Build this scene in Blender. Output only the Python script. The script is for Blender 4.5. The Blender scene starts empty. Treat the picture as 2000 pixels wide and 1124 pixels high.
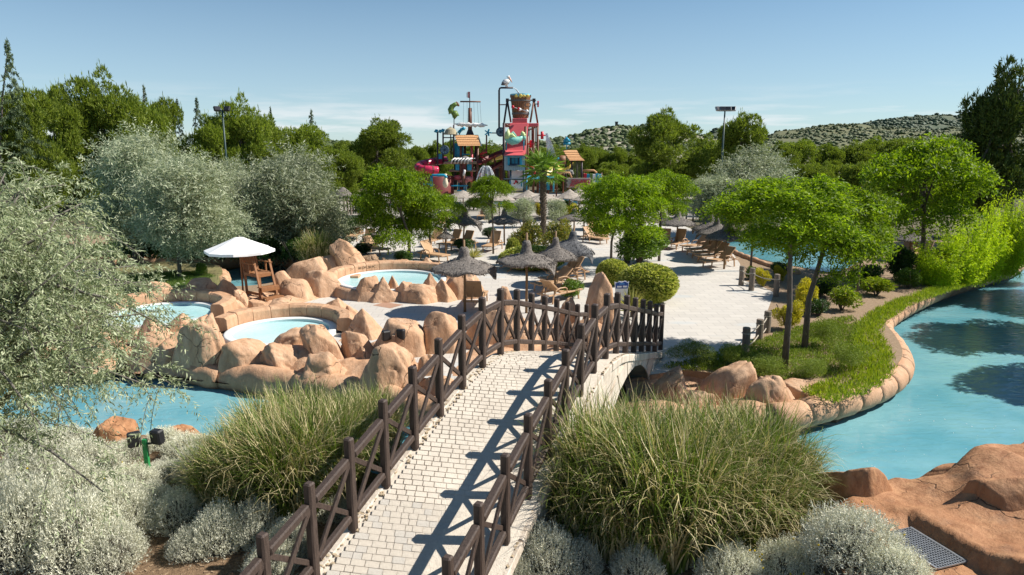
import bpy, bmesh, math, random
import numpy as np
from mathutils import Vector, Matrix, noise as mnoise
R = math.radians
SC = bpy.context.scene
COL = SC.collection
# ---------------------------------------------------------------- camera, sky, sun, exposure
FPX, PITCH, CAMZ = 1333.3, math.atan(272 / 1333.3), 5.9
cam = bpy.data.cameras.new('camera'); cam.lens = 24.0; cam.sensor_width = 36.0; cam.clip_start = .1; cam.clip_end = 20000
cam_ob = bpy.data.objects.new('camera', cam); COL.objects.link(cam_ob)
cam_ob.location = (0, 0, CAMZ); cam_ob.rotation_euler = (math.pi / 2 - PITCH, 0, 0)
SC.camera = cam_ob
SUN_EL, SUN_AZ = R(44), R(5)          # azimuth measured from +X towards +Y
SUN_DIR = Vector((math.cos(SUN_EL) * math.cos(SUN_AZ), math.cos(SUN_EL) * math.sin(SUN_AZ), math.sin(SUN_EL)))
w = bpy.data.worlds.new('World'); SC.world = w; w.use_nodes = True
nt = w.node_tree; nt.nodes.clear()
wo = nt.nodes.new('ShaderNodeOutputWorld'); wb = nt.nodes.new('ShaderNodeBackground')
sky = nt.nodes.new('ShaderNodeTexSky'); sky.sky_type = 'NISHITA'; sky.sun_disc = False
sky.sun_elevation = SUN_EL; sky.sun_rotation = R(90) - SUN_AZ
sky.altitude = 2200; sky.air_density = 1.0; sky.dust_density = 0.05; sky.ozone_density = 3.6
wb.inputs['Strength'].default_value = 0.066
# thin bands of cloud lying low over the whole horizon
tc = nt.nodes.new('ShaderNodeTexCoord'); sep = nt.nodes.new('ShaderNodeSeparateXYZ')
nt.links.new(tc.outputs['Generated'], sep.inputs[0])
mp = nt.nodes.new('ShaderNodeMapping'); mp.inputs['Scale'].default_value = (3.2, 3.2, 34)
nt.links.new(tc.outputs['Generated'], mp.inputs[0])
nz = nt.nodes.new('ShaderNodeTexNoise'); nz.inputs['Scale'].default_value = 1.7; nz.inputs['Detail'].default_value = 7; nz.inputs['Roughness'].default_value = .58
nt.links.new(mp.outputs[0], nz.inputs['Vector'])
cr = nt.nodes.new('ShaderNodeValToRGB'); cr.color_ramp.elements[0].position = .47; cr.color_ramp.elements[1].position = .64
nt.links.new(nz.outputs['Fac'], cr.inputs[0])
er = nt.nodes.new('ShaderNodeValToRGB'); e = er.color_ramp.elements
e[0].position = 0.0; e[0].color = (.9, .9, .9, 1); e[1].position = .085; e[1].color = (0, 0, 0, 1)
m1 = er.color_ramp.elements.new(.03); m1.color = (.85, .85, .85, 1); m2 = er.color_ramp.elements.new(.055); m2.color = (.4, .4, .4, 1)
nt.links.new(sep.outputs['Z'], er.inputs[0])
mul = nt.nodes.new('ShaderNodeMath'); mul.operation = 'MULTIPLY'
nt.links.new(cr.outputs[0], mul.inputs[0]); nt.links.new(er.outputs[0], mul.inputs[1])
hz = nt.nodes.new('ShaderNodeMixRGB'); hz.inputs[2].default_value = (5.3, 6.2, 6.9, 1); hm = nt.nodes.new('ShaderNodeMath'); hm.operation = 'MULTIPLY'; hm.inputs[1].default_value = .62
hr = nt.nodes.new('ShaderNodeMapRange'); hr.inputs['From Min'].default_value = .0; hr.inputs['From Max'].default_value = .26; hr.inputs['To Min'].default_value = 1; hr.inputs['To Max'].default_value = 0; nt.links.new(sep.outputs['Z'], hr.inputs[0])
nt.links.new(hr.outputs[0], hm.inputs[0]); nt.links.new(hm.outputs[0], hz.inputs[0])
tn = nt.nodes.new('ShaderNodeMixRGB'); tn.blend_type = 'MULTIPLY'; tn.inputs[0].default_value = 1; tn.inputs[2].default_value = (.98, 1.16, 1.08, 1); nt.links.new(sky.outputs[0], tn.inputs[1]); nt.links.new(tn.outputs[0], hz.inputs[1])
mix = nt.nodes.new('ShaderNodeMixRGB'); mix.inputs[2].default_value = (8.4, 8.7, 8.9, 1)
nt.links.new(mul.outputs[0], mix.inputs[0]); nt.links.new(hz.outputs[0], mix.inputs[1])
nt.links.new(mix.outputs[0], wb.inputs['Color']); nt.links.new(wb.outputs[0], wo.inputs[0])
sl = bpy.data.lights.new('sun', 'SUN'); sl.energy = 4.8; sl.angle = R(.5); sl.color = (1, .945, .86)
so = bpy.data.objects.new('sun', sl); COL.objects.link(so); so.location = (30, 0, 40)
so.rotation_euler = SUN_DIR.to_track_quat('Z', 'Y').to_euler()
SC.view_settings.view_transform = 'Standard'; SC.view_settings.look = 'None'
SC.view_settings.gamma = 1; SC.view_settings.use_curve_mapping = False; SC.view_settings.exposure = 0.70
SC.cycles.max_bounces = 6; SC.cycles.transparent_max_bounces = 8; SC.cycles.diffuse_bounces = 4

# ---------------------------------------------------------------- picture plane -> world helpers
cp, sp = math.cos(PITCH), math.sin(PITCH)
def ray(px, py):
    u = (px - 1000) / FPX; v = (562 - py) / FPX
    return Vector((u, cp + v * sp, -sp + v * cp))
def at(px, py, z=0.0):                      # point of the ground plane z seen at that spot of the photograph
    r = ray(px, py); t = (z - CAMZ) / r.z
    return Vector((r.x * t, r.y * t, z))
def atY(px, py, Y):                         # point standing at ground distance Y
    r = ray(px, py); t = Y / r.y
    return Vector((r.x * t, Y, CAMZ + r.z * t))
def ppm(Y, z=0.0):                          # photograph pixels per metre at that distance
    return FPX / (Y * cp + (CAMZ - z) * sp)

# ---------------------------------------------------------------- materials
MATS = {}
def _m(name):
    m = bpy.data.materials.new(name); m.use_nodes = True
    n = m.node_tree.nodes; b = n['Principled BSDF']; MATS[name] = m
    return m, n, m.node_tree.links, b
NB = -.55                                  # height of the near bank
def rgb(c): return (c[0], c[1], c[2], 1)
def plain(name, col, rough=.6, var=.12, scale=3.0, bump=0.0, bscale=40.0, metal=0.0, spec=.4, stretch=(1, 1, 1), col2=None):
    m, n, l, b = _m(name)
    b.inputs['Roughness'].default_value = rough; b.inputs['Metallic'].default_value = metal
    b.inputs['Specular IOR Level'].default_value = spec
    t = n.new('ShaderNodeTexCoord'); mpn = n.new('ShaderNodeMapping'); mpn.inputs['Scale'].default_value = stretch
    l.new(t.outputs['Object'], mpn.inputs[0])
    z = n.new('ShaderNodeTexNoise'); z.inputs['Scale'].default_value = scale; z.inputs['Detail'].default_value = 6; z.inputs['Roughness'].default_value = .65
    l.new(mpn.outputs[0], z.inputs['Vector'])
    r = n.new('ShaderNodeValToRGB'); r.color_ramp.elements[0].position = .3; r.color_ramp.elements[1].position = .72
    lo = [max(0, c * (1 - var)) for c in col] if col2 is None else col
    hi = [min(1, c * (1 + var)) for c in col] if col2 is None else col2
    r.color_ramp.elements[0].color = rgb(lo); r.color_ramp.elements[1].color = rgb(hi)
    l.new(z.outputs['Fac'], r.inputs[0]); l.new(r.outputs[0], b.inputs['Base Color'])
    if bump:
        z2 = n.new('ShaderNodeTexNoise'); z2.inputs['Scale'].default_value = bscale; z2.inputs['Detail'].default_value = 5
        l.new(mpn.outputs[0], z2.inputs['Vector'])
        bp = n.new('ShaderNodeBump'); bp.inputs['Strength'].default_value = bump; bp.inputs['Distance'].default_value = .02
        l.new(z2.outputs['Fac'], bp.inputs['Height']); l.new(bp.outputs[0], b.inputs['Normal'])
    return m
def leafmat(name, lo, hi, trans=.35, rough=.55, spec=.25, tcol=None):
    """each leaf island gets its own tint between lo and hi; part of the light goes through"""
    m, n, l, b = _m(name)
    g = n.new('ShaderNodeNewGeometry'); r = n.new('ShaderNodeValToRGB')
    r.color_ramp.elements[0].color = rgb(lo); r.color_ramp.elements[1].color = rgb(hi)
    oi = n.new('ShaderNodeObjectInfo'); hs = n.new('ShaderNodeHueSaturation')
    l.new(g.outputs['Random Per Island'], r.inputs[0])
    mr = n.new('ShaderNodeMapRange'); mr.inputs['To Min'].default_value = .82; mr.inputs['To Max'].default_value = 1.15
    l.new(oi.outputs['Random'], mr.inputs[0]); l.new(mr.outputs[0], hs.inputs['Value']); l.new(r.outputs[0], hs.inputs['Color'])
    l.new(hs.outputs[0], b.inputs['Base Color']); b.inputs['Roughness'].default_value = rough; b.inputs['Specular IOR Level'].default_value = spec
    if trans:
        tr = n.new('ShaderNodeBsdfTranslucent'); mx = n.new('ShaderNodeMixShader'); mx.inputs[0].default_value = trans
        gm = n.new('ShaderNodeMixRGB'); gm.blend_type = 'MULTIPLY'; gm.inputs[0].default_value = 1; gm.inputs[2].default_value = rgb(tcol or (1.25, 1.3, .7))
        l.new(hs.outputs[0], gm.inputs[1]); l.new(gm.outputs[0], tr.inputs[0])
        l.new(b.outputs[0], mx.inputs[1]); l.new(tr.outputs[0], mx.inputs[2]); l.new(mx.outputs[0], n['Material Output'].inputs[0])
    return m
def rockmat(name, c1, c2, c3, crack=1.0, scale=1.0):
    """painted concrete rock: streaked ochre and rust, fine cracks, weather stains"""
    m, n, l, b = _m(name)
    t = n.new('ShaderNodeTexCoord'); oi = n.new('ShaderNodeObjectInfo'); ad = n.new('ShaderNodeVectorMath'); ad.operation = 'ADD'
    sc = n.new('ShaderNodeVectorMath'); sc.operation = 'SCALE'; sc.inputs['Scale'].default_value = 37
    cmb = n.new('ShaderNodeCombineXYZ')
    for i in range(3): l.new(oi.outputs['Random'], cmb.inputs[i])
    l.new(cmb.outputs[0], sc.inputs[0]); l.new(t.outputs['Object'], ad.inputs[0]); l.new(sc.outputs[0], ad.inputs[1])
    def nz(s, d=6, rg=.6, vec=None):
        k = n.new('ShaderNodeTexNoise'); k.inputs['Scale'].default_value = s * scale; k.inputs['Detail'].default_value = d; k.inputs['Roughness'].default_value = rg
        l.new(vec or ad.outputs[0], k.inputs['Vector']); return k
    big = nz(.9, 4); wv = n.new('ShaderNodeMapping'); wv.inputs['Scale'].default_value = (1.3, 1.3, .5); wv.inputs['Rotation'].default_value = (.5, .35, .2)
    l.new(ad.outputs[0], wv.inputs[0]); st = nz(3.2, 8, .7, wv.outputs[0])
    r1 = n.new('ShaderNodeValToRGB'); r1.color_ramp.elements[0].position = .33; r1.color_ramp.elements[1].position = .66
    r1.color_ramp.elements[0].color = rgb(c1); r1.color_ramp.elements[1].color = rgb(c2)
    l.new(st.outputs['Fac'], r1.inputs[0])
    r2 = n.new('ShaderNodeValToRGB'); r2.color_ramp.elements[0].position = .42; r2.color_ramp.elements[1].position = .68
    l.new(big.outputs['Fac'], r2.inputs[0])
    mx = n.new('ShaderNodeMixRGB'); mx.inputs[2].default_value = rgb(c3)
    fm = n.new('ShaderNodeMath'); fm.operation = 'MULTIPLY'; fm.inputs[1].default_value = .75
    l.new(r2.outputs[0], fm.inputs[0]); l.new(fm.outputs[0], mx.inputs[0]); l.new(r1.outputs[0], mx.inputs[1])
    # dark weathering patches
    wz = nz(1.7, 9, .72); r3 = n.new('ShaderNodeValToRGB'); r3.color_ramp.elements[0].position = .54; r3.color_ramp.elements[1].position = .8
    l.new(wz.outputs['Fac'], r3.inputs[0]); fm2 = n.new('ShaderNodeMath'); fm2.operation = 'MULTIPLY'; fm2.inputs[1].default_value = .6
    l.new(r3.outputs[0], fm2.inputs[0])
    mx2 = n.new('ShaderNodeMixRGB'); mx2.inputs[2].default_value = (.13, .10, .075, 1); l.new(fm2.outputs[0], mx2.inputs[0]); l.new(mx.outputs[0], mx2.inputs[1])
    # cracks
    dv = n.new('ShaderNodeVectorMath'); dv.operation = 'ADD'; dn = nz(2.0, 3)
    ds = n.new('ShaderNodeVectorMath'); ds.operation = 'SCALE'; ds.inputs['Scale'].default_value = .55
    l.new(dn.outputs['Color'], ds.inputs[0]); l.new(ad.outputs[0], dv.inputs[0]); l.new(ds.outputs[0], dv.inputs[1])
    vo = n.new('ShaderNodeTexVoronoi'); vo.feature = 'DISTANCE_TO_EDGE'; vo.inputs['Scale'].default_value = .85 * scale
    l.new(dv.outputs[0], vo.inputs['Vector'])
    cr_ = n.new('ShaderNodeValToRGB'); cr_.color_ramp.elements[0].position = 0; cr_.color_ramp.elements[1].position = .012
    cr_.color_ramp.elements[0].color = (.0, .0, .0, 1); l.new(vo.outputs['Distance'], cr_.inputs[0])
    gate = nz(.7, 2); gr = n.new('ShaderNodeValToRGB'); gr.color_ramp.elements[0].position = .50; gr.color_ramp.elements[1].position = .60
    gr.color_ramp.elements[0].color = (1, 1, 1, 1); gr.color_ramp.elements[1].color = (.15, .15, .15, 1); l.new(gate.outputs['Fac'], gr.inputs[0])
    mxg = n.new('ShaderNodeMath'); mxg.operation = 'MAXIMUM'; l.new(cr_.outputs[0], mxg.inputs[0]); l.new(gr.outputs[0], mxg.inputs[1])
    mx3 = n.new('ShaderNodeMixRGB'); mx3.blend_type = 'MIX'; mx3.inputs[1].default_value = (.12, .065, .035, 1)
    l.new(mxg.outputs[0], mx3.inputs[0]); l.new(mx2.outputs[0], mx3.inputs[2]); l.new(mx3.outputs[0], b.inputs['Base Color'])
    fine = nz(14, 8, .7); addh = n.new('ShaderNodeMath'); addh.operation = 'MULTIPLY_ADD'; addh.inputs[1].default_value = .25
    l.new(fine.outputs['Fac'], addh.inputs[0]); sm = n.new('ShaderNodeMath'); sm.operation = 'ADD'
    l.new(st.outputs['Fac'], sm.inputs[0]); ml = n.new('ShaderNodeMath'); ml.operation = 'MULTIPLY'; ml.inputs[1].default_value = crack
    l.new(mxg.outputs[0], ml.inputs[0]); l.new(ml.outputs[0], sm.inputs[1]); l.new(sm.outputs[0], addh.inputs[2])
    bp = n.new('ShaderNodeBump'); bp.inputs['Strength'].default_value = .85; bp.inputs['Distance'].default_value = .05
    l.new(addh.outputs[0], bp.inputs['Height']); l.new(bp.outputs[0], b.inputs['Normal'])
    b.inputs['Roughness'].default_value = .72; b.inputs['Specular IOR Level'].default_value = .3
    return m
def watermat(name, col, col2, rough=.04, wave=1.0, wscale=1.0):
    m, n, l, b = _m(name)
    t = n.new('ShaderNodeTexCoord')
    z = n.new('ShaderNodeTexNoise'); z.inputs['Scale'].default_value = .45; z.inputs['Detail'].default_value = 4
    l.new(t.outputs['Object'], z.inputs['Vector']); r = n.new('ShaderNodeValToRGB')
    r.color_ramp.elements[0].position = .35; r.color_ramp.elements[1].position = .65
    r.color_ramp.elements[0].color = rgb(col); r.color_ramp.elements[1].color = rgb(col2); l.new(z.outputs['Fac'], r.inputs[0])
    l.new(r.outputs[0], b.inputs['Base Color']); b.inputs['Roughness'].default_value = rough; b.inputs['IOR'].default_value = 1.33
    mpn = n.new('ShaderNodeMapping'); mpn.inputs['Scale'].default_value = (.8, 1.8, 1); mpn.inputs['Rotation'].default_value = (0, 0, .25)
    l.new(t.outputs['Object'], mpn.inputs[0])
    w1 = n.new('ShaderNodeTexNoise'); w1.inputs['Scale'].default_value = 2.6 * wscale; w1.inputs['Detail'].default_value = 4; w1.inputs['Distortion'].default_value = .6
    l.new(mpn.outputs[0], w1.inputs['Vector'])
    bp = n.new('ShaderNodeBump'); bp.inputs['Strength'].default_value = .34 * wave; bp.inputs['Distance'].default_value = .08
    l.new(w1.outputs['Fac'], bp.inputs['Height']); l.new(bp.outputs[0], b.inputs['Normal'])
    return m
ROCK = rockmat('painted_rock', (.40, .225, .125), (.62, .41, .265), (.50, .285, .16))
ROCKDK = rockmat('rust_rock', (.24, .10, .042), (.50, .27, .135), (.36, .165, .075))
ROCKPEB = rockmat('pebbled_rock', (.20, .13, .08), (.42, .28, .17), (.25, .17, .11), scale=2.6)
CURB = rockmat('curb_rock', (.42, .235, .13), (.58, .37, .23), (.5, .28, .16), crack=.3)
TRAV = plain('travertine', (.42, .34, .26), .8, .22, 4, .7, 26, stretch=(1, 1, .3), col2=(.72, .64, .54))
PAVER = plain('pale_paver', (.50, .44, .365), .8, .12, 2.2, .5, 60, col2=(.62, .555, .465))
PAVERB = plain('grey_paver', (.46, .415, .355), .8, .12, 9, .5, 60, col2=(.57, .53, .47))
MORTAR = plain('pale_mortar', (.55, .485, .40), .9, .15, 14, .5, 50)
WOODDK = plain('dark_stained_wood', (.034, .022, .017), .55, .3, 5, .45, 30, stretch=(7, 7, 1), col2=(.095, .064, .050))
WOOD = plain('teak_wood', (.26, .115, .045), .55, .25, 4, .3, 30, stretch=(8, 8, 1))
WOODGR = plain('grey_timber', (.13, .10, .08), .8, .35, 5, .5, 30, stretch=(8, 8, 1), col2=(.27, .22, .17))
POLEW = plain('pole_timber', (.20, .12, .06), .7, .3, 5, .3, 30, stretch=(6, 6, .6))
SLING = plain('tan_sling', (.44, .27, .145), .75, .08, 20, .2, 200)
FRAMEM = plain('tan_frame', (.46, .285, .16), .45, .08, 6)
THATCH = plain('dark_thatch', (.042, .036, .032), .95, .4, 15, 1.0, 60, col2=(.285, .25, .22))
THATCHB = plain('black_thatch', (.02, .021, .025), .9, .4, 12, 1.0, 30, col2=(.17, .17, .175))
STRAW = plain('bleached_straw', (.20, .17, .14), .95, .25, 5, .8, 50, col2=(.47, .41, .345))
WHITEFAB = plain('white_canvas', (.84, .84, .84), .7, .02, 3)
BLACKPL = plain('black_plastic', (.018, .018, .02), .5, .2, 8)
GREENPNT = plain('green_paint', (.02, .24, .07), .45, .1, 8)
MULCH = plain('bark_mulch', (.085, .05, .028), .95, .4, 30, 1.0, 60, col2=(.30, .20, .115))
SOIL = plain('dry_soil', (.21, .14, .085), .95, .3, 8, .9, 40, col2=(.33, .235, .15))
TERRAIN = plain('dry_scrub_ground', (.10, .085, .045), .95, .3, .02, 0)
WATER = watermat('lagoon_water_blue', (.095, .285, .345), (.18, .375, .415))
WATERD = watermat('river_water_blue', (.05, .27, .43), (.08, .31, .46))
POOLW = watermat('spa_water', (.36, .62, .63), (.50, .71, .71), wave=.6, wscale=2)
POOLT = plain('white_pool_tile', (.70, .72, .70), .35, .05, 10)
POOLBLUE = plain('pale_mosaic', (.45, .60, .60), .3, .08, 30)
BARK = plain('grey_bark', (.07, .055, .045), .9, .35, 8, .8, 30, stretch=(3, 3, .6), col2=(.17, .14, .115))
BARKPALE = plain('pale_bark', (.16, .145, .12), .9, .3, 8, .8, 30, stretch=(3, 3, .6))
PALMB = plain('palm_bark', (.055, .042, .03), .95, .4, 14, 1, 30, col2=(.15, .115, .085))
STEEL = plain('green_grey_steel', (.035, .065, .06), .45, .15, 4)
GALV = plain('galvanised_steel', (.35, .36, .37), .4, .15, 8, metal=.6)
# foliage
L_ROB = leafmat('robinia_leaf', (.065, .135, .004), (.27, .37, .016), .5)
L_OLV = leafmat('silver_leaf', (.20, .255, .125), (.55, .58, .38), .32, tcol=(1.1, 1.15, .8))
L_OLD = leafmat('grey_silver_leaf', (.17, .21, .12), (.48, .50, .35), .32, tcol=(1.1, 1.15, .85))
L_PINE = leafmat('pine_needle', (.085, .14, .014), (.29, .345, .05), .40)
L_PIND = leafmat('dark_pine_needle', (.03, .055, .010), (.11, .14, .022), .2)
L_CED = leafmat('cedar_needle', (.055, .09, .04), (.19, .24, .12), .15)
L_PALM = leafmat('palm_leaf', (.06, .14, .012), (.22, .34, .03), .3)
L_BAM = leafmat('bamboo_leaf', (.24, .37, .008), (.52, .62, .03), .5)
L_YEL = leafmat('golden_leaf', (.28, .27, .01), (.66, .55, .05), .35)
L_VAR = leafmat('variegated_leaf', (.13, .20, .015), (.72, .70, .20), .35)
L_GRN = leafmat('glossy_green_leaf', (.055, .12, .010), (.18, .28, .024), .3, .4, .5)
L_PHO = leafmat('red_tipped_leaf', (.08, .15, .014), (.34, .26, .06), .35, .4, .5)
L_DKG = leafmat('dark_green_leaf', (.015, .045, .008), (.06, .12, .018), .25, .4, .4)
L_ART = leafmat('grey_santolina_leaf', (.46, .47, .35), (.88, .86, .72), .18, .8, .1, (1, 1, .9))
L_GRS = leafmat('reed_green_blade', (.055, .10, .014), (.21, .275, .055), .35)
L_STR = leafmat('straw_blade', (.36, .30, .14), (.68, .58, .34), .25)
L_CVR = leafmat('ground_cover_leaf', (.11, .19, .008), (.40, .46, .03), .35)
L_THY = leafmat('thyme_leaf', (.085, .135, .013), (.25, .31, .045), .3)
L_YUC = leafmat('yucca_leaf', (.10, .13, .02), (.52, .46, .16), .25)
L_FLW = leafmat('yellow_flower', (.6, .4, .01), (.8, .6, .03), .2)

# ---------------------------------------------------------------- mesh helpers
class MB:
    def __init__(s): s.v = []; s.f = []
    def add(s, vs, fs):
        o = len(s.v); s.v += [tuple(x) for x in vs]; s.f += [tuple(i + o for i in f) for f in fs]; return s
    def box(s, c, d, rz=0, M=None):
        x, y, z = d[0] / 2, d[1] / 2, d[2] / 2; c = Vector(c)
        q = Matrix.Rotation(rz, 3, 'Z') if M is None else M
        vs = [c + q @ Vector(p) for p in ((-x, -y, -z), (x, -y, -z), (x, y, -z), (-x, y, -z), (-x, -y, z), (x, -y, z), (x, y, z), (-x, y, z))]
        return s.add(vs, [(0, 3, 2, 1), (4, 5, 6, 7), (0, 1, 5, 4), (1, 2, 6, 5), (2, 3, 7, 6), (3, 0, 4, 7)])
    def bar(s, a, b, w, h=None, up=(0, 0, 1)):
        a, b = Vector(a), Vector(b); h = h or w; d = (b - a); L = d.length; d.normalize(); up = Vector(up)
        if abs(d.dot(up)) > .98: up = Vector((0, 1, 0))
        x = d.cross(up).normalized(); y = x.cross(d)
        M = Matrix((x, d, y)).transposed()
        return s.box((a + b) / 2, (w, L, h), M=M)
    def tube(s, pts, r, n=8, cap=True):
        pts = [Vector(p) for p in pts]; rs = r if isinstance(r, (list, tuple)) else [r] * len(pts)
        o = len(s.v); ref = Vector((.3, .2, .93)); vs = []; k = len(pts)
        for i, p in enumerate(pts):
            d = (pts[min(i + 1, k - 1)] - pts[max(i - 1, 0)]).normalized()
            if abs(d.dot(ref)) > .97: ref = Vector((1, .1, 0))
            x = d.cross(ref).normalized(); y = d.cross(x)
            for j in range(n):
                a = 2 * math.pi * j / n; vs.append(p + (x * math.cos(a) + y * math.sin(a)) * rs[i])
        fs = [(i * n + j, i * n + (j + 1) % n, (i + 1) * n + (j + 1) % n, (i + 1) * n + j) for i in range(k - 1) for j in range(n)]
        if cap: fs += [tuple(range(n - 1, -1, -1)), tuple((k - 1) * n + j for j in range(n))]
        return s.add(vs, fs)
    def lathe(s, prof, n=24, c=(0, 0, 0), cap=False):
        c = Vector(c); vs = []
        for r, z in prof:
            for j in range(n):
                a = 2 * math.pi * j / n; vs.append(c + Vector((r * math.cos(a), r * math.sin(a), z)))
        k = len(prof)
        fs = [(i * n + j, i * n + (j + 1) % n, (i + 1) * n + (j + 1) % n, (i + 1) * n + j) for i in range(k - 1) for j in range(n)]
        if cap: fs += [tuple(range(n - 1, -1, -1)), tuple((k - 1) * n + j for j in range(n))]
        return s.add(vs, fs)
    def prism(s, poly, z0, z1):
        n = len(poly)
        vs = [(p[0], p[1], z0) for p in poly] + [(p[0], p[1], z1) for p in poly]
        fs = [tuple(range(n - 1, -1, -1)), tuple(range(n, 2 * n))] + [(i, (i + 1) % n, n + (i + 1) % n, n + i) for i in range(n)]
        return s.add(vs, fs)
    def plate(s, poly, O, X, Y, t):          # extruded outline in a plane given by origin, two axes
        O, X, Y = Vector(O), Vector(X).normalized(), Vector(Y).normalized(); N = X.cross(Y) * t / 2; n = len(poly)
        vs = [O + X * p[0] + Y * p[1] - N for p in poly] + [O + X * p[0] + Y * p[1] + N for p in poly]
        fs = [tuple(range(n - 1, -1, -1)), tuple(range(n, 2 * n))] + [(i, (i + 1) % n, n + (i + 1) % n, n + i) for i in range(n)]
        return s.add(vs, fs)
    def ball(s, c, r, n=10, m=6):
        r = r if isinstance(r, (tuple, list)) else (r, r, r); c = Vector(c)
        vs = [c + Vector((0, 0, -r[2]))]
        for i in range(1, m):
            t = math.pi * i / m - math.pi / 2
            for j in range(n):
                a = 2 * math.pi * j / n; vs.append(c + Vector((r[0] * math.cos(t) * math.cos(a), r[1] * math.cos(t) * math.sin(a), r[2] * math.sin(t))))
        vs.append(c + Vector((0, 0, r[2]))); e = len(vs) - 1
        fs = [(0, 1 + (j + 1) % n, 1 + j) for j in range(n)]
        for i in range(m - 2):
            for j in range(n): fs.append((1 + i * n + j, 1 + i * n + (j + 1) % n, 1 + (i + 1) * n + (j + 1) % n, 1 + (i + 1) * n + j))
        fs += [(e, 1 + (m - 2) * n + j, 1 + (m - 2) * n + (j + 1) % n) for j in range(n)]
        return s.add(vs, fs)
    def mesh(s, name, mat, smooth=False, bevel=0):
        me = bpy.data.meshes.new(name); me.from_pydata(s.v, [], s.f); me.validate()
        bm = bmesh.new(); bm.from_mesh(me); bmesh.ops.recalc_face_normals(bm, faces=bm.faces)
        if bevel: bmesh.ops.bevel(bm, geom=[e for e in bm.edges if len(e.link_faces) == 2 and e.calc_face_angle(0) > .5], offset=bevel, segments=1, affect='EDGES', clamp_overlap=True)
        bm.to_mesh(me); bm.free()
        if smooth: me.polygons.foreach_set('use_smooth', [True] * len(me.polygons))
        me.materials.append(mat); return me
    def obj(s, name, mat, parent=None, smooth=False, bevel=0):
        return link(name, s.mesh(name, mat, smooth, bevel), parent)
def link(name, me, parent=None, loc=None, rz=None, sc=None):
    o = bpy.data.objects.new(name, me); COL.objects.link(o); o.parent = parent
    if loc is not None: o.location = loc
    if rz is not None: o.rotation_euler = (0, 0, rz)
    if sc is not None: o.scale = sc if isinstance(sc, (tuple, list, Vector)) else (sc, sc, sc)
    return o
def tag(o, label, cat, group=None, kind=None):
    o['label'] = label; o['category'] = cat
    if group: o['group'] = group
    if kind: o['kind'] = kind
    return o
def struct(o): o['kind'] = 'structure'; return o
def stuff(o, label=None):
    o['kind'] = 'stuff'
    return o
def empty(name, loc=(0, 0, 0), rz=0, sc=1):
    o = bpy.data.objects.new(name, None); COL.objects.link(o); o.location = loc; o.rotation_euler = (0, 0, rz); o.scale = (sc, sc, sc); o.empty_display_size = .2
    return o
def copytree(o, parent=None):
    c = o.copy(); COL.objects.link(c)
    if parent is not None: c.parent = parent
    for ch in list(o.children): copytree(ch, c)
    return c
def npmesh(name, V, Fq, mat):
    V = np.asarray(V, np.float32); Fq = np.asarray(Fq, np.int32); k = Fq.shape[1]
    me = bpy.data.meshes.new(name); me.vertices.add(len(V)); me.vertices.foreach_set('co', V.ravel())
    me.loops.add(Fq.size); me.loops.foreach_set('vertex_index', Fq.ravel())
    me.polygons.add(len(Fq)); me.polygons.foreach_set('loop_start', np.arange(0, Fq.size, k, dtype=np.int32))
    me.update(calc_edges=True); me.materials.append(mat); return me
def leaves(name, C, D, L, W, mat, rng, bend=0.0):
    """one rhomb leaf per row: base C, direction D, length L, width W"""
    C = np.asarray(C, float); D = np.asarray(D, float); n = len(C)
    D = D / (np.linalg.norm(D, axis=1, keepdims=True) + 1e-9)
    S = np.cross(D, rng.normal(size=(n, 3))); S /= (np.linalg.norm(S, axis=1, keepdims=True) + 1e-9)
    L = np.broadcast_to(np.asarray(L, float).reshape(-1, 1), (n, 1)); W = np.broadcast_to(np.asarray(W, float).reshape(-1, 1), (n, 1))
    mid = C + D * L * .45; tip = C + D * L
    if bend: tip = tip - np.array([0, 0, bend]) * L
    V = np.stack([C, mid + S * W / 2, tip, mid - S * W / 2], 1).reshape(-1, 3)
    F = np.arange(4 * n).reshape(-1, 4)
    return npmesh(name, V, F, mat)
def unit(rng, n):
    d = rng.normal(size=(n, 3)); return d / np.linalg.norm(d, axis=1, keepdims=True)
# ================================================================ setting: ground, lands, water
WZ = -0.85
def smooth_path(pts, n=6):
    """Catmull-Rom through the points"""
    pts = [Vector(p) for p in pts]; out = []
    P = [pts[0] * 2 - pts[1]] + pts + [pts[-1] * 2 - pts[-2]]
    for i in range(1, len(P) - 2):
        for j in range(n):
            t = j / n; a, b, c, d = P[i - 1], P[i], P[i + 1], P[i + 2]
            out.append(.5 * ((2 * b) + (c - a) * t + (2 * a - 5 * b + 4 * c - d) * t * t + (3 * b - a - 3 * c + d) * t ** 3))
    out.append(pts[-1]); return out
BX, BY0, BY1 = 46, 1.0, 47.0
mb = MB(); G = 6000
for x0, x1, y0, y1 in ((-G, -BX, -60, G), (BX, G, -60, G), (-BX, BX, -60, BY0), (-BX, BX, BY1, G)):
    mb.add([(x0, y0, 0), (x1, y0, 0), (x1, y1, 0), (x0, y1, 0)], [(0, 1, 2, 3)])
struct(mb.obj('terrain', TERRAIN))
mb = MB(); mb.add([(-BX, BY0, -1.9), (BX, BY0, -1.9), (BX, BY1, -1.9), (-BX, BY1, -1.9)], [(0, 1, 2, 3)])
struct(mb.obj('lagoon_floor', plain('pool_floor_blue', (.25, .5, .6), .6)))
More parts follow.
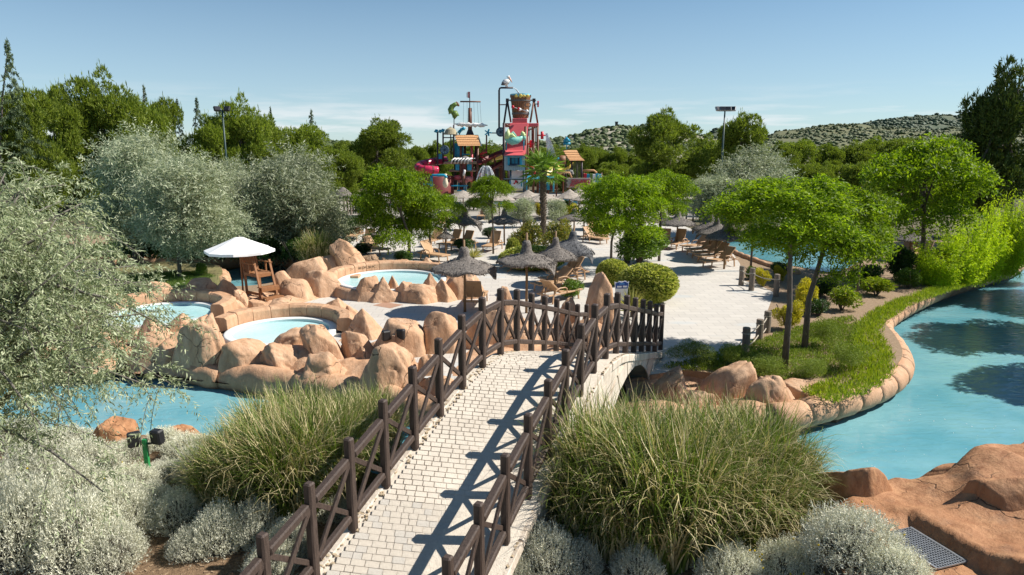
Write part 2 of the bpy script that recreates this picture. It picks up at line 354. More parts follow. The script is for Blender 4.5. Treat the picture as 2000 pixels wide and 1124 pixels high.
def land(name, poly, mat, z=0.0, zb=-1.5):
    bm = bmesh.new(); vs = [bm.verts.new((p[0], p[1], z)) for p in poly]
    f = bm.faces.new(vs); f.normal_update()
    if f.normal.z < 0: f.normal_flip()
    bmesh.ops.triangulate(bm, faces=[f])
    n = len(poly); lo = [bm.verts.new((p[0], p[1], zb)) for p in poly]
    for i in range(n): bm.faces.new((vs[i], vs[(i + 1) % n], lo[(i + 1) % n], lo[i]))
    bmesh.ops.recalc_face_normals(bm, faces=bm.faces)
    me = bpy.data.meshes.new(name); bm.to_mesh(me); bm.free(); me.materials.append(mat)
    return struct(link(name, me))
# near bank
near_px = [(-1400, 850), (-600, 846), (0, 850), (150, 854), (260, 850), (400, 850), (500, 862), (640, 895), (780, 940), (900, 965), (1100, 975), (1300, 975), (1480, 970), (1600, 975), (1760, 985), (1850, 970), (2000, 935), (2300, 890), (3300, 840)]
NEAR = smooth_path([at(x, y, NB) for x, y in near_px], 4)
nb = [(-BX, BY0, 0), (-BX, NEAR[0].y, 0)] + [tuple(p) for p in NEAR if abs(p.x) < BX - .5] + [(BX, NEAR[-1].y, 0), (BX, BY0, 0)]
land('near_bank', nb, MULCH, z=NB)
# central island joined with everything behind it
front_px = [(60, 660), (180, 690), (280, 722), (420, 744), (560, 762), (700, 782), (830, 812), (1000, 826), (1200, 832), (1400, 836), (1500, 832)]
FRONT = smooth_path([at(x, y, -.72) for x, y in front_px], 4)
curb_px = [(1500, 832), (1545, 828), (1640, 802), (1700, 780), (1745, 752), (1758, 724), (1744, 690), (1722, 657), (1735, 632), (1790, 599), (1850, 573), (1920, 551), (1970, 536), (1988, 523), (1984, 512), (2010, 497), (2110, 482)]
CURBP = smooth_path([at(x, y, -.60) for x, y in curb_px], 5)
back_px = [(-700, 545, -.85), (0, 522, -.85), (130, 518, -.85), (250, 516, -.85), (330, 518, -.85), (420, 520, -.85), (500, 518, -.85), (560, 518, -.85), (596, 524, -.5), (604, 529, 0), (570, 544, 0), (500, 557, 0), (430, 561, 0), (350, 570, 0), (280, 580, 0), (190, 596, 0), (100, 620, 0), (60, 655, 0)]
BACK = smooth_path([at(x, y, z) for x, y, z in back_px], 4)
cw = [p for p in CURBP if p.x < BX - 2]
back_of_bank = [at(x, y, 0) for x, y in ((60, 655), (150, 640), (262, 652), (350, 652), (440, 668), (560, 676), (660, 672), (740, 668), (800, 690), (850, 715), (900, 742), (960, 755), (1100, 750), (1225, 742), (1330, 722), (1460, 736), (1560, 750), (1640, 764))]
isl = [tuple(p) for p in back_of_bank] + [tuple(p) for p in cw if p.x > back_of_bank[-1].x + .2] + [(BX, cw[-1].y + 2, 0), (BX, BY1, 0), (-BX, BY1, 0), (-BX, BACK[0].y, 0)] + [tuple(p) for p in BACK if p.x > -BX + 1][:-1]
land('garden_ground', isl, SOIL)
# bank beyond the right edge of the picture, whose trees shade the lagoon
rb = [at(x, y, 0) for x, y in ((2075, 900), (2085, 760), (2090, 660), (2110, 600), (2160, 560), (2300, 540), (2700, 545), (3200, 700), (2600, 900))]
land('right_bank', [tuple(p) for p in rb], SOIL)
# islet with the slim grey tree
islet = smooth_path([at(x, y, -.5) for x, y in [(200, 545), (250, 533), (300, 529), (380, 526), (422, 534), (436, 546), (424, 556), (370, 563), (290, 568), (215, 562), (200, 545)]], 4)[:-1]
land('islet_ground', [tuple(p) for p in islet], plain('thin_lawn', (.12, .12, .04), .95, .4, 3, .6, 40, col2=(.24, .20, .10)), z=-.05)
# water sheets
mb = MB(); mb.add([(-BX, BY0, WZ), (BX, BY0, WZ), (BX, BY1, WZ), (-BX, BY1, WZ)], [(0, 1, 2, 3)])
struct(mb.obj('lagoon_water', WATER))
# pale paved plaza lying 4 mm over the garden ground, with a faint tile pattern
pm, n_, l_, b_ = _m('plaza_paving')
t_ = n_.new('ShaderNodeTexCoord'); bt = n_.new('ShaderNodeTexBrick')
bt.inputs['Scale'].default_value = 1.0; bt.inputs['Brick Width'].default_value = .6; bt.inputs['Row Height'].default_value = .4; bt.inputs['Mortar Size'].default_value = .012
bt.inputs['Color1'].default_value = (.50, .465, .415, 1); bt.inputs['Color2'].default_value = (.56, .52, .465, 1); bt.inputs['Mortar'].default_value = (.40, .37, .335, 1)
l_.new(t_.outputs['Object'], bt.inputs['Vector'])
z_ = n_.new('ShaderNodeTexNoise'); z_.inputs['Scale'].default_value = .5; z_.inputs['Detail'].default_value = 8; l_.new(t_.outputs['Object'], z_.inputs['Vector'])
mp_ = n_.new('ShaderNodeMapping'); mp_.inputs['Scale'].default_value = (.35, .8, 1); l_.new(t_.outputs['Object'], mp_.inputs[0])
v_ = n_.new('ShaderNodeTexVoronoi'); v_.inputs['Scale'].default_value = .9; l_.new(mp_.outputs[0], v_.inputs['Vector'])
r_ = n_.new('ShaderNodeValToRGB'); r_.color_ramp.elements[0].position = .16; r_.color_ramp.elements[1].position = .24
r_.color_ramp.elements[0].color = (.42, .42, .42, 1); r_.color_ramp.elements[1].color = (0, 0, 0, 1); l_.new(v_.outputs['Distance'], r_.inputs[0])
mx_ = n_.new('ShaderNodeMixRGB'); mx_.inputs[2].default_value = (.43, .48, .50, 1); l_.new(r_.outputs[0], mx_.inputs[0]); l_.new(bt.outputs[0], mx_.inputs[1])
mm_ = n_.new('ShaderNodeMixRGB'); mm_.blend_type = 'MULTIPLY'; mm_.inputs[0].default_value = .35
l_.new(mx_.outputs[0], mm_.inputs[1]); l_.new(z_.outputs['Fac'], mm_.inputs[2])
rz_ = n_.new('ShaderNodeMapRange'); rz_.inputs['From Min'].default_value = .3; rz_.inputs['From Max'].default_value = .7; rz_.inputs['To Min'].default_value = .75; l_.new(z_.outputs['Fac'], rz_.inputs[0]); l_.new(rz_.outputs[0], mm_.inputs[2])
l_.new(mm_.outputs[0], b_.inputs['Base Color']); b_.inputs['Roughness'].default_value = .8
bp_ = n_.new('ShaderNodeBump'); bp_.inputs['Strength'].default_value = .3; bp_.inputs['Distance'].default_value = .01; l_.new(bt.outputs['Fac'], bp_.inputs['Height']); bp_.invert = True; l_.new(bp_.outputs[0], b_.inputs['Normal'])
PLAZA = pm
plz_px = [(540, 640), (470, 615), (520, 600), (600, 585), (690, 575), (640, 540), (640, 512), (560, 490), (420, 470), (640, 448), (900, 430), (1150, 428), (1330, 440), (1390, 462), (1420, 480), (1445, 515), (1450, 548), (1480, 556), (1512, 572), (1502, 600), (1490, 630), (1478, 655), (1440, 690), (1360, 720), (1250, 735), (1050, 735), (880, 745), (800, 735), (740, 700)]
plz = [at(x, y, 0) for x, y in plz_px]
me = bpy.data.meshes.new('plaza'); bm = bmesh.new()
f = bm.faces.new([bm.verts.new((p.x, p.y, .004)) for p in plz]); f.normal_update()
if f.normal.z < 0: f.normal_flip()
bmesh.ops.triangulate(bm, faces=[f]); bm.to_mesh(me); bm.free(); me.materials.append(PLAZA)
struct(link('plaza_pavement', me))
# far paved terraces behind (sun decks round the splash park)
mb = MB(); mb.add([(-26, 58.0, .012), (28, 58.0, .012), (34, 92, .012), (-26, 92, .012)], [(0, 1, 2, 3)]); struct(mb.obj('splash_park_pavement', plain('far_paving', (.34, .31, .27), .85, .15, .6)))
mb = MB(); p = [at(x, y, 0) for x, y in ((640, 455), (640, 440), (1330, 440), (1370, 455))]
# terracotta square set in the plaza
q = [at(x, y, 0) for x, y in ((728, 597), (752, 591), (788, 596), (762, 603))]
mb = MB(); mb.add([(p.x, p.y, .008) for p in q], [(0, 1, 2, 3)])
struct(mb.obj('terracotta_patch_pavement', plain('terracotta_tile', (.36, .21, .14), .8, .12, 12)))
# soil bed on the right beside the plaza is the bare garden ground; pool behind the right-hand parasols
bp_px = [(1378, 470), (1420, 463), (1480, 458), (1600, 452), (1720, 452), (1700, 490), (1640, 530), (1560, 522), (1490, 508), (1440, 492), (1400, 482)]
bpw = smooth_path([at(x, y, 0) for x, y in bp_px + bp_px[:1]], 4)[:-1]
me = bpy.data.meshes.new('back_pool_water'); bm = bmesh.new()
f = bm.faces.new([bm.verts.new((p.x, p.y, .02)) for p in bpw]); f.normal_update()
if f.normal.z < 0: f.normal_flip()
bmesh.ops.triangulate(bm, faces=[f]); bm.to_mesh(me); bm.free(); me.materials.append(WATER)
struct(link('back_pool_water', me))

# ---------------------------------------------------------------- rounded stone curbs, one part per cast segment
def curb(name, path, r, seglen, label, mat=CURB, gap=.012, zc=-.62, wob=.02, seed=1, flat=1.0, group=None):
    rng = random.Random(seed)
    L = [0]
    for a, b in zip(path, path[1:]): L.append(L[-1] + (Vector(b) - Vector(a)).length)
    tot = L[-1]; k = max(1, round(tot / seglen))
    def pos(s):
        s = min(max(s, 0), tot)
        for i in range(len(path) - 1):
            if s <= L[i + 1] + 1e-9:
                t = (s - L[i]) / max(1e-9, L[i + 1] - L[i]); p = Vector(path[i]).lerp(Vector(path[i + 1]), t); return p
        return Vector(path[-1])
    t = empty(name, (path[len(path) // 2][0], path[len(path) // 2][1], zc)); tag(t, label, 'pool edge', group)
    off = Vector(t.location)
    for i in range(k):
        s0, s1 = tot * i / k + gap, tot * (i + 1) / k - gap
        n = 22 if wob > .03 else 7; pts = []; rs = []; dr = rng.uniform(-.02, .02) * min(1, wob / .03); dz = rng.uniform(-.008, .01)
        for j in range(n):
            e = j / (n - 1); p = pos(s0 + (s1 - s0) * e); p.z = zc + dz
            q = 1 - .07 * max(0, abs(e - .5) * 2 - .86) / .14
            pts.append(p - off); rs.append((r + dr + wob * math.sin(e * 7 + i)) * q)
        m = MB(); m.tube(pts, rs, 14)
        q_ = .11 if wob > .03 else 0
        if q_: m.v = [tuple(Vector(v) * 1.0 + Vector((mnoise.fractal(Vector(v) * 1.1 + Vector((i * 9, 0, 0)), 1, 2, 4), mnoise.fractal(Vector(v) * 1.1 + Vector((0, i * 9, 5)), 1, 2, 4), mnoise.fractal(Vector(v) * .9 + Vector((0, 3, 5)), 1, 2, 4))) * q_) for v in m.v]
        m.obj('curb_stone', mat, t, smooth=True)
    return t
curb('lagoon_curb', [p for p in CURBP if p.x < 36], .36, .95, 'long serpentine edge of rounded sandstone-coloured segments around the right-hand lagoon', zc=-.40, seed=3, gap=.005, wob=.006)
curb('lagoon_curb', FRONT, .38, 2.6, 'lumpy rounded rock edge between the left boulders and the blue lagoon', zc=-.52, wob=.05, seed=5, gap=.003)
bi = [p for p in BACK if p.x > -30]
curb('river_curb', smooth_path([at(x, y, -.5) for x, y in [(60, 518), (200, 513), (330, 514), (420, 515), (500, 512), (560, 511), (592, 520)]], 4), .40, 2.2, 'rounded rock edge on the far bank of the shaded river behind the white umbrella', zc=-.42, wob=.06, seed=6, gap=.003)
curb('islet_curb', islet[6:24] , .36, 1.6, 'rounded rock edge of the small tree islet left of the lifeguard chair', zc=-.45, wob=.04, seed=7, gap=.003)
curb('back_pool_curb', [at(x, y, .1) for x, y in [(1560, 532), (1500, 516), (1455, 500), (1425, 487), (1400, 478)]], .16, 1.1, 'low stone edge along the pool behind the right-hand sun loungers', zc=.03, seed=8)

# ---------------------------------------------------------------- the arched footbridge
def dz(k):
    return float(np.interp(k, KK, ZR))
KK = [-6, -3, -2, -1, 0, 1, 2, 3, 4, 5, 6, 7, 8, 9, 10, 11, 12, 13, 14, 15, 17]
ZL = [-.54, -.54, -.50, -.32, -.06, .19, .46, .73, 1.0, 1.25, 1.48, 1.63, 1.64, 1.46, 1.21, .97, .72, .46, .21, .02, .01]
ZR = [-.54, -.54, -.54, -.52, -.40, -.13, .19, .48, .76, 1.03, 1.29, 1.48, 1.52, 1.38, 1.14, .91, .69, .46, .20, .02, .01]
def LP(k): return Vector((-.24 + .346 * (k - 8), 13.83 + .797 * (k - 8), float(np.interp(k, KK, ZL))))
def RP(k): return Vector((-.24 + .346 * (k - 8) + 2.22, 13.89 + .797 * (k - 8), float(np.interp(k, KK, ZR))))
bridge = empty('footbridge', LP(8)); bridge.location.z = 0
tag(bridge, 'arched stone footbridge with sett paving and travertine sides over the lagoon', 'bridge')
BO = Vector(bridge.location)
K0, K1 = -5.0, 15.6
ks = [K0 + (K1 - K0) * i / 80 for i in range(81)]
aL, aR = Vector((-.17, 0, 0)), Vector((.17, 0, 0))
mb = MB(); vs = []; fs = []
for k in ks:
    vs += [LP(k) + aL - BO + Vector((0, 0, .0145)), RP(k) + aR - BO + Vector((0, 0, .0145))]
for i in range(len(ks) - 1): fs.append((2 * i, 2 * i + 1, 2 * i + 3, 2 * i + 2))
mb.add(vs, fs); mb.obj('deck_bed', MORTAR, bridge)
# side walls and vault
AK0, AK1, AH = 7.0, 12.6, 1.85
def arch_z(k):
    if k <= AK0 or k >= AK1: return None
    t = (k - AK0) / (AK1 - AK0) * 2 - 1
    return -1.05 + AH * math.sqrt(max(0, 1 - t * t))
wk = [K0] + [AK0 + (AK1 - AK0) * i / 28 for i in range(29)] + [K1]
wk = sorted(set([round(x, 4) for x in [-5 + .5 * i for i in range(42)] + wk]))
for side, off in ((LP, aL), (RP, aR)):
    mb = MB(); vs = []; fs = []
    for k in wk:
        p = side(k) + off - BO; a = arch_z(k); zb = -1.3 if a is None else a
        q = p.copy(); q.z = zb; p.z -= .16; vs += [q, p]
    for i in range(len(wk) - 1): fs.append((2 * i, 2 * i + 2, 2 * i + 3, 2 * i + 1))
    mb.add(vs, fs); mb.obj('side_wall', TRAV, bridge)
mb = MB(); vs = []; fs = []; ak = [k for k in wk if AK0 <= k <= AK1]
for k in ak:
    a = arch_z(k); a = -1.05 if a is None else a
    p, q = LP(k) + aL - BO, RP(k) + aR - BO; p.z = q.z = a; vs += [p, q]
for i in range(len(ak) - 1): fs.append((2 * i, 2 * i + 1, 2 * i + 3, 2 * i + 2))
mb.add(vs, fs); mb.obj('arch_vault', plain('shaded_vault_stone', (.16, .19, .17), .7, .2, 4), bridge)  # dark green tone paints in the vault's shade and the water's reflection
# coping stones, voussoirs and facing slabs standing a little proud of the right-hand wall (the side in view)
rng = random.Random(4)
dirR = (RP(12) - RP(9)); dirR.z = 0; dirR.normalize(); nR = Vector((dirR.y, -dirR.x, 0))
for side, off, sgn in ((RP, aR, 1), (LP, aL, -1)):
    k = -4.5
    while k < 15.4:
        dk = rng.uniform(.55, .95); a, b = side(k + .012) + off, side(min(k + dk, 15.55) - .012) + off
        m = MB(); d = (b - a).normalized(); nn = nR * sgn
        c = (a + b) / 2 + nn * (-.05 + rng.uniform(0, .012)) + Vector((0, 0, -.085))
        x = nn; y = d; z = x.cross(y) * sgn
        m.box(c - BO, (.22, (b - a).length, .165), M=Matrix((x, y, z)).transposed()); m.obj('coping_stone', TRAV, bridge, bevel=.012); k += dk
# voussoirs
for i in range(11):
    t0, t1 = math.pi * i / 11 + .012, math.pi * (i + 1) / 11 - .012
    mid = (AK0 + AK1) / 2; hw = (AK1 - AK0) / 2; poly = []
    for r_, tt in ((1.0, t0), (1.0, t1), (1.24, t1), (1.24, t0)):
        kk = mid - hw * math.cos(tt) * r_; zz = -1.05 + AH * math.sin(tt) * r_; poly.append((kk, zz))
    m = MB(); vs = []
    for o_ in (.002, .03):
        for kk, zz in poly:
            p = RP(kk) + aR + nR * o_; p.z = min(zz, RP(kk).z - .18); vs.append(p - BO)
    m.add(vs, [(0, 1, 2, 3), (7, 6, 5, 4), (0, 4, 5, 1), (1, 5, 6, 2), (2, 6, 7, 3), (3, 7, 4, 0)]); m.obj('voussoir', TRAV, bridge)
for zlo, zhi, off0 in ((-1.2, -.55, 0), (-.53, .0, .4), (.02, .5, .1), (.52, .95, .55), (.97, 1.4, .2)):
    k = 3.0 + off0
    while k < 15.2:
        dk = rng.uniform(.8, 1.5); k2 = min(k + dk, 15.5)
        mid = (AK0 + AK1) / 2; hw = (AK1 - AK0) / 2 * 1.25
        def inside(kk, zz): return abs(kk - mid) < hw and ((kk - mid) / hw) ** 2 + ((zz + 1.05) / (AH * 1.26)) ** 2 < 1
        top = min(zhi, dz(k) - .2, dz(k2) - .2)
        if top - zlo > .12 and not any(inside(kk, zz) for kk in (k, (k + k2) / 2, k2) for zz in (zlo, top)):
            a, b = RP(k + .012) + aR, RP(k2 - .012) + aR; o_ = rng.uniform(.012, .028); vs = []
            for oo in (.001, o_):
                for p, zz in ((a, zlo), (b, zlo), (b, top), (a, top)):
                    q = p + nR * oo; q.z = zz; vs.append(q - BO)
            m = MB(); m.add(vs, [(0, 1, 2, 3), (7, 6, 5, 4), (0, 4, 5, 1), (1, 5, 6, 2), (2, 6, 7, 3), (3, 7, 4, 0)]); m.obj('facing_slab', TRAV, bridge)
        k += dk
# setts: the ones that show largest are single parts, the rest one joined part
rows = []
k = K0 + .1; row = 0
while k < K1 - .1:
    rows.append((k, row)); k += .125; row += 1
sett_mesh = []
for i, (mt, s) in enumerate(((PAVER, 1.0), (PAVERB, 1.0), (PAVER, .98))):
    m = MB(); m.box((0, 0, 0), (1, 1, 1)); me = m.mesh('sett_%d' % i, mt, bevel=.03); sett_mesh.append(me)
NSINGLE = 0; rest = MB()
for k, row in rows:
    w = 14; o_ = (row % 2) * .5
    a, b = LP(k) + Vector((.10, 0, 0)), RP(k) + Vector((-.10, 0, 0))
    d = (LP(k + .05) - LP(k)).normalized(); x = (b - a).normalized(); zn = x.cross(d).normalized(); y = zn.cross(x)
    M3 = Matrix((x, y, zn)).transposed(); Lw = (b - a).length
    cuts = [0.0]
    while cuts[-1] < 1: cuts.append(cuts[-1] + rng.uniform(.10, .205) / Lw)
    cuts[-1] = 1.0
    if cuts[-1] - cuts[-2] < .03: cuts.pop(-2)
    for t0, t1 in zip(cuts, cuts[1:]):
        if t1 - t0 < .03: continue
        c = a.lerp(b, (t0 + t1) / 2) + zn * (-.006 + rng.uniform(-.002, .003)); wd = (t1 - t0) * Lw - .005 - rng.uniform(0, .006); ln = .125 * .869 - .005 - rng.uniform(0, .005)
        vis = -.2 < k < 2.6
        sk = Matrix.Rotation(rng.uniform(-.012, .012), 3, 'Z')
        if vis and NSINGLE < 300:
            o = link('sett', sett_mesh[rng.choice((0, 0, 0, 1, 2))], bridge); NSINGLE += 1
            o.matrix_local = Matrix.Translation(c - BO) @ (M3 @ sk).to_4x4() @ Matrix.Diagonal((wd, ln, .05, 1))
        else:
            h = .025; Q = M3 @ sk; cb = c - BO; vs = [cb + Q @ Vector((sx * wd / 2, sy * ln / 2, -h)) for sx, sy in ((-1, -1), (1, -1), (1, 1), (-1, 1))] + [cb + Q @ Vector((sx * (wd / 2 - .004), sy * (ln / 2 - .004), h)) for sx, sy in ((-1, -1), (1, -1), (1, 1), (-1, 1))]
            rest.add(vs, [(4, 5, 6, 7), (0, 1, 5, 4), (1, 2, 6, 5), (2, 3, 7, 6), (3, 0, 4, 7)])
stuff(rest.obj('setts', PAVER, bridge))
# near path beyond the picture edge is the same deck; verge of loose sandy stone chips along the left edge
mb = MB()
for i in range(900):
    k = rng.uniform(-4, 9); side = rng.random() < .6
    p = (LP(k) + Vector((rng.uniform(-.16, .09), 0, .0))) if side else (RP(k) + Vector((rng.uniform(-.08, .2), 0, 0)))
    s = rng.uniform(.012, .04); mb.box(p - BO + Vector((0, 0, s * .1)), (s * 1.5, s, s * .7), rz=rng.uniform(0, 3))
stuff(mb.obj('verge_chips', plain('sandy_chips', (.42, .33, .22), .9, .3, 20), bridge))
# railings: one thing per side
def railing(side, label, k_lo, seed):
    t = empty('bridge_railing', side(8)); t.location.z = 0; O = Vector(t.location); tag(t, label, 'railing', 'bridge railings')
    dr = Vector((.398, .917, 0)); nr = Vector((.917, -.398, 0))
    pm_ = MB(); pm_.box((0, 0, .66), (.125, .125, 1.52)); pm_.v += []
    me_post = pm_.mesh('post_mesh', WOODDK, bevel=.022)
    for k in range(k_lo, 16):
        p = side(k); o = link('post', me_post, t, p - O, math.atan2(dr.y, dr.x))
        if k == 15: continue
        q = side(k + 1); up = Vector((0, 0, 1))
        g = (q - p).normalized() * .068
        for h_, nm, w_ in ((1.12, 'top_rail', .12), (.24, 'bottom_rail', .105)):
            MB().bar(p - O + up * h_ + g, q - O + up * h_ - g, w_, w_).obj(nm, WOODDK, t, bevel=.02)
        MB().bar(p - O + up * .30 + g + nr * .024, q - O + up * 1.06 - g + nr * .024, .044, .075).obj('brace', WOODDK, t, bevel=.006)
        MB().bar(p - O + up * 1.06 + g - nr * .024, q - O + up * .30 - g - nr * .024, .044, .075).obj('brace', WOODDK, t, bevel=.006)
    return t
railing(LP, 'dark brown timber railing with crossed braces along the left side of the footbridge', -2, 1)
railing(RP, 'dark brown timber railing with crossed braces along the right side of the footbridge', -2, 2)
# ================================================================ boulders
_ico = {}
def ico(n):
    if n not in _ico:
        bm = bmesh.new(); bmesh.ops.create_icosphere(bm, subdivisions=n, radius=1)
        bm.verts.ensure_lookup_table()
        V = np.array([v.co[:] for v in bm.verts]); F = np.array([[v.index for v in f.verts] for f in bm.faces]); bm.free(); _ico[n] = (V, F)
    return _ico[n]
def rock_mesh(seed, size, kind='round', peak=.5, mat=None, sub=5, tilt=0.0, rough=1.0, planes=None):
    """rounded polyhedron from random cutting planes, sheared so its summit stands at the given fraction of its width"""
    rng = np.random.default_rng(seed); V, F = ico(sub)
    N = []; Cc = []
    def pl(az, el, c): N.append((math.cos(el) * math.cos(az), math.cos(el) * math.sin(az), math.sin(el))); Cc.append(c)
    k = {'cone': 5, 'spire': 5, 'slab': 7, 'block': 4, 'round': 7, 'wedge': 5}[kind]
    a0 = rng.uniform(0, 6.28)
    for i in range(k):
        az = a0 + (i + rng.uniform(-.28, .28)) * 2 * math.pi / k
        if kind == 'cone': pl(az, R(rng.uniform(30, 50)), rng.uniform(.58, .72))
        elif kind == 'spire': pl(az, R(rng.uniform(6, 20)), rng.uniform(.6, .74))
        elif kind == 'block': pl(az, R(rng.uniform(0, 14)), rng.uniform(.66, .8))
        elif kind == 'slab': pl(az, R(rng.uniform(8, 40)), rng.uniform(.7, .9))
        elif kind == 'wedge': pl(az, R(rng.uniform(10, 45)), rng.uniform(.58, .8))
        else: pl(az, R(rng.uniform(5, 40)), rng.uniform(.68, .86))
    if kind in ('round', 'block', 'slab', 'wedge'):
        for i in range(3): pl(rng.uniform(0, 6.28), R(rng.uniform(55, 82)), rng.uniform(.62, .8))
    elif kind == 'spire':
        for i in range(2): pl(a0 + 1 + i * 2.6, R(rng.uniform(40, 58)), rng.uniform(.66, .74))
        pl(0, R(88), .95)
    else: pl(rng.uniform(0, 6.28), R(75), .93)
    for i in range(2): pl(rng.uniform(0, 6.28), R(rng.uniform(20, 60)), rng.uniform(.68, .8))
    if planes:
        N = []; Cc = []
        for a_, e_, c_ in planes: pl(R(a_), R(e_), c_)
    N = np.array(N); Cc = np.array(Cc)
    dn = V @ N.T; q = np.where(dn > .02, dn / Cc, 0.0); p = 38.0 if kind != 'round' else 20.0
    rad = 1.0 / (np.sum(q ** p, 1) + .6 ** p) ** (1 / p)
    P = V * rad[:, None]
    off = rng.uniform(-50, 50, 3)
    nz = np.array([mnoise.fractal(Vector(x * 1.6 + off), 1.0, 2.0, 3) for x in P]) * .055 * rough
    cz = np.array([abs(mnoise.noise(Vector((x[0] * 1.1 + off[0], x[1] * 1.1, x[2] * 2.2 + off[2])))) for x in P])
    nz += np.array([mnoise.fractal(Vector((x[0] * 5 + off[0], x[1] * 5 + off[1], x[2] * 8 + x[0] * 2)), .8, 2.0, 3) for x in P]) * .014 * rough
    crease = -.05 * rough * np.clip(1 - cz / .07, 0, 1)
    P = P * (1 + nz + crease)[:, None]
    P[:, 2] = np.maximum(P[:, 2], -.35)
    z = (P[:, 2] - P[:, 2].min()) / (P[:, 2].max() - P[:, 2].min())
    for ax in (0, 1):
        P[:, ax] = (P[:, ax] - P[:, ax].min()) / (P[:, ax].max() - P[:, ax].min()) - .5
    top = P[z > .93, 0].mean()
    P[:, 0] += (peak - .5 - top) * z * .9
    P[:, 0] = (P[:, 0] - P[:, 0].min()) / (P[:, 0].max() - P[:, 0].min()) - .5
    P[:, 2] = z
    P *= np.array(size)
    me = npmesh('rock', P, F, mat or ROCK); me.polygons.foreach_set('use_smooth', np.ones(len(F), bool)); return me
SEED = [100]
def rock(x0, y0, x1, y1, label, kind='round', peak=.5, zb=0.0, depth=.8, mat=None, sub=5, sink=.15, seed=None, rough=1.0, group=None, rz=0, planes=None):
    """boulder filling that box of the photograph, its foot on the ground at height zb"""
    SEED[0] += 1; seed = seed or SEED[0]
    if zb <= -.4 and 640 < y1 < 775 and x1 < 830: x0 -= 8; x1 += 8; y1 += 14
    if zb <= -.4 and x0 > 1240 and y1 < 850: x0 -= 8; x1 += 8; y0 -= 4
    foot = at((x0 + x1) / 2, y1, zb)
    wd = (x1 - x0) / ppm(foot.y, zb); dp = wd * depth
    wd = 1.2 * (x1 - x0) / ppm(foot.y + dp * .4, zb); dp = wd * depth
    cy = foot.y + dp * .36
    top = atY((x0 + x1) / 2, y0, cy + dp * .02); h = max(.12, top.z - zb)
    cx = atY((x0 + x1) / 2, y1, cy).x
    me = rock_mesh(seed, (wd, dp, h + sink), kind, peak, mat, sub, rough=rough, planes=planes)
    o = link('boulder', me, None, (cx, cy, zb - sink), rz); tag(o, label, 'boulder', group); return o
# --- front row, left to right, standing on the lagoon edge
rock(262, 614, 346, 672, 'orange cone-shaped boulder in front of the leftmost round pool, beside the silver tree', 'cone', .45, -.1)
rock(322, 613, 392, 655, 'low rounded boulder between the leftmost round pool and the tallest brown boulder', 'round', .5, -.1)
rock(262, 648, 330, 706, 'squat boulder low at the lagoon edge directly right of the silver tree leaves', 'round', .6, -.45)
rock(318, 652, 366, 706, 'narrow upright block wedged left of the tallest brown boulder', 'block', .55, -.45, 1.0)
rock(352, 610, 458, 716, 'tallest brown boulder with dark weathered hollows, between the two round pools', 'wedge', .58, -.45, .8, rough=1.6)
rock(438, 662, 534, 722, 'smooth grey-brown dome boulder at the lagoon edge below the middle round pool', 'round', .4, -.45)
rock(515, 668, 610, 728, 'split boulder with parallel cracks sloping to the right at the lagoon edge', 'wedge', .28, -.45, rough=1.5)
rock(520, 638, 610, 690, 'flat pale slab tilted over the front rim of the middle round pool', 'slab', .75, -.1, 1.0)
rock(598, 632, 684, 712, 'large sharp-edged block with a vertical left face right of the middle round pool', 'block', .15, -.2, .9)
rock(584, 684, 700, 745, 'broad cracked boulder standing lowest at the lagoon edge', 'wedge', .5, -.45, rough=1.3)
rock(664, 645, 748, 708, 'leaning boulder with a dark streaked left face behind the broad cracked one', 'wedge', .3, -.15)
rock(684, 676, 738, 716, 'small pointed brown rock tucked between two larger boulders below the twin floodlight', 'cone', .45, -.2)
rock(694, 668, 816, 766, 'big bulging boulder with a shaggy dark left side next to the bridge railing', 'round', .55, -.45, .8, rough=1.5)
rock(668, 602, 762, 668, 'wedge boulder with a dark cleft at the right end of the middle round pool', 'cone', .45, -.05)
rock(715, 622, 842, 705, 'long low sloping rock behind the twin floodlight', 'slab', .5, -.05, .9, rough=.6)
rock(820, 604, 912, 694, 'large smooth pale boulder behind the left railing with a rounded top', 'round', .45, -.05, .8, rough=.6)
rock(960, 560, 1006, 645, 'upright rounded rock behind the highest railing post', 'round', .55, 0, .9)
rock(900, 604, 1068, 690, 'wide pale rock wall seen through the far half of the left railing', 'slab', .4, -.05, .45, rough=.7)
rock(1128, 530, 1208, 668, 'tall pointed sandstone boulder beside the blue notice board', 'spire', .55, -.1, .9)
rock(1088, 581, 1136, 655, 'small rounded boulder left of the tall pointed one', 'round', .5, 0, .9)
rock(1052, 622, 1212, 696, 'broad low rock under the tall pointed boulder behind the railing', 'slab', .6, -.1, .5)
rock(800, 690, 876, 790, 'rust brown rock at the water under the left railing', 'round', .5, -.75, .8)
rock(860, 740, 930, 830, 'dark rust rock under the footbridge at the water line', 'block', .5, -.9, .8, mat=ROCKDK)
# --- between the pools and the lifeguard chair
rock(452, 566, 494, 606, 'egg-shaped pointed boulder at the foot of the lifeguard chair', 'spire', .35, 0)
rock(440, 583, 484, 612, 'flat-topped rock at the right end of the leftmost round pool', 'wedge', .4, .0)
rock(482, 584, 534, 612, 'striped low boulder right of the egg-shaped one', 'wedge', .3, 0)
rock(524, 582, 594, 614, 'spreading low boulder at the edge of the pale plaza above the middle pool', 'wedge', .35, 0)
rock(412, 583, 450, 600, 'small flat stone on the wall of the leftmost round pool', 'slab', .5, .05)
rock(612, 582, 694, 622, 'triangular boulder on the plaza edge above the middle round pool', 'cone', .6, 0)
rock(668, 597, 712, 625, 'small rock at the right foot of the triangular boulder', 'cone', .3, 0)
rock(352, 544, 440, 592, 'shaded dark hump of rock left of the white umbrella pole', 'round', .5, -.1)
rock(404, 545, 486, 594, 'shaded peaked rock under the white umbrella', 'cone', .45, -.1)
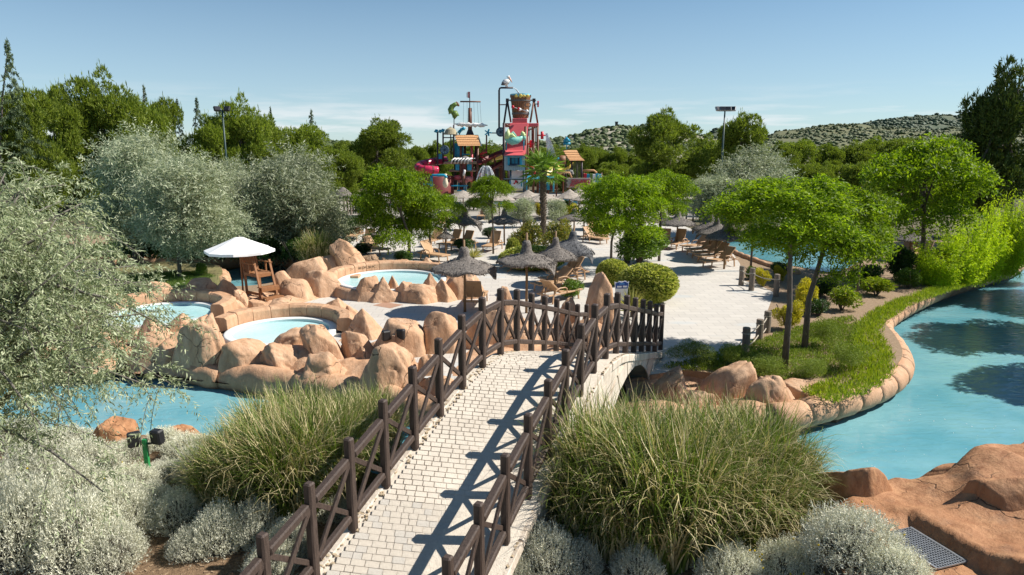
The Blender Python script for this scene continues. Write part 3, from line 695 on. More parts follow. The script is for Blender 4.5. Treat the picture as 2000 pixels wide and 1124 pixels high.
rock(284, 548, 356, 590, 'sunlit sloping rock behind the leftmost round pool', 'slab', .3, -.1)
rock(536, 528, 596, 578, 'sunlit leaning slab just right of the lifeguard chair', 'slab', .25, 0)
rock(540, 545, 618, 590, 'broad two-tone boulder right of the lifeguard chair', 'round', .45, 0)
rock(592, 525, 680, 582, 'large smooth boulder left of the three pool steps', 'round', .4, 0)
rock(538, 503, 640, 556, 'long sloping sunlit rock bank rising right behind the lifeguard chair', 'slab', .75, 0, .6, rough=.6)
rock(650, 466, 724, 530, 'tall shark-fin boulder behind the far round pool', 'spire', .22, 0, .7)
rock(630, 499, 674, 530, 'small leaning rock left of the shark-fin boulder', 'wedge', .35, 0)
rock(612, 501, 646, 530, 'small knobbly rock at the left end of the far boulder group', 'cone', .55, 0)
rock(708, 496, 756, 524, 'rough pebbled dark boulder behind the far round pool', 'round', .4, 0, mat=ROCKPEB, rough=2.2)
rock(738, 503, 762, 522, 'small pebbled stone right of the rough dark boulder', 'round', .5, 0, mat=ROCKPEB, rough=2)
rock(752, 507, 822, 526, 'long low flat rock along the back wall of the far round pool', 'slab', .5, 0, .5)
rock(814, 502, 860, 526, 'low peaked rock at the back right of the far round pool', 'cone', .4, 0)
# --- front wall of the far pool
rock(684, 540, 748, 590, 'smooth rounded boulder right of the three pool steps', 'round', .6, 0)
rock(712, 541, 786, 593, 'dark shaded peaked boulder in the front wall of the far round pool', 'cone', .5, 0, rough=1.3)
rock(746, 538, 796, 588, 'small sunlit peak behind the dark boulder of the far pool wall', 'cone', .45, 0)
rock(768, 549, 826, 591, 'small overhanging rock in the middle of the far pool wall', 'wedge', .4, 0)
rock(778, 555, 860, 595, 'broad lumpy rock at the foot of the far pool wall', 'round', .5, 0, rough=1.3)
rock(818, 533, 876, 584, 'dark-sided peak at the right of the far round pool', 'cone', .4, 0)
rock(832, 545, 902, 592, 'boulder with a round hole-like shadow in the far pool wall', 'cone', .45, 0)
rock(864, 524, 955, 586, 'large pale boulder ending the far pool wall on the right, under the thatched parasol', 'slab', .5, 0, .7)
rock(680, 566, 702, 582, 'small dark stone at the foot of the pool steps', 'wedge', .6, 0)
# --- right of the bridge
rock(1318, 707, 1470, 806, 'large triangular sandstone slab at the right foot of the bridge', 'wedge', .8, -.6, .6)
rock(1450, 735, 1575, 822, 'stepped sandstone boulder right of the large triangular slab', 'slab', .4, -.5, .6, rough=1.3)
rock(1525, 744, 1632, 800, 'low sandstone rock running down to the curved stone edge', 'slab', .3, -.5, .6)
rock(1252, 720, 1345, 806, 'sloping sandstone rock against the bridge wall', 'slab', .7, -.5, .7)
rock(1275, 764, 1400, 842, 'low sandstone rock at the water behind the tall grass', 'slab', .6, -.85, .6)
rock(1395, 770, 1545, 842, 'rounded sandstone ledge above the lagoon behind the tall grass', 'slab', .5, -.85, .6)
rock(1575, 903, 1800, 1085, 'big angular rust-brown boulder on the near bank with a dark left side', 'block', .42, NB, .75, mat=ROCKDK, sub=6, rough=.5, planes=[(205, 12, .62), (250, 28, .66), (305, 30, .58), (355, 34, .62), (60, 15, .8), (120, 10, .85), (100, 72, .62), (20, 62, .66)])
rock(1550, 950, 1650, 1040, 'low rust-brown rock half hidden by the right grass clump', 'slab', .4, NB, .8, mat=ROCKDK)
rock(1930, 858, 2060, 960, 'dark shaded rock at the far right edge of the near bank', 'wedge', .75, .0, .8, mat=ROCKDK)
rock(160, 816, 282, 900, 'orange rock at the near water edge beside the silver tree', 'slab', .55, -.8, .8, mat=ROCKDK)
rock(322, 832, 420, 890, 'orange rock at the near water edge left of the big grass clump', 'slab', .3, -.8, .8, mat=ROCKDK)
rock(168, 566, 262, 606, 'rock glimpsed through the silver tree behind the leftmost pool', 'slab', .5, 0, .7)
rock(126, 632, 240, 706, 'rock glimpsed through the silver tree at the left end of the lagoon edge', 'round', .5, -.4, .8)
rock(20, 640, 132, 712, 'leftmost rock glimpsed through the silver tree by the lagoon', 'round', .5, -.5, .8)
# --- near right ledge with the drain recess: a shaped sheet of rock
def ledge():
    N = 120; x0, x1, y0, y1 = 4.55, 12.5, 5.2, 13.6
    ep = [at(x, y, .5) for x, y in ((1500, 985), (1600, 960), (1760, 935), (1850, 925), (1920, 905), (1970, 880), (2050, 860), (2300, 820))]; EX = [p.x for p in ep]; EY = [p.y + .6 for p in ep]
    g1 = at(1738, 1038, .25); g2 = at(1845, 1106, .25); gd = Vector((g2.x - g1.x, g2.y - g1.y, 0)); gl = gd.length; gd.normalize(); gn = Vector((-gd.y, gd.x, 0))
    if gn.x < 0: gn = -gn
    vs = []
    for i in range(N + 1):
        for j in range(N + 1):
            x, y = x0 + (x1 - x0) * i / N, y0 + (y1 - y0) * j / N
            edge = float(np.interp(x, EX, EY)) + .12 * math.sin(x * 3.1)
            h = .52 + .10 * (x - 7) + .10 * mnoise.fractal(Vector((x * .7, y * .7, 3)), 1, 2, 4) + .26 * mnoise.noise(Vector((x * .55, y * .55, 9))) - .12 * abs(mnoise.noise(Vector((x * .8 + y * .3, y * .5, 4))))
            h += .10 * max(-.6, min(.6, 3 * mnoise.noise(Vector((x * .9 - y * .35, y * .7 + .4 * x, 21)))))
            t = edge - y
            h -= .0 if t > .5 else (.5 - t) ** 1.7 * 2.4
            h -= max(0, 5.6 - x) ** 1.4 * .9
            d = Vector((x - g1.x, y - g1.y, 0)); a, b = d.dot(gd), d.dot(gn)
            if -.25 < a < gl + .9:
                # flat channel on the grate side, steep wall on the other
                wall = min(1, max(0, (b - .42) / .16)); out = max(0, min(1, (-a - .0) / .25)) + max(0, min(1, (a - gl - .3) / .6))
                k = min(1, max(out, wall)); h = h * k + .20 * (1 - k)
            elif b < .45: h = min(h, .3)
            vs.append((x, y, max(h, -1.3)))
    fs = [(i * (N + 1) + j, (i + 1) * (N + 1) + j, (i + 1) * (N + 1) + j + 1, i * (N + 1) + j + 1) for i in range(N) for j in range(N)]
    m = MB(); m.add(vs, fs); o = m.obj('rock_ledge', ROCKDK, smooth=True); tag(o, 'broad rust-brown rock ledge with cracks around the drain on the near right bank', 'rock ledge')
    # drain grate: perforated metal lying in the recess
    t = empty('drain_grate', (g1.x, g1.y, .235)); tag(t, 'perforated metal drain grate set in the rust-brown rock ledge', 'grate')
    m = MB(); W = .5; ang = math.atan2(gd.y, gd.x); nx, ny = int(gl / .045), int(W / .045)
    for i in range(nx + 1): a = gd * (gl * i / nx); m.bar(a - gn * .12, a + gn * (W - .12), .012, .02)
    for j in range(ny + 1): a = gn * (W * j / ny - .12) + Vector((0, 0, .003)); m.bar(a, a + gd * gl, .012, .02)
    m.obj('grating', GALV, t)
    m = MB()
    for a, b in ((gn * -.14, gn * -.14 + gd * gl), (gn * (W - .1), gn * (W - .1) + gd * gl)): m.bar(a, b, .03, .035)
    m.obj('grate_frame', GALV, t)
    m = MB(); m.bar(gn * .13 - Vector((0, 0, .02)), gn * .13 + gd * gl - Vector((0, 0, .02)), .5, .01); m.obj('drain_shade_sheet', plain('drain_shade_black', (.02, .02, .02), .9), t)  # flat near-black sheet, painted shade in place of a hollow below the grating
ledge()
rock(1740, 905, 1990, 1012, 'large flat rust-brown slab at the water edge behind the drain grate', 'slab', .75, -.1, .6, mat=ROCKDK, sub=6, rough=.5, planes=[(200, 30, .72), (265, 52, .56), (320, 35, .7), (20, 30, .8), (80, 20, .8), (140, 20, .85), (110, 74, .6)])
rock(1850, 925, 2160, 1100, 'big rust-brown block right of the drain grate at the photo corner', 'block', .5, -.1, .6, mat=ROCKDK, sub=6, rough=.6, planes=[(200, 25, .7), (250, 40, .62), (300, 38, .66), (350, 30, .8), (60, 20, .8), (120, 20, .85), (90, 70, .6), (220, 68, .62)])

# ================================================================ round spa pools
def pool(px, py, diam, label, zr=.12, wall_h=.42, arc=(0, 180), seed=1, front=False):
    c = at(px, py, zr); r = diam / 2
    t = empty('round_pool', (c.x, c.y, 0)); tag(t, label, 'pool')
    m = MB(); m.lathe([(r, zr - .03), (r, zr + .02), (r - .04, zr + .035), (r - .22, zr + .03), (r - .25, zr + .01), (r - .25, zr - .12)], 64); m.obj('pool_rim', POOLT, t, smooth=True)
    m = MB(); m.lathe([(r - .26, zr), (r - .27, zr - .14), (r - .50, zr - .15), (r - .52, zr - .5)], 64); m.obj('tile_ring', POOLBLUE, t, smooth=False)
    m = MB(); m.lathe([(0.001, zr - .075), (r - .262, zr - .075)], 64); m.obj('pool_water', POOLW, t)
    m = MB(); m.lathe([(r + .1, zr - .2), (r + .0, zr - .2), (r, zr - .02)], 64); m.obj('pool_shell', POOLT, t)
    a0, a1 = arc; n = max(4, round((a1 - a0) / 360 * 2 * math.pi * r / .62)); rng = random.Random(seed)
    for i in range(n):
        b0, b1 = R(a0 + (a1 - a0) * i / n) + .002, R(a0 + (a1 - a0) * (i + 1) / n) - .002
        vs = []; fs = []; q = 6; hh = wall_h + rng.uniform(-.025, .025)
        prof = [(r + .02, zr), (r + .03, zr + hh - .08), (r + .10, zr + hh), (r + .42, zr + hh + .01), (r + .55, zr + hh - .07), (r + .60, -.05)]
        for j in range(q + 1):
            a = b0 + (b1 - b0) * j / q
            for rr, z in prof: vs.append((rr * math.cos(a), rr * math.sin(a), z))
        k = len(prof)
        for j in range(q):
            for l in range(k - 1): fs.append((j * k + l, (j + 1) * k + l, (j + 1) * k + l + 1, j * k + l + 1))
        fs += [tuple(range(k - 1, -1, -1)), tuple(q * k + l for l in range(k))]
        mm = MB(); mm.add(vs, fs); mm.obj('wall_stone', CURB, t, bevel=.014)
    return t, c, r
pool(318, 613, 3.8, 'leftmost round spa pool, partly behind the silver tree leaves', arc=(-12, 170), seed=2)
pool(550, 646, 3.5, 'middle round spa pool with mosaic tiles nearest the footbridge', arc=(2, 178), seed=3)
tp, cpool, rpool = pool(766, 546, 4.6, 'far round spa pool with three stone steps and painted depth marks', zr=.42, wall_h=.38, arc=(8, 205), seed=4)
# outer skirt of the raised far pool, and its painted lettering
m = MB(); m.lathe([(rpool + .02, .40), (rpool + .2, .36), (rpool + .35, -.05)], 64); m.obj('rock_skirt', ROCK, tp, smooth=True)
def text(body, size, mat, parent, loc, rot, name='lettering', ext=.002, align='CENTER', lab=None):
    cu = bpy.data.curves.new(name, 'FONT'); cu.body = body; cu.size = size; cu.extrude = ext; cu.align_x = align; cu.align_y = 'CENTER'
    tmp = bpy.data.objects.new(name, cu); COL.objects.link(tmp); bpy.context.view_layer.update()
    me = bpy.data.meshes.new_from_object(tmp.evaluated_get(bpy.context.evaluated_depsgraph_get())); me.materials.clear(); me.materials.append(mat)
    bpy.data.objects.remove(tmp); o = link(name, me, parent, loc); o.rotation_euler = rot; return o
BRNPNT = plain('brown_paint', (.13, .07, .035), .7)
for body, px_, s in (('80 CM', 694, .15), ('1,20 PC', 711, .15)):
    a = at(px_, 541, .42) - cpool; ang = math.radians(90 + (766 - px_) * .62); rr = rpool + .015
    text(body, s, BRNPNT, tp, (rr * math.cos(ang), rr * math.sin(ang), .42 + .2), (R(90), 0, ang - math.pi / 2), 'depth_mark')
# three stone steps up to the far pool
t = empty('pool_steps', at(672, 568)); tag(t, 'three stone steps rising between boulders to the far round pool', 'steps')
O = Vector(t.location)
for i, (xa, xb, y, z) in enumerate(((652, 692, 573, .15), (662, 698, 566, .30), (673, 701, 559, .45))):
    a, b = at(xa, y, 0), at(xb, y, 0); c = (a + b) / 2
    m = MB(); m.box((c.x - O.x + .0, c.y - O.y + .25, z / 2), ((b - a).length, .55, z)); m.obj('step', TRAV if False else CURB, t, bevel=.02)

# ---------------------------------------------------------------- the lumpy rock bank all boulders of the front row grow out of
def inpoly(x, y, P):
    c = False
    for a, b in zip(P, P[1:] + P[:1]):
        if (a[1] > y) != (b[1] > y) and x < (b[0] - a[0]) * (y - a[1]) / (b[1] - a[1]) + a[0]: c = not c
    return c
def bank(polypx, label, step, zt, zb_edge, seed, mat, amp=.22):
    P = [tuple(at(x, y, z))[:2] for x, y, z in polypx]; xs = [p[0] for p in P]; ys = [p[1] for p in P]
    x0, x1, y0, y1 = min(xs), max(xs), min(ys), max(ys); nx, ny = int((x1 - x0) / step) + 1, int((y1 - y0) / step) + 1
    seg = [(Vector((a[0], a[1])), Vector((b[0], b[1]))) for a, b in zip(P, P[1:] + P[:1])]
    PZ = [p[2] for p in polypx]; segz = list(zip(PZ, PZ[1:] + PZ[:1]))
    def edged(x, y):
        q = Vector((x, y)); best = 9; ez = 0
        for (a, b), (za, zb_) in zip(seg, segz):
            ab = b - a; t = max(0, min(1, (q - a).dot(ab) / max(1e-9, ab.dot(ab)))); dd = (q - a - ab * t).length
            if dd < best: best = dd; ez = za + (zb_ - za) * t
        return best, ez
    idx = {}; vs = []; fs = []
    def vert(i, j):
        if (i, j) not in idx:
            x, y = x0 + i * step, y0 + j * step; d, ez = edged(x, y); k = min(1, d / (1.3 if ez < -.2 else .5)); k = k * k * (3 - 2 * k)
            v = Vector((x * .9, y * .9, seed)); n_ = mnoise.fractal(v, 1, 2, 4); c_ = mnoise.noise(Vector((x * 1.1, y * 1.1, seed + 9)))
            z0_ = min(zb_edge, ez) if ez < -.2 else ez - .03; z = z0_ + (zt - z0_) * k + amp * (n_ + .7 * abs(c_) - .15) * k; idx[(i, j)] = len(vs); vs.append((x, y, z))
        return idx[(i, j)]
    for i in range(nx):
        for j in range(ny):
            if inpoly(x0 + (i + .5) * step, y0 + (j + .5) * step, P): fs.append((vert(i, j), vert(i + 1, j), vert(i + 1, j + 1), vert(i, j + 1)))
    m = MB(); m.add(vs, fs); o = m.obj('rock_bank', mat, smooth=True); tag(o, label, 'rock bank'); return o
bank([(40, 668, -.6), (180, 690, -.5), (280, 716, -.5), (420, 738, -.5), (560, 757, -.5), (700, 776, -.5), (830, 806, -.5), (940, 818, -.5), (900, 745, 0), (860, 715, 0), (812, 690, 0), (760, 650, 0), (720, 628, 0), (660, 640, 0), (620, 668, 0), (560, 678, 0), (480, 672, 0), (430, 655, 0), (400, 640, 0), (330, 645, 0), (240, 640, 0), (150, 620, 0), (60, 630, 0)], 'continuous lumpy rock bank between the left lagoon edge and the two nearer round pools', .12, .0, -.6, 3, ROCK, .22)
bank([(400, 575, 0), (470, 575, 0), (540, 575, 0), (600, 560, 0), (660, 540, 0), (660, 575, 0), (600, 592, 0), (540, 608, 0), (620, 612, 0), (700, 625, 0), (640, 628, 0), (560, 622, 0), (470, 612, 0), (430, 598, 0), (300, 590, 0), (260, 580, 0), (320, 570, 0)], 'low rock bank around the lifeguard chair between the river and the plaza', .16, .16, -.06, 6, ROCK, .15)
bank([(1215, 800, -.5), (1220, 738, 0), (1330, 716, 0), (1460, 730, 0), (1560, 745, 0), (1650, 760, 0), (1610, 766, -.2), (1525, 798, -.4), (1400, 836, -.6), (1225, 842, -.6)], 'rock bank at the right foot of the bridge down to the lagoon edge', .12, -.3, -.65, 12, ROCK, .16)
bank([(860, 740, 0), (900, 690, 0), (960, 640, 0), (1060, 630, 0), (1200, 650, 0), (1215, 690, 0), (1100, 715, 0), (980, 735, 0), (930, 790, -.4), (860, 790, -.4)], 'low rock bank behind the far half of the left railing', .14, .10, -.08, 15, ROCK, .14)
# ================================================================ parasols
def canopy_mesh(seed, H, Rr, mat, sag=.05, tear=None, lift=0.0):
    rng = random.Random(seed); n = 48
    prof = [(.09, .905), (.135, .885), (.16, .84), (.175, .79), (.235, .748), (.40, .716), (.56, .686), (.72, .656), (.86, .629), (.96, .607), (1.0, .592), (.99, .570), (.9, .592), (.6, .655), (.3, .715), (.16, .745)]
    off = Vector((seed * 3.1, 0, 0)); vs = []
    ph = rng.uniform(0, 6)
    for r, z in prof:
        for j in range(n):
            a = 2 * math.pi * j / n; d = Vector((math.cos(a), math.sin(a), 0))
            nzv = mnoise.fractal(d * 1.6 * (r + .25) + off, 1, 2, 4)
            edge = max(0, (r - .25) / .75)
            zz = (z + lift * max(0, r - .2) / .8) * H + nzv * .035 * H * edge - sag * H * edge ** 2 * (.5 + .5 * math.cos(4 * a + ph)) * .6
            if tear is not None:
                da = (a - tear + math.pi) % (2 * math.pi) - math.pi
                zz -= math.exp(-(da / .32) ** 2) * .13 * H * edge ** 2
            zz += mnoise.noise(d * r * 14 + off + Vector((0, 0, z * 22))) * .010 * H
            rr = r * Rr * (1 + .05 * mnoise.noise(d * 3 + off) * edge)
            vs.append((rr * d.x, rr * d.y, zz))
    k = len(prof); fs = [(i * n + j, i * n + (j + 1) % n, (i + 1) * n + (j + 1) % n, (i + 1) * n + j) for i in range(k - 1) for j in range(n)]
    fs.append(tuple(range(n - 1, -1, -1)))
    m = MB(); m.add(vs, fs); return m.mesh('thatch_canopy', mat, smooth=True)
def fringe_mesh(seed, H, Rr, mat, n=1100, lift=0.0):
    rng = np.random.default_rng(seed); a = rng.uniform(0, 6.28, n); r = np.sqrt(rng.uniform(.06, 1, n)); r[: n // 2] = rng.uniform(.93, 1.02, n // 2)
    z = np.interp(r, [.16, .205, .33, .5, .68, .85, .96, 1.02], np.array([.80, .765, .735, .700, .668, .636, .610, .585])) * H
    z = z + lift * H * np.maximum(0, r - .2) / .8
    C = np.stack([r * Rr * np.cos(a), r * Rr * np.sin(a), z], 1)
    D = np.stack([np.cos(a), np.sin(a), -.35 - 1.6 * (r > .92)], 1) + rng.normal(size=(n, 3)) * .28
    return leaves('thatch_fringe', C, D, rng.uniform(.05, .14, n) * Rr / 1.2, rng.uniform(.012, .03, n), mat, rng)
def parasol(xb, yb, ytip, halfpx, label, seed, mat=THATCH, tear=None, tilt=(0, 0), group='thatched parasols', sag=.025, cat='parasol', lift=0.0):
    b = at(xb, yb, 0); H = atY(xb, ytip, b.y).z; Rr = halfpx / ppm(b.y, H * .6)
    t = empty('thatched_parasol', b, random.Random(seed).uniform(0, 6) if tear is None else 0); t.rotation_euler = (tilt[0], tilt[1], t.rotation_euler.z); tag(t, label, cat, group)
    m = MB(); m.tube([(0, 0, -.05), (.01, 0, H * .4), (0, 0, H)], [.052, .048, .042], 9); m.obj('pole', POLEW, t, smooth=True)
    link('canopy', canopy_mesh(seed, H, Rr, mat, sag, tear, lift), t); stuff(link('fringe', fringe_mesh(seed, H, Rr, mat, lift=lift), t))
    m = MB()
    for i in range(8):
        a = i * math.pi / 4; m.bar((0, 0, H * .70), (Rr * .93 * math.cos(a), Rr * .93 * math.sin(a), H * .56), .025)
    m.obj('ribs', POLEW, t)
    return t
parasol(908, 610, 469, 63, 'dark thatched parasol nearest the middle plaza, left of two others', 11, tear=-.2, lift=.02)
parasol(1028, 612, 455, 58, 'dark thatched parasol with a torn hanging corner, in front of the hedge', 12, tear=-.35, sag=.03, lift=.06)
parasol(1084, 575, 452, 42, 'dark thatched parasol right behind the one with the torn corner', 13, sag=.05)
parasol(1106, 556, 440, 46, 'blackened ragged parasol with a collapsed lumpy canopy beside the hedge', 14, THATCHB, tear=-.4, sag=.1, tilt=(.0, .12))
parasol(903, 492, 400, 36, 'thatched parasol with a drooping right edge by the tan loungers in mid distance', 15, tear=-.3, tilt=(0, .08), lift=.04)
parasol(985, 478, 402, 31, 'small thatched parasol behind the slim tree left of the palm', 16)
parasol(1121, 465, 402, 33, 'thatched parasol right of the palm trunk in front of the yellow shrub', 17)
parasol(1140, 462, 404, 30, 'thatched parasol mostly behind the leafy tree right of the palm', 18)
parasol(871, 502, 438, 17, 'narrow closed-looking thatched parasol under the bright tree', 19, sag=.0)
parasol(696, 466, 424, 23, 'thatched parasol left of the bright tree beyond the shark-fin boulder', 20, sag=.02)
parasol(747, 490, 436, 20, 'small dark thatched parasol half behind the bright tree', 21)
parasol(715, 455, 412, 22, 'thatched parasol at the back left, above two others', 22)
parasol(1321, 484, 405, 35, 'leftmost thatched parasol of the right-hand pool side row', 23)
parasol(1385, 498, 412, 36, 'second thatched parasol of the right-hand pool side row', 24, tear=2.6)
parasol(1397, 508, 418, 40, 'third thatched parasol of the right-hand pool side row', 25, tear=2.8)
parasol(1414, 526, 422, 38, 'nearest thatched parasol of the right-hand pool side row', 26)
parasol(1775, 508, 440, 32, 'thatched parasol in the shade under the right-hand trees', 27)
parasol(1788, 500, 442, 26, 'further thatched parasol in the shade under the right-hand trees', 28)
def straw(xb, yb, ytop, halfpx, label, seed):
    b = at(xb, yb, 0); H = atY(xb, ytop, b.y).z; Rr = halfpx / ppm(b.y, H)
    t = empty('straw_parasol', b); tag(t, label, 'parasol', 'bleached straw parasols')
    m = MB(); m.tube([(0, 0, 0), (0, 0, H * .97)], .05, 8); m.obj('pole', POLEW, t)
    rng = random.Random(seed); vs = []; n = 40; prof = [(.02, 1), (.3, .90), (.65, .80), (1.0, .71), (.98, .685), (.5, .79), (.05, .9)]
    for r, z in prof:
        for j in range(n):
            a = 2 * math.pi * j / n; vs.append((r * Rr * math.cos(a), r * Rr * math.sin(a), z * H + rng.uniform(-.02, .02) * H * .6 * r))
    m = MB(); m.add(vs, [(i * n + j, i * n + (j + 1) % n, (i + 1) * n + (j + 1) % n, (i + 1) * n + j) for i in range(len(prof) - 1) for j in range(n)]); m.obj('canopy', STRAW, t, smooth=False)
for i, a in enumerate(((1031, 424, 371, 30, 'straw parasol partly behind the palm trunk on the left', 31), (1062, 430, 376, 40, 'widest bleached straw parasol behind the palm trunk', 32), (1112, 426, 370, 30, 'bleached straw parasol right of the palm below the red lettered sign', 33), (1150, 430, 374, 34, 'bleached straw parasol half behind the leafy tree right of the palm', 34), (1130, 420, 366, 22, 'far straw parasol peeking between two others', 35), (975, 425, 376, 34, 'shaded straw parasol right of the slim bright tree', 36), (905, 415, 372, 34, 'low straw parasol edge behind the left end of the splash park', 37))): straw(*a)

# ================================================================ sun loungers
def make_lounger(tilt=48):
    t = empty('sun_lounger'); L, Wd, z = 1.95, .62, .36
    m = MB()
    for s in (-1, 1): m.bar((0, s * Wd / 2, z), (1.95, s * Wd / 2, z), .05, .06)
    m.bar((.02, -Wd / 2, z), (.02, Wd / 2, z), .05, .06); m.bar((1.93, -Wd / 2, z), (1.93, Wd / 2, z), .05, .06); m.obj('frame', FRAMEM, t, bevel=.008)
    m = MB(); m.box((.62, 0, z + .02), (1.2, Wd - .06, .03)); m.obj('seat', SLING, t, bevel=.01)
    a = R(tilt); p0 = Vector((1.22, 0, z + .03)); d = Vector((math.cos(a), 0, math.sin(a))); p1 = p0 + d * .78
    m = MB(); m.bar(p0, p1, Wd - .06, .03); m.obj('backrest', SLING, t, bevel=.01)
    m = MB()
    for s in (-1, 1): m.bar(p0 + Vector((0, s * (Wd / 2 - .02), 0)), p1 + Vector((0, s * (Wd / 2 - .02), 0)), .04, .05)
    m.bar(p1 + Vector((0, -Wd / 2 + .02, 0)), p1 + Vector((0, Wd / 2 - .02, 0)), .04, .05)
    m.bar(p0 + d * .5, (1.85, 0, z), .03); m.obj('back_frame', FRAMEM, t)
    for x in (.22, 1.72):
        for s in (-1, 1): MB().bar((x, s * Wd / 2, 0), (x + (.05 if x < 1 else -.05), s * Wd / 2, z), .05).obj('leg', FRAMEM, t)
    for s in (-1, 1):
        y = s * (Wd / 2 + .03)
        MB().tube([(.92, y, z), (.95, y, z + .16), (1.05, y, z + .22), (1.35, y, z + .23), (1.55, y, z + .17), (1.68, y, z)], .026, 7).obj('armrest', FRAMEM, t, smooth=True)
    return t
LG = {}
def lounger(fx, fy, hx, hy, label, tilt=48):
    a, b = at(fx, fy, 0), at(hx, hy, 0); d = b - a
    if tilt not in LG: LG[tilt] = t = make_lounger(tilt)
    else: t = copytree(LG[tilt])
    t.location = a; t.rotation_euler = (0, 0, math.atan2(d.y, d.x)); tag(t, label, 'sun lounger', 'tan sun loungers')
lounger(1374, 524, 1440, 518, 'nearest tan sun lounger under the right-hand parasol row')
lounger(1363, 514, 1431, 509, 'second tan sun lounger from the front under the right-hand parasol row')
lounger(1352, 507, 1421, 502, 'third tan sun lounger from the front under the right-hand parasol row')
lounger(1342, 500, 1409, 495, 'fourth tan sun lounger from the front under the right-hand parasol row')
lounger(1333, 493, 1396, 488, 'farthest low tan sun lounger of the right-hand row by the pool')
lounger(1308, 489, 1352, 478, 'tan sun lounger turned with its upright back to the pool, left of the right-hand row', 68)
lounger(1286, 489, 1314, 476, 'shaded sun lounger half behind the shrub at the left of the right-hand row', 68)
lounger(1044, 572, 1124, 560, 'grey-shaded sun lounger nearest the bridge under the torn parasol', 40)
lounger(1058, 561, 1138, 551, 'middle sun lounger of three under the dark parasols', 48)
lounger(1073, 551, 1150, 543, 'farthest sun lounger of three under the dark parasols', 56)
lounger(1126, 580, 1052, 596, 'tan sun lounger with its back towards the bridge railing', 40)
lounger(938, 586, 914, 617, 'sun lounger seen from behind its backrest under the left dark parasol', 58)
lounger(860, 489, 908, 481, 'left one of two upright tan loungers under the drooping parasol', 62)
lounger(884, 492, 930, 484, 'right one of two upright tan loungers under the drooping parasol', 62)
lounger(950, 494, 988, 480, 'brown shaded lounger left of the clipped hedge', 62)
lounger(708, 490, 737, 478, 'upright tan lounger left of the bright tree', 68)
lounger(664, 471, 688, 462, 'tan lounger at the edge of the grey silver tree', 68)
lounger(686, 473, 708, 463, 'tan lounger under the far left parasol', 68)
lounger(830, 484, 866, 475, 'tan lounger behind the narrow parasol', 48)
lounger(756, 500, 706, 493, 'low lounger behind the pebbled dark boulder', 48)
lounger(872, 513, 828, 506, 'tan lounger with a raised back beside the far pool wall', 48)
lounger(1184, 478, 1126, 470, 'front one of three pinkish loungers beside the leafy tree right of the palm', 48)
lounger(1186, 471, 1138, 464, 'middle one of three pinkish loungers beside the leafy tree right of the palm', 62)
lounger(1192, 466, 1158, 458, 'back one of three pinkish loungers beside the leafy tree right of the palm', 62)
lounger(858, 446, 874, 440, 'far brown lounger standing upright above the drooping parasol', 68)
lounger(938, 431, 950, 426, 'far tan lounger behind the slim bright tree', 68)
lounger(1782, 512, 1812, 505, 'lounger in the shade under the right-hand trees', 48)
lounger(1750, 506, 1778, 500, 'second lounger in the shade under the right-hand trees', 48)

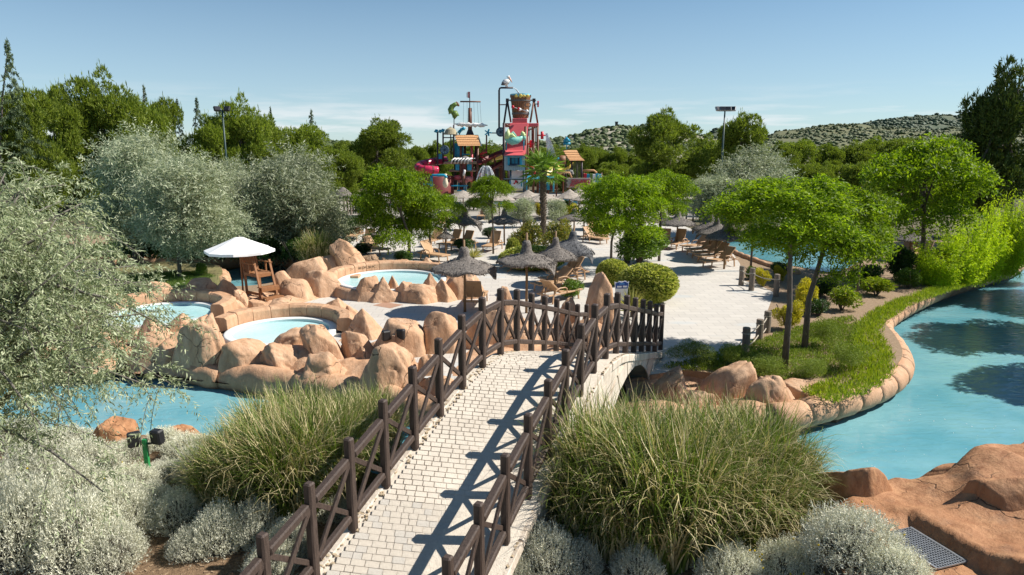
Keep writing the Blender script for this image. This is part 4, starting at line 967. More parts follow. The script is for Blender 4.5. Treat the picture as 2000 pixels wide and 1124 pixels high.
# ================================================================ lifeguard chair and white umbrella
def lifeguard():
    b = at(503, 590, 0); b.y += .35; t = empty('lifeguard_chair', b, R(-38)); tag(t, 'tall reddish wooden lifeguard chair with a rounded plank back and ladder steps', 'lifeguard chair')
    def bar(nm, a, c, w_, h_=None): return MB().bar(a, c, w_, h_).obj(nm, WOOD, t, bevel=.006)
    for i in range(7):
        y = (i - 3) * .098; hh = 1.0 - 1.6 * (abs(y) / .36) ** 2 * .22; z0 = .98 + .5 * (abs(y) / .36) ** 2 * .2
        m = MB(); yy = .046; poly = [(-yy, z0), (yy, z0), (yy, z0 + hh * .98 - (.02 if y >= 0 else 0)), (-yy, z0 + hh * .98 - (.02 if y < 0 else 0))]
        m.plate([(p[0] + y, p[1]) for p in poly], (-.36, 0, 0), (0, 1, 0), (-.16, 0, 1), .03); m.obj('back_plank', WOOD, t, bevel=.008)
    for z in (1.15, 1.7): bar('back_batten', (-.36 - .16 * z - .03, -.33, z), (-.36 - .16 * z - .03, .33, z), .08, .03)
    for s in (-1, 1):
        bar('leg', (-.42, s * .30, 0), (-.50, s * .30, 1.15), .09, .07)
        bar('leg', (.72, s * .33, 0), (.26, s * .33, 1.62), .09, .05)
        bar('armrest', (-.5, s * .36, 1.50), (.34, s * .36, 1.50), .11, .035)
        bar('arm_post', (-.05, s * .36, 1.1), (-.05, s * .36, 1.49), .06)
        bar('side_rail', (-.46, s * .33, .34), (.62, s * .33, .34), .05, .10)
        bar('side_rail', (-.48, s * .33, 1.06), (.42, s * .33, 1.06), .05, .12)
    for i in range(5): bar('seat_slat', (-.30 + i * .15, -.34, 1.13), (-.30 + i * .15, .34, 1.13), .13, .03)
    bar('seat_front', (.41, -.36, 1.06), (.41, .36, 1.06), .035, .15)
    for x, z in ((.66, .62), (.95, .24)):
        m = MB(); m.box((x - .06, 0, z), (.30, .78, .035)); m.obj('step', WOOD, t, bevel=.006)
        m = MB(); m.box((x + .08, 0, z - .09), (.03, .78, .14)); m.obj('step_board', WOOD, t, bevel=.006)
        for s in (-1, 1): bar('step_support', (x - .16, s * .34, z - .06), (x - .16, s * .34, 0), .05, .05)
    for s in (-1, 1): bar('step_stringer', (1.08, s * .37, .12), (.36, s * .37, .12), .04, .10)
    b2 = atY(474, 560, b.y + .15); b2.z = 0
    u = empty('white_umbrella', b2); tag(u, 'large white canvas umbrella shading the lifeguard chair', 'umbrella')
    zt = atY(471, 463, b2.y).z; zr = atY(471, 488, b2.y).z; Rr = 66 / ppm(b2.y, zr)
    MB().tube([(0, 0, 0), (0, 0, zt)], .035, 10).obj('pole', WOOD, u, smooth=True)
    m = MB(); n = 8; vs = [(0, 0, zt)]; rows_ = ((.14, zt - .03), (.30, zt - .13), (.65, zr + (zt - zr) * .36), (1.0, zr), (.995, zr - .10))
    for r, z in rows_:
        for j in range(n * 2):
            a = math.pi * j / n + .2; rr = r * Rr * (1 if j % 2 == 0 else math.cos(math.pi / n) * .985); vs.append((rr * math.cos(a), rr * math.sin(a), z - (.02 * r if j % 2 else 0)))
    k = 2 * n; fs = [(0, 1 + j, 1 + (j + 1) % k) for j in range(k)] + [(1 + i * k + j, 1 + (i + 1) * k + j, 1 + (i + 1) * k + (j + 1) % k, 1 + i * k + (j + 1) % k) for i in range(len(rows_) - 1) for j in range(k)]
    m.add(vs, fs); m.obj('canopy', WHITEFAB, u)
    for j in range(n):
        a = 2 * math.pi * j / n + .2; MB().bar((0, 0, zt - .14), (Rr * .97 * math.cos(a), Rr * .97 * math.sin(a), zr - .02), .02).obj('rib', WOOD, u)
lifeguard()

# ================================================================ floodlights, bollards and rope, notice board
def twin_flood(px, py, zb, ytop, postmat, label, rz):
    b = at(px, py, zb); h = atY(px, ytop, b.y).z - zb
    t = empty('twin_floodlight', b, rz); tag(t, label, 'floodlight', 'garden floodlights')
    MB().box((0, 0, h / 2), (.085, .085, h)).obj('post', postmat, t, bevel=.006)
    MB().bar((-.22, .06, h - .12), (.22, .06, h - .12), .03).obj('bracket', BLACKPL, t)
    for s in (-1, 1):
        m = MB(); m.box((0, 0, 0), (.24, .17, .30)); o = m.obj('lamp_head', BLACKPL, t, bevel=.03); o.location = (s * .215, .06, h - .02 + (.03 if s > 0 else 0)); o.rotation_euler = (.08, 0, s * -.45)
        m = MB(); m.box((0, .088, 0), (.18, .01, .22)); g = m.obj('lens', plain('dark_glass', (.03, .03, .035), .1) if 'dark_glass' not in MATS else MATS['dark_glass'], o)
twin_flood(291, 935, NB, 858, GREENPNT, 'twin black floodlight on a green post among the grey shrubs', .15)
twin_flood(770, 700, .0, 655, plain('tan_post', (.33, .22, .15), .7), 'twin black floodlight on a tan post behind the boulders', .1)
def bollards():
    P = [(1447, 558, 520), (1467, 568, 524), (1515, 579, 536), (1497, 650, 608), (1482, 664, 624), (1455, 690, 640)]
    labs = ['farthest grey timber bollard of the rope fence', 'second farthest timber bollard of the rope fence beside the golden shrub', 'tan timber bollard at the corner of the rope fence by the soil bed', 'timber bollard of the rope fence touching the golden shrub', 'dark timber bollard of the rope fence between two others', 'nearest dark timber bollard of the rope fence among the ground cover']
    W = []
    for (x, yb, yt), lb in zip(P, labs):
        b = at(x, yb, 0); h = max(.55, atY(x, yt, b.y).z); t = empty('timber_bollard', b); tag(t, lb, 'bollard', 'rope fence bollards')
        MB().tube([(0, 0, -.05), (.01, 0, h * .5), (0, 0, h - .02), (0, 0, h)], [.115, .112, .112, .10], 12).obj('post', WOODGR, t, smooth=False)
        MB().tube([(0, 0, h * .76), (0, 0, h * .80)], .122, 12).obj('rope_wrap', ROPE, t); W.append((b, h))
    for i, (a, b) in enumerate(((0, 1), (1, 2), (3, 4), (4, 5))):
        for lvl in (.78, .30):
            p, q = W[a][0] + Vector((0, 0, W[a][1] * lvl)), W[b][0] + Vector((0, 0, W[b][1] * lvl)); pts = []
            for j in range(9):
                e = j / 8; v = p.lerp(q, e); v.z -= .10 * 4 * e * (1 - e); pts.append(v)
            o = MB().tube(pts, .02, 6).obj('rope', ROPE, None, smooth=True)
            tag(o, ('upper' if lvl > .5 else 'lower') + ' slack rope ' + ('from the farthest bollard to its neighbour', 'across the golden shrubs to the corner bollard', 'beside the golden shrub between dark bollards', 'to the nearest dark bollard')[i], 'rope', 'rope fence ropes')
ROPE = plain('pale_rope', (.42, .37, .30), .9, .2, 40, .5, 80)
bollards()
def notice():
    b = at(1214, 618, 0); b.y += .2; t = empty('notice_board', b, R(6)); zt = atY(1214, 545, b.y).z; s = 1 / ppm(b.y, 1.4); tag(t, 'blue and white shield-shaped notice board among the yucca leaves', 'notice board')
    W = 14.5 * s; Hh = 38 * s
    out = [(-1, 0), (-.86, -.5), (-.80, -1), (.80, -1), (.86, -.45), (1, 0), (.98, .0), (.80, -.04), (.62, .06), (.42, .09), (.2, .01), (0, .0), (-.2, .06), (-.42, .05), (-.6, -.06), (-.8, -.04)]
    sh = lambda k, lo=-1.0: [(x * W * k, (zt - .1 + y * Hh if y < 0 else zt - .1 + y * W)) for x, y in out]
    WB, BB = plain('white_board', (.8, .8, .82), .5, .02), plain('blue_board', (.02, .07, .30), .5, .1)
    MB().plate(sh(1), (0, 0, 0), (1, 0, 0), (0, 0, 1), .03).obj('board', WB, t)
    top = [(x * W * .88, zt - .1 - .06 + y * W * .9) for x, y in out if y >= -.1]
    bl = [(-W * .80, zt - .1 - Hh * .36), (W * .80, zt - .1 - Hh * .36)] + [p for p in top]
    MB().plate([(-W * .80, zt - .1 - Hh * .36), (W * .80, zt - .1 - Hh * .36), (W * .88, zt - .16), (W * .4, zt - .1), (0, zt - .15), (-W * .4, zt - .12), (-W * .88, zt - .16)], (0, -.02, 0), (1, 0, 0), (0, 0, 1), .012).obj('header_panel', BB, t)
    MB().box((-W * .34, -.032, zt - .1 - Hh * .26), (W * .62, .008, Hh * .085)).obj('text_band', WB, t); MB().box((W * .42, -.032, zt - .1 - Hh * .26), (W * .56, .008, Hh * .085)).obj('text_band', WB, t)
    MB().box((0, -.032, zt - .1 - Hh * .12), (W * .7, .008, Hh * .05)).obj('text_band', plain('light_blue_paint', (.1, .3, .6), .5), t)
    for x in (-.6, .6): MB().tube([(x * W, .03, 0), (x * W, .03, zt - .3)], .02, 6).obj('leg', GALV, t)
notice()
def lamp_mast(px, ytop, Y, label, heads):
    p = atY(px, ytop, Y); t = empty('floodlight_mast', (p.x, Y, 0)); tag(t, label, 'light mast', 'floodlight masts'); h = p.z
    MB().tube([(0, 0, 0), (0, 0, h * .5), (0, 0, h)], [.11, .09, .06], 10).obj('mast', STEEL, t, smooth=True)
    MB().bar((-.55, 0, h - .1), (.55, 0, h - .1), .07).obj('cross_arm', STEEL, t)
    for x, rz, mat in heads:
        m = MB(); m.box((0, 0, 0), (.55, .2, .42)); o = m.obj('lamp_head', mat, t, bevel=.04); o.location = (x, -.05, h + .08); o.rotation_euler = (-.5, 0, rz)
        m = MB(); m.box((0, -.105, 0), (.46, .02, .34)); m.obj('lens', MATS['dark_glass'], o)
lamp_mast(434, 215, 58, 'tall dark green light mast with two floodlights among the left pines', ((-.4, .8, BLACKPL), (.42, -.2, BLACKPL)))
lamp_mast(1416, 215, 62, 'tall grey light mast with four pale floodlights among the right trees', ((-.62, .5, GALV), (-.22, .1, GALV), (.25, -.1, GALV), (.66, -.5, GALV)))
# ================================================================ plants
def lobes_points(rng, lobes, n, shell=.5):
    """points spread through ellipsoidal lobes (cx, cy, cz, rx, ry, rz), denser towards their skins"""
    lb = np.array(lobes, float); wt = (lb[:, 3] * lb[:, 4] * lb[:, 5]) ** (2 / 3); i = rng.choice(len(lb), n, p=wt / wt.sum())
    d = unit(rng, n); r = shell + (1 - shell) * rng.uniform(0, 1, n) ** .6
    P = lb[i, :3] + d * lb[i, 3:] * r[:, None]; return P, d
def limb_mesh(name, trunk, ends, r0, mat, rng, nsub=3, tw=.25, thin=.3):
    """tapered trunk along points, with curved limbs to the ends"""
    m = MB(); k = len(trunk); m.tube(trunk, [r0 * (1 - .6 * i / max(1, k - 1)) for i in range(k)], 9)
    T = [Vector(p) for p in trunk]
    for e in ends:
        e = Vector(e); s = T[rng.randrange(max(1, k // 2), k)]; mid = s.lerp(e, .5) + Vector((rng.uniform(-tw, tw), rng.uniform(-tw, tw), rng.uniform(0, tw)))
        m.tube([s, s.lerp(mid, .6), mid, mid.lerp(e, .5) + Vector((0, 0, tw * .2)), e], [r0 * .42, r0 * .32, r0 * .25, r0 * .16, r0 * .07], 6)
    return m.mesh(name, mat, smooth=True)
def sprays(name, P, D, k, ln, wd, spread, mat, rng, droop=.2, step=.05):
    """compound leaves: k leaflets in pairs along each short stalk"""
    n = len(P); D = D / np.linalg.norm(D, axis=1, keepdims=True)
    S = np.cross(D, rng.normal(size=(n, 3))); S /= np.linalg.norm(S, axis=1, keepdims=True)
    C = []; Q = []
    for j in range(k):
        t = j * step; sg = 1 if j % 2 else -1
        C.append(P + D * t + np.array([0, 0, -droop * t * t * 8])); q = D * .45 + S * sg * spread + rng.normal(size=(n, 3)) * .22; q[:, 2] -= droop; Q.append(q)
    C = np.concatenate(C); Q = np.concatenate(Q); m = len(C)
    return leaves(name, C, Q, rng.uniform(.75, 1.25, m) * ln, rng.uniform(.75, 1.25, m) * wd, mat, rng)
TREE = {}
# ---- leafy bright-green trees: flat tiers of feathery leaves; unit tree about 1 x 1 x 1 (radius 1 crown, trunk separate)
def robinia_mesh(seed, n=3700, nlobes=30):
    rng = np.random.default_rng(seed); rr = random.Random(seed); lobes = []
    for i in range(nlobes):
        a = i * 2.4 + rr.uniform(-.5, .5); rad = math.sqrt((i + .5) / nlobes) * rr.uniform(.72, .98); z = (.86 * math.sqrt(max(0, 1 - rad * rad)) - rr.uniform(0, .25)) if i % 5 < 3 else rr.uniform(-.8, .35) * (1 - .2 * rad)
        s = rr.uniform(.16, .31); lobes.append((rad * .84 * math.cos(a), rad * .84 * math.sin(a), z, s * 1.25, s * 1.25, s * .52))
    P, d = lobes_points(rng, lobes, n, .2); gate = np.array([mnoise.noise(Vector(x * 3.2) + Vector((seed * 7, 0, 0))) for x in P]) > -.10; P, d = P[gate], d[gate]; n = len(P)
    D = d * .7 + rng.normal(size=(n, 3)) * .55; D[:, :2] += P[:, :2] * .5; D[:, 2] = D[:, 2] * .45 - .08
    return lobes, sprays('robinia_crown', P, D, 11, .062, .024, .95, L_ROB, rng, .28, .021)
def olive_mesh(seed, n=7000, nlobes=26, mat=None, ln=.078, wd=.017):
    rng = np.random.default_rng(seed); rr = random.Random(seed); lobes = []
    for i in range(nlobes):
        a = i * 2.4 + rr.uniform(-.4, .4); rad = rr.uniform(.1, .72); z = rr.uniform(-.8, .78) * (1 - .3 * rad); s = rr.uniform(.16, .34)
        lobes.append((rad * math.cos(a), rad * math.sin(a), z, s, s, s * .9))
    P, d = lobes_points(rng, lobes, n, .35); gate = np.array([mnoise.noise(Vector(x * 2.9) + Vector((seed * 5, 0, 0))) for x in P]) > -.16; P, d = P[gate], d[gate]; n = len(P); D = d * .9 + rng.normal(size=(n, 3)) * .45; D[:, 2] += np.where(P[:, 2] > .1, .35, -.45)
    # wispy shoots on the outline
    k = n // 4; P2, d2 = lobes_points(rng, lobes, k, .98); P2 = P2 + d2 * rng.uniform(0, .26, (k, 1)); D2 = d2 + rng.normal(size=(k, 3)) * .3; D2[:, 2] += .35
    return lobes, sprays('silver_crown', np.concatenate([P, P2]), np.concatenate([D, D2]), 9, ln, wd, .7, mat or L_OLD, rng, .10, .03)
def pine_mesh(seed, mat, n=6500, kind='aleppo'):
    rng = np.random.default_rng(seed); rr = random.Random(seed); lobes = []
    if kind == 'aleppo':
        for i in range(30):
            z = rr.uniform(-.92, .8); w_ = (1 - ((z + .35) / 1.35) ** 2) if z > -.35 else (1 - ((z + .35) / .9) ** 2)
            w_ = max(.12, math.sqrt(max(.02, w_))); a = i * 2.4 + rr.uniform(-.5, .5); rad = w_ * rr.uniform(.25, .72); s = rr.uniform(.2, .36)
            lobes.append((rad * math.cos(a), rad * math.sin(a), z, s, s, s * .8))
        lobes.append((rr.uniform(-.1, .1), 0, .82, .16, .16, .2))
    P, d = lobes_points(rng, lobes, n, .55); C = []; Q = []
    up = np.array([0, 0, .75])
    for j in range(7):
        q = d * .55 + up + rng.normal(size=(n, 3)) * .5; C.append(P + rng.normal(size=(n, 3)) * .012); Q.append(q)
    k = 260; P2, d2 = lobes_points(rng, lobes, k, .95); P2 = P2[d2[:, 2] > .1]; kk = len(P2)
    for j in range(5): C.append(P2 + np.array([0, 0, .03 * j])); Q.append(rng.normal(size=(kk, 3)) * .2 + np.array([0, 0, 1.0]))
    C = np.concatenate(C); Q = np.concatenate(Q); m = len(C)
    return lobes, leaves('pine_crown', C, Q, rng.uniform(.045, .10, m), rng.uniform(.012, .024, m), mat, rng)
def cedar_mesh(seed, n=1):
    rng = np.random.default_rng(seed); rr = random.Random(seed); C = []; Q = []
    for i in range(46):
        z = -.9 + 1.8 * (i / 45) ** .9; w_ = max(.05, (1 - (z + .9) / 1.85)) * rr.uniform(.6, 1.15) * 1.0; a = i * 2.4 + rr.uniform(-.3, .3)
        k = int(60 * w_ + 14); t = np.sort(rng.uniform(.05, 1, k)); base = np.array([math.cos(a), math.sin(a), 0.0])
        p = np.outer(t * w_, base) + np.stack([np.zeros(k), np.zeros(k), z + .06 * np.sin(t * 2.6) - .07 * t * t], 1) + rng.normal(size=(k, 3)) * np.array([.022, .022, .008])
        for j in range(5): C.append(p); Q.append(base * .6 + rng.normal(size=(k, 3)) * np.array([.7, .7, .35]) + np.array([0, 0, .12]))
    C = np.concatenate(C); Q = np.concatenate(Q); m = len(C)
    return [], leaves('cedar_crown', C, Q, rng.uniform(.035, .075, m), rng.uniform(.010, .020, m), L_CED, rng)
ROBS = [robinia_mesh(s) for s in (1, 2, 3)]
OLVS = [olive_mesh(s) for s in (11, 12, 13)]
PINS = [pine_mesh(s, L_PINE) for s in (21, 22, 23, 24)]
PIND = [pine_mesh(s, L_PIND) for s in (25,)]
CEDS = [cedar_mesh(s) for s in (31, 32)]
def tree(name, kindset, i, px, ytop, ybot, halfpx, Y, label, cat='tree', group=None, trunk=None, tr=.09, mat=BARK, rz=None, zbase=0.0, limbs=9, crowndepth=None, bend=0.0, fork=1):
    """crown fills the photograph box px +- halfpx, ytop..ybot at distance Y; the trunk stands on the ground under it"""
    lobes, cm = kindset[i % len(kindset)]; rr = random.Random(int(px * 7 + Y * 13))
    top, bot = atY(px, ytop, Y), atY(px, ybot, Y); cz = (top.z + bot.z) / 2; hz = (top.z - bot.z) / 2; rx = halfpx / ppm(Y, cz)
    hz = max(hz, .2)
    bx = px if trunk is None else trunk
    base = Vector((atY(bx, ybot, Y).x, Y, zbase)); cx = top.x
    t = empty(name, base); tag(t, label, cat, group)
    c = link('crown', cm, t, (cx - base.x, 0, cz - zbase), rr.uniform(0, 6.28) if rz is None else rz, (rx, rx if crowndepth is None else crowndepth, hz))
    q = Matrix.Rotation(c.rotation_euler.z, 3, 'Z'); ends = []
    for L in (lobes[:limbs] if lobes else []):
        v = q @ Vector((L[0] * rx, L[1] * rx, L[2] * hz)); ends.append(v + Vector((cx - base.x, 0, cz - zbase)))
    tipz = cz - zbase + hz * (.85 if not lobes else .25)
    m = None
    pts = [Vector((0, 0, -.1)), Vector((bend, 0, (tipz) * .4)), Vector((bend * .7 + (cx - base.x) * .5, 0, tipz * .75)), Vector((cx - base.x, 0, tipz))]
    me = limb_mesh('trunk_mesh', pts, ends, tr, mat, rr); link('trunk', me, t)
    return t
# ---------------------------------------------------------------- bright leafy trees
tree('leafy_tree', ROBS, 0, 1548, 332, 520, 150, 17.6, 'bright green feathery tree with the nearest slim trunk in the planting bed by the lagoon', trunk=1549, tr=.095)
tree('leafy_tree', ROBS, 1, 1640, 345, 560, 118, 19.6, 'bright green feathery tree with the second slim trunk, right of the nearest one', trunk=1582, tr=.10)
tree('leafy_tree', ROBS, 2, 1815, 266, 500, 128, 31, 'wide feathery green tree in front of the big dark pine', trunk=1800, tr=.13)
tree('leafy_tree', ROBS, 0, 765, 314, 500, 88, 36.5, 'bright feathery tree behind the far pool and the pebbled boulder', trunk=800, tr=.09, rz=1.0)
tree('leafy_tree', ROBS, 1, 838, 366, 484, 60, 38, 'smaller bright feathery tree overlapping the left end of the splash park', trunk=840, tr=.07)
tree('leafy_tree', ROBS, 2, 957, 342, 428, 45, 38.5, 'slim young feathery tree between two thatched parasols left of the palm', trunk=963, tr=.06, rz=2.0)
tree('leafy_tree', ROBS, 0, 1218, 330, 490, 92, 33.5, 'feathery green tree right of the palm behind the clipped round bush', trunk=1194, tr=.075, rz=2.6)
tree('leafy_tree', ROBS, 1, 1294, 326, 446, 62, 36, 'feathery green tree behind the leftmost parasol of the right-hand row', trunk=1290, tr=.08, rz=.4)
tree('leafy_tree', ROBS, 2, 1690, 420, 520, 62, 27, 'low feathery sapling with drooping sprays over the soil bed', trunk=1680, tr=.05)
tree('leafy_tree', ROBS, 1, 1466, 350, 470, 45, 33, 'slim feathery tree standing by the back pool edge', trunk=1470, tr=.06)
# ---------------------------------------------------------------- silver trees
tree('silver_tree', OLVS, 0, 560, 300, 508, 118, 38.5, 'large rounded grey silver-leaved tree behind the white umbrella', tr=.16, trunk=560)
tree('silver_tree', OLVS, 1, 448, 318, 482, 70, 41, 'grey silver-leaved tree joined to the left of the large rounded one', tr=.12)
tree('silver_tree', OLVS, 2, 358, 300, 482, 112, 31.3, 'slim grey silver-leaved tree on the islet with a visible forked trunk', trunk=345, tr=.10, bend=.1)
tree('silver_tree', OLVS, 0, 262, 262, 470, 105, 36, 'grey silver-leaved tree behind the islet tree, in front of the left pines', tr=.15, rz=2)
tree('silver_tree', OLVS, 1, 1475, 290, 440, 118, 47, 'bluish silver-leaved tree right of the light mast, above the pool parasols', tr=.15, crowndepth=3)
tree('silver_tree', OLVS, 2, 1402, 338, 425, 62, 46, 'lower left part of the bluish silver-leaved trees above the pool parasols', tr=.1)
def young_stem(px, yb, pt, yt, Y, label):
    b = at(px, yb, 0); e = atY(pt, yt, b.y); t = MB().tube([b, b.lerp(e, .5) + Vector((.03, 0, 0)), e], [.05, .045, .03], 8).obj('young_stem', BARK, smooth=True); tag(t, label, 'tree stem')
# near silver tree: drooping branches with long leaves, very close to the camera
def near_silver():
    rng = np.random.default_rng(77); rr = random.Random(77)
    base = Vector((-8.6, 8.4, 0)); t = empty('silver_tree', base); tag(t, 'huge silver-leaved tree with drooping branches filling the left edge, nearest the camera', 'tree')
    m = MB(); m.tube([(0, 0, -.1), (.2, .2, 1.4), (.5, .5, 2.8), (.9, .8, 4.4)], [.24, .2, .15, .07], 10)
    C = []; D = []; Wn = []
    def twig(p, d, ln, k, sag, lf):
        t_ = np.linspace(0, 1, k)[:, None]; q = p + d * ln * t_ + np.array([0, 0, -sag * ln]) * t_ ** 2
        tang = d + np.array([0, 0, -2 * sag]) * t_; tang /= np.linalg.norm(tang, axis=1, keepdims=True)
        s = np.cross(tang, rng.normal(size=(k, 3))); s /= np.linalg.norm(s, axis=1, keepdims=True)
        C.append(q + rng.normal(size=(k, 3)) * .012); D.append(tang * .55 + s * .75 + np.array([0, 0, -.25])); Wn.append(np.full(k, lf))
        return q
    nb = 0
    # limb targets chosen inside a wide drooping dome
    for i in range(120):
        a = i * 2.399 + rr.uniform(-.2, .2); f = math.sqrt((i + .5) / 120); rad = 2.75 * f
        z = 5.75 * math.sqrt(max(.0, 1 - (f * .86) ** 2)) ** .8 - rr.uniform(0, 2.4) * (.25 + f * .75) + .2
        z = max(.7, z)
        tip = np.array([rad * math.cos(a) * 1.0 + .75, rad * math.sin(a) * .95 + 1.1, z])
        s = np.array([.3 + .5 * rr.random(), .3 + .5 * rr.random(), rr.uniform(1.2, 4.0)]); midp = (s + tip) / 2 + np.array([0, 0, .45])
        m.tube([s, (s + midp) / 2 + np.array([0, 0, .1]), midp, (midp + tip) / 2 + np.array([0, 0, .12]), tip], [.06, .045, .03, .018, .008], 5)
        for j in range(19):
            u = rr.uniform(.25, 1.0); p = (1 - u) ** 2 * s + 2 * u * (1 - u) * (midp + np.array([0, 0, .2])) + u * u * tip
            d = np.array([math.cos(a), math.sin(a), 0]) * .6 + rng.normal(size=3) * .75; d[2] = d[2] * .6 + .1; d /= np.linalg.norm(d)
            q = twig(p + rng.normal(size=3) * .06, d, rr.uniform(.45, .95), 44, rr.uniform(.35, .95), 1.0)
            if j % 3 == 0: m.tube([Vector(x) for x in q[::8]], [.006] * len(q[::8]), 3)
            for l in range(2):
                e = rr.randrange(8, 33); d2 = d + rng.normal(size=3) * .6; d2[2] -= .2; d2 /= np.linalg.norm(d2); twig(q[e], d2, rr.uniform(.2, .5), 20, rr.uniform(.4, 1.0), .9)
    # a few long shoots standing out of the top
    for i in range(22):
        a = rr.uniform(0, 6.28); p = np.array([rr.uniform(0, 1.6) * math.cos(a) + .75, rr.uniform(0, 1.6) * math.sin(a) + 1, rr.uniform(4.2, 5.1)])
        d = np.array([rr.uniform(-.5, .5), rr.uniform(-.4, .4), 1.0]); d /= np.linalg.norm(d); twig(p, d, rr.uniform(.6, 1.1), 40, .25, .9)
    C = np.concatenate(C); D = np.concatenate(D); n = len(C)
    link('crown', leaves('near_silver_crown', C, D, rng.uniform(.05, .10, n), rng.uniform(.013, .022, n), L_OLV, rng), t)
    m.obj('trunk', BARKPALE, t, smooth=True)
near_silver()
# ---------------------------------------------------------------- pines and cedars in the background
def conifer(kind, px, ytop, halfpx, Y, label, i, group=None, ybot=None, low=.15):
    st, nm, tr_ = {'pine': (PINS, 'pine_tree', .2), 'dark': (PIND, 'pine_tree', .3), 'cedar': (CEDS, 'cedar_tree', .09)}[kind]
    h = atY(px, ytop, Y).z; yb = ybot or (562 - FPX * math.tan(PITCH * 0 + 0)); zb = h * low
    # find the image row of the crown foot
    lo, hi = ytop, 900
    for _ in range(30):
        md = (lo + hi) / 2
        if atY(px, md, Y).z > zb: lo = md
        else: hi = md
    return tree(nm, st, i, px, ytop, lo, halfpx, Y, label, 'pine' if kind != 'cedar' else 'cedar', group, tr=tr_, limbs=6)
named = [
 ('cedar', 12, 72, 62, 50, 'tall blue-green cedar rising highest at the left edge of the photo', 0),
 ('pine', 45, 178, 85, 52, 'yellow-green pine below the tall cedar at the left edge', 1),
 ('pine', 118, 168, 62, 60, 'pine with a single pointed top between the left edge and the tallest left pine', 2),
 ('pine', 198, 136, 88, 62, 'tallest left pine with several upright leaders', 3),
 ('pine', 262, 188, 62, 66, 'pine just right of the tallest left pine', 0),
 ('pine', 318, 195, 48, 70, 'olive-toned pine left of the two small cedars', 1),
 ('cedar', 280, 163, 30, 76, 'thin cedar tip poking out behind the tallest left pine', 1),
 ('cedar', 345, 190, 34, 74, 'left one of two neighbouring small cedars', 0),
 ('cedar', 383, 188, 38, 74, 'right one of two neighbouring small cedars with a bent tip', 1),
 ('pine', 400, 226, 60, 68, 'pine directly behind the left light mast', 2),
 ('pine', 470, 187, 66, 70, 'pointed pine right of the left light mast', 3),
 ('pine', 528, 226, 62, 74, 'pine under a dark cedar tip right of the pointed pine', 0),
 ('cedar', 528, 206, 22, 82, 'dark cedar tip behind the pines right of the left light mast', 1),
 ('pine', 596, 246, 64, 78, 'round pine left of the white cloud gap', 1),
 ('cedar', 607, 212, 36, 86, 'bluish cedar standing above the round pine', 0),
 ('pine', 736, 233, 78, 84, 'large dense pine left of the splash park', 2),
 ('pine', 672, 285, 46, 78, 'small yellow-green pine left of the large dense one', 3),
 ('pine', 1308, 214, 82, 80, 'large feathery pine right of the splash park in front of the rocky hill', 0),
 ('pine', 1452, 222, 62, 78, 'rounded pine right of the right light mast', 2),
 ('pine', 1385, 262, 52, 90, 'pine filling the gap between the large feathery pine and the right mast', 3),
]
for k, px, yt, hw, Y, lb, i in named: conifer(k, px, yt, hw, Y, lb, i)
conifer('dark', 1975, 118, 105, 42, 'big dark pine towering at the right edge', 0, low=.28)
for a in ((2230, 330, 190, 24, 'first pine just beyond the right edge, its shadow on the lagoon'), (2290, 260, 190, 30, 'second pine just beyond the right edge, its shadow on the lagoon'), (2330, 400, 170, 19, 'third pine just beyond the right edge, its shadow on the lagoon')): conifer('dark', a[0], a[1], a[2], a[3], a[4], 0, low=.35)
conifer('dark', 1935, 205, 60, 46, 'lower dark pine at the left flank of the big dark one', 0, low=.2)
rr = random.Random(9); i = 0
ORD = ['first', 'second', 'third', 'fourth', 'fifth', 'sixth', 'seventh', 'eighth', 'ninth', 'tenth', 'eleventh', 'twelfth', 'thirteenth', 'fourteenth', 'fifteenth', 'sixteenth', 'seventeenth', 'eighteenth']
def belt(x0, x1, step, yt0, yt1, Y0, Y1, hw, lab, group):
    global i
    x = x0; q = 0
    while x < x1:
        i += 1; Y = rr.uniform(Y0, Y1); conifer('pine', x, yt0 + (yt1 - yt0) * (x - x0) / (x1 - x0) + rr.uniform(-5, 6), hw * rr.uniform(.95, 1.4), Y, lab.replace('#', ORD[q]), i, group, low=.03); q += 1; x += step * rr.uniform(.8, 1.2)
belt(-40, 640, 62, 255, 285, 66, 78, 52, '# pine from the left in the wood filling the left background', 'pines of the left wood')
belt(630, 880, 34, 280, 288, 105, 135, 30, '# distant pine from the left in the belt left of the splash park', 'pines of the belt left of the splash park')
belt(850, 1180, 32, 277, 290, 110, 140, 30, '# distant pine from the left in the belt behind the splash park', 'pines of the belt behind the splash park')
belt(1100, 1290, 36, 284, 296, 92, 120, 34, '# pine from the left between the tiled hut and the large feathery pine', 'pines of the belt below the rocky hill')
belt(1400, 1960, 44, 285, 262, 84, 120, 42, '# pine from the left in the belt below the right-hand hills', 'pines of the right belt')
belt(1500, 1960, 62, 318, 310, 62, 72, 50, '# nearer pine from the left behind the right-hand leafy trees', 'nearer pines of the right background')
belt(1200, 1420, 60, 316, 326, 82, 90, 40, '# low pine from the left behind the right of the splash park', 'low pines behind the splash park')
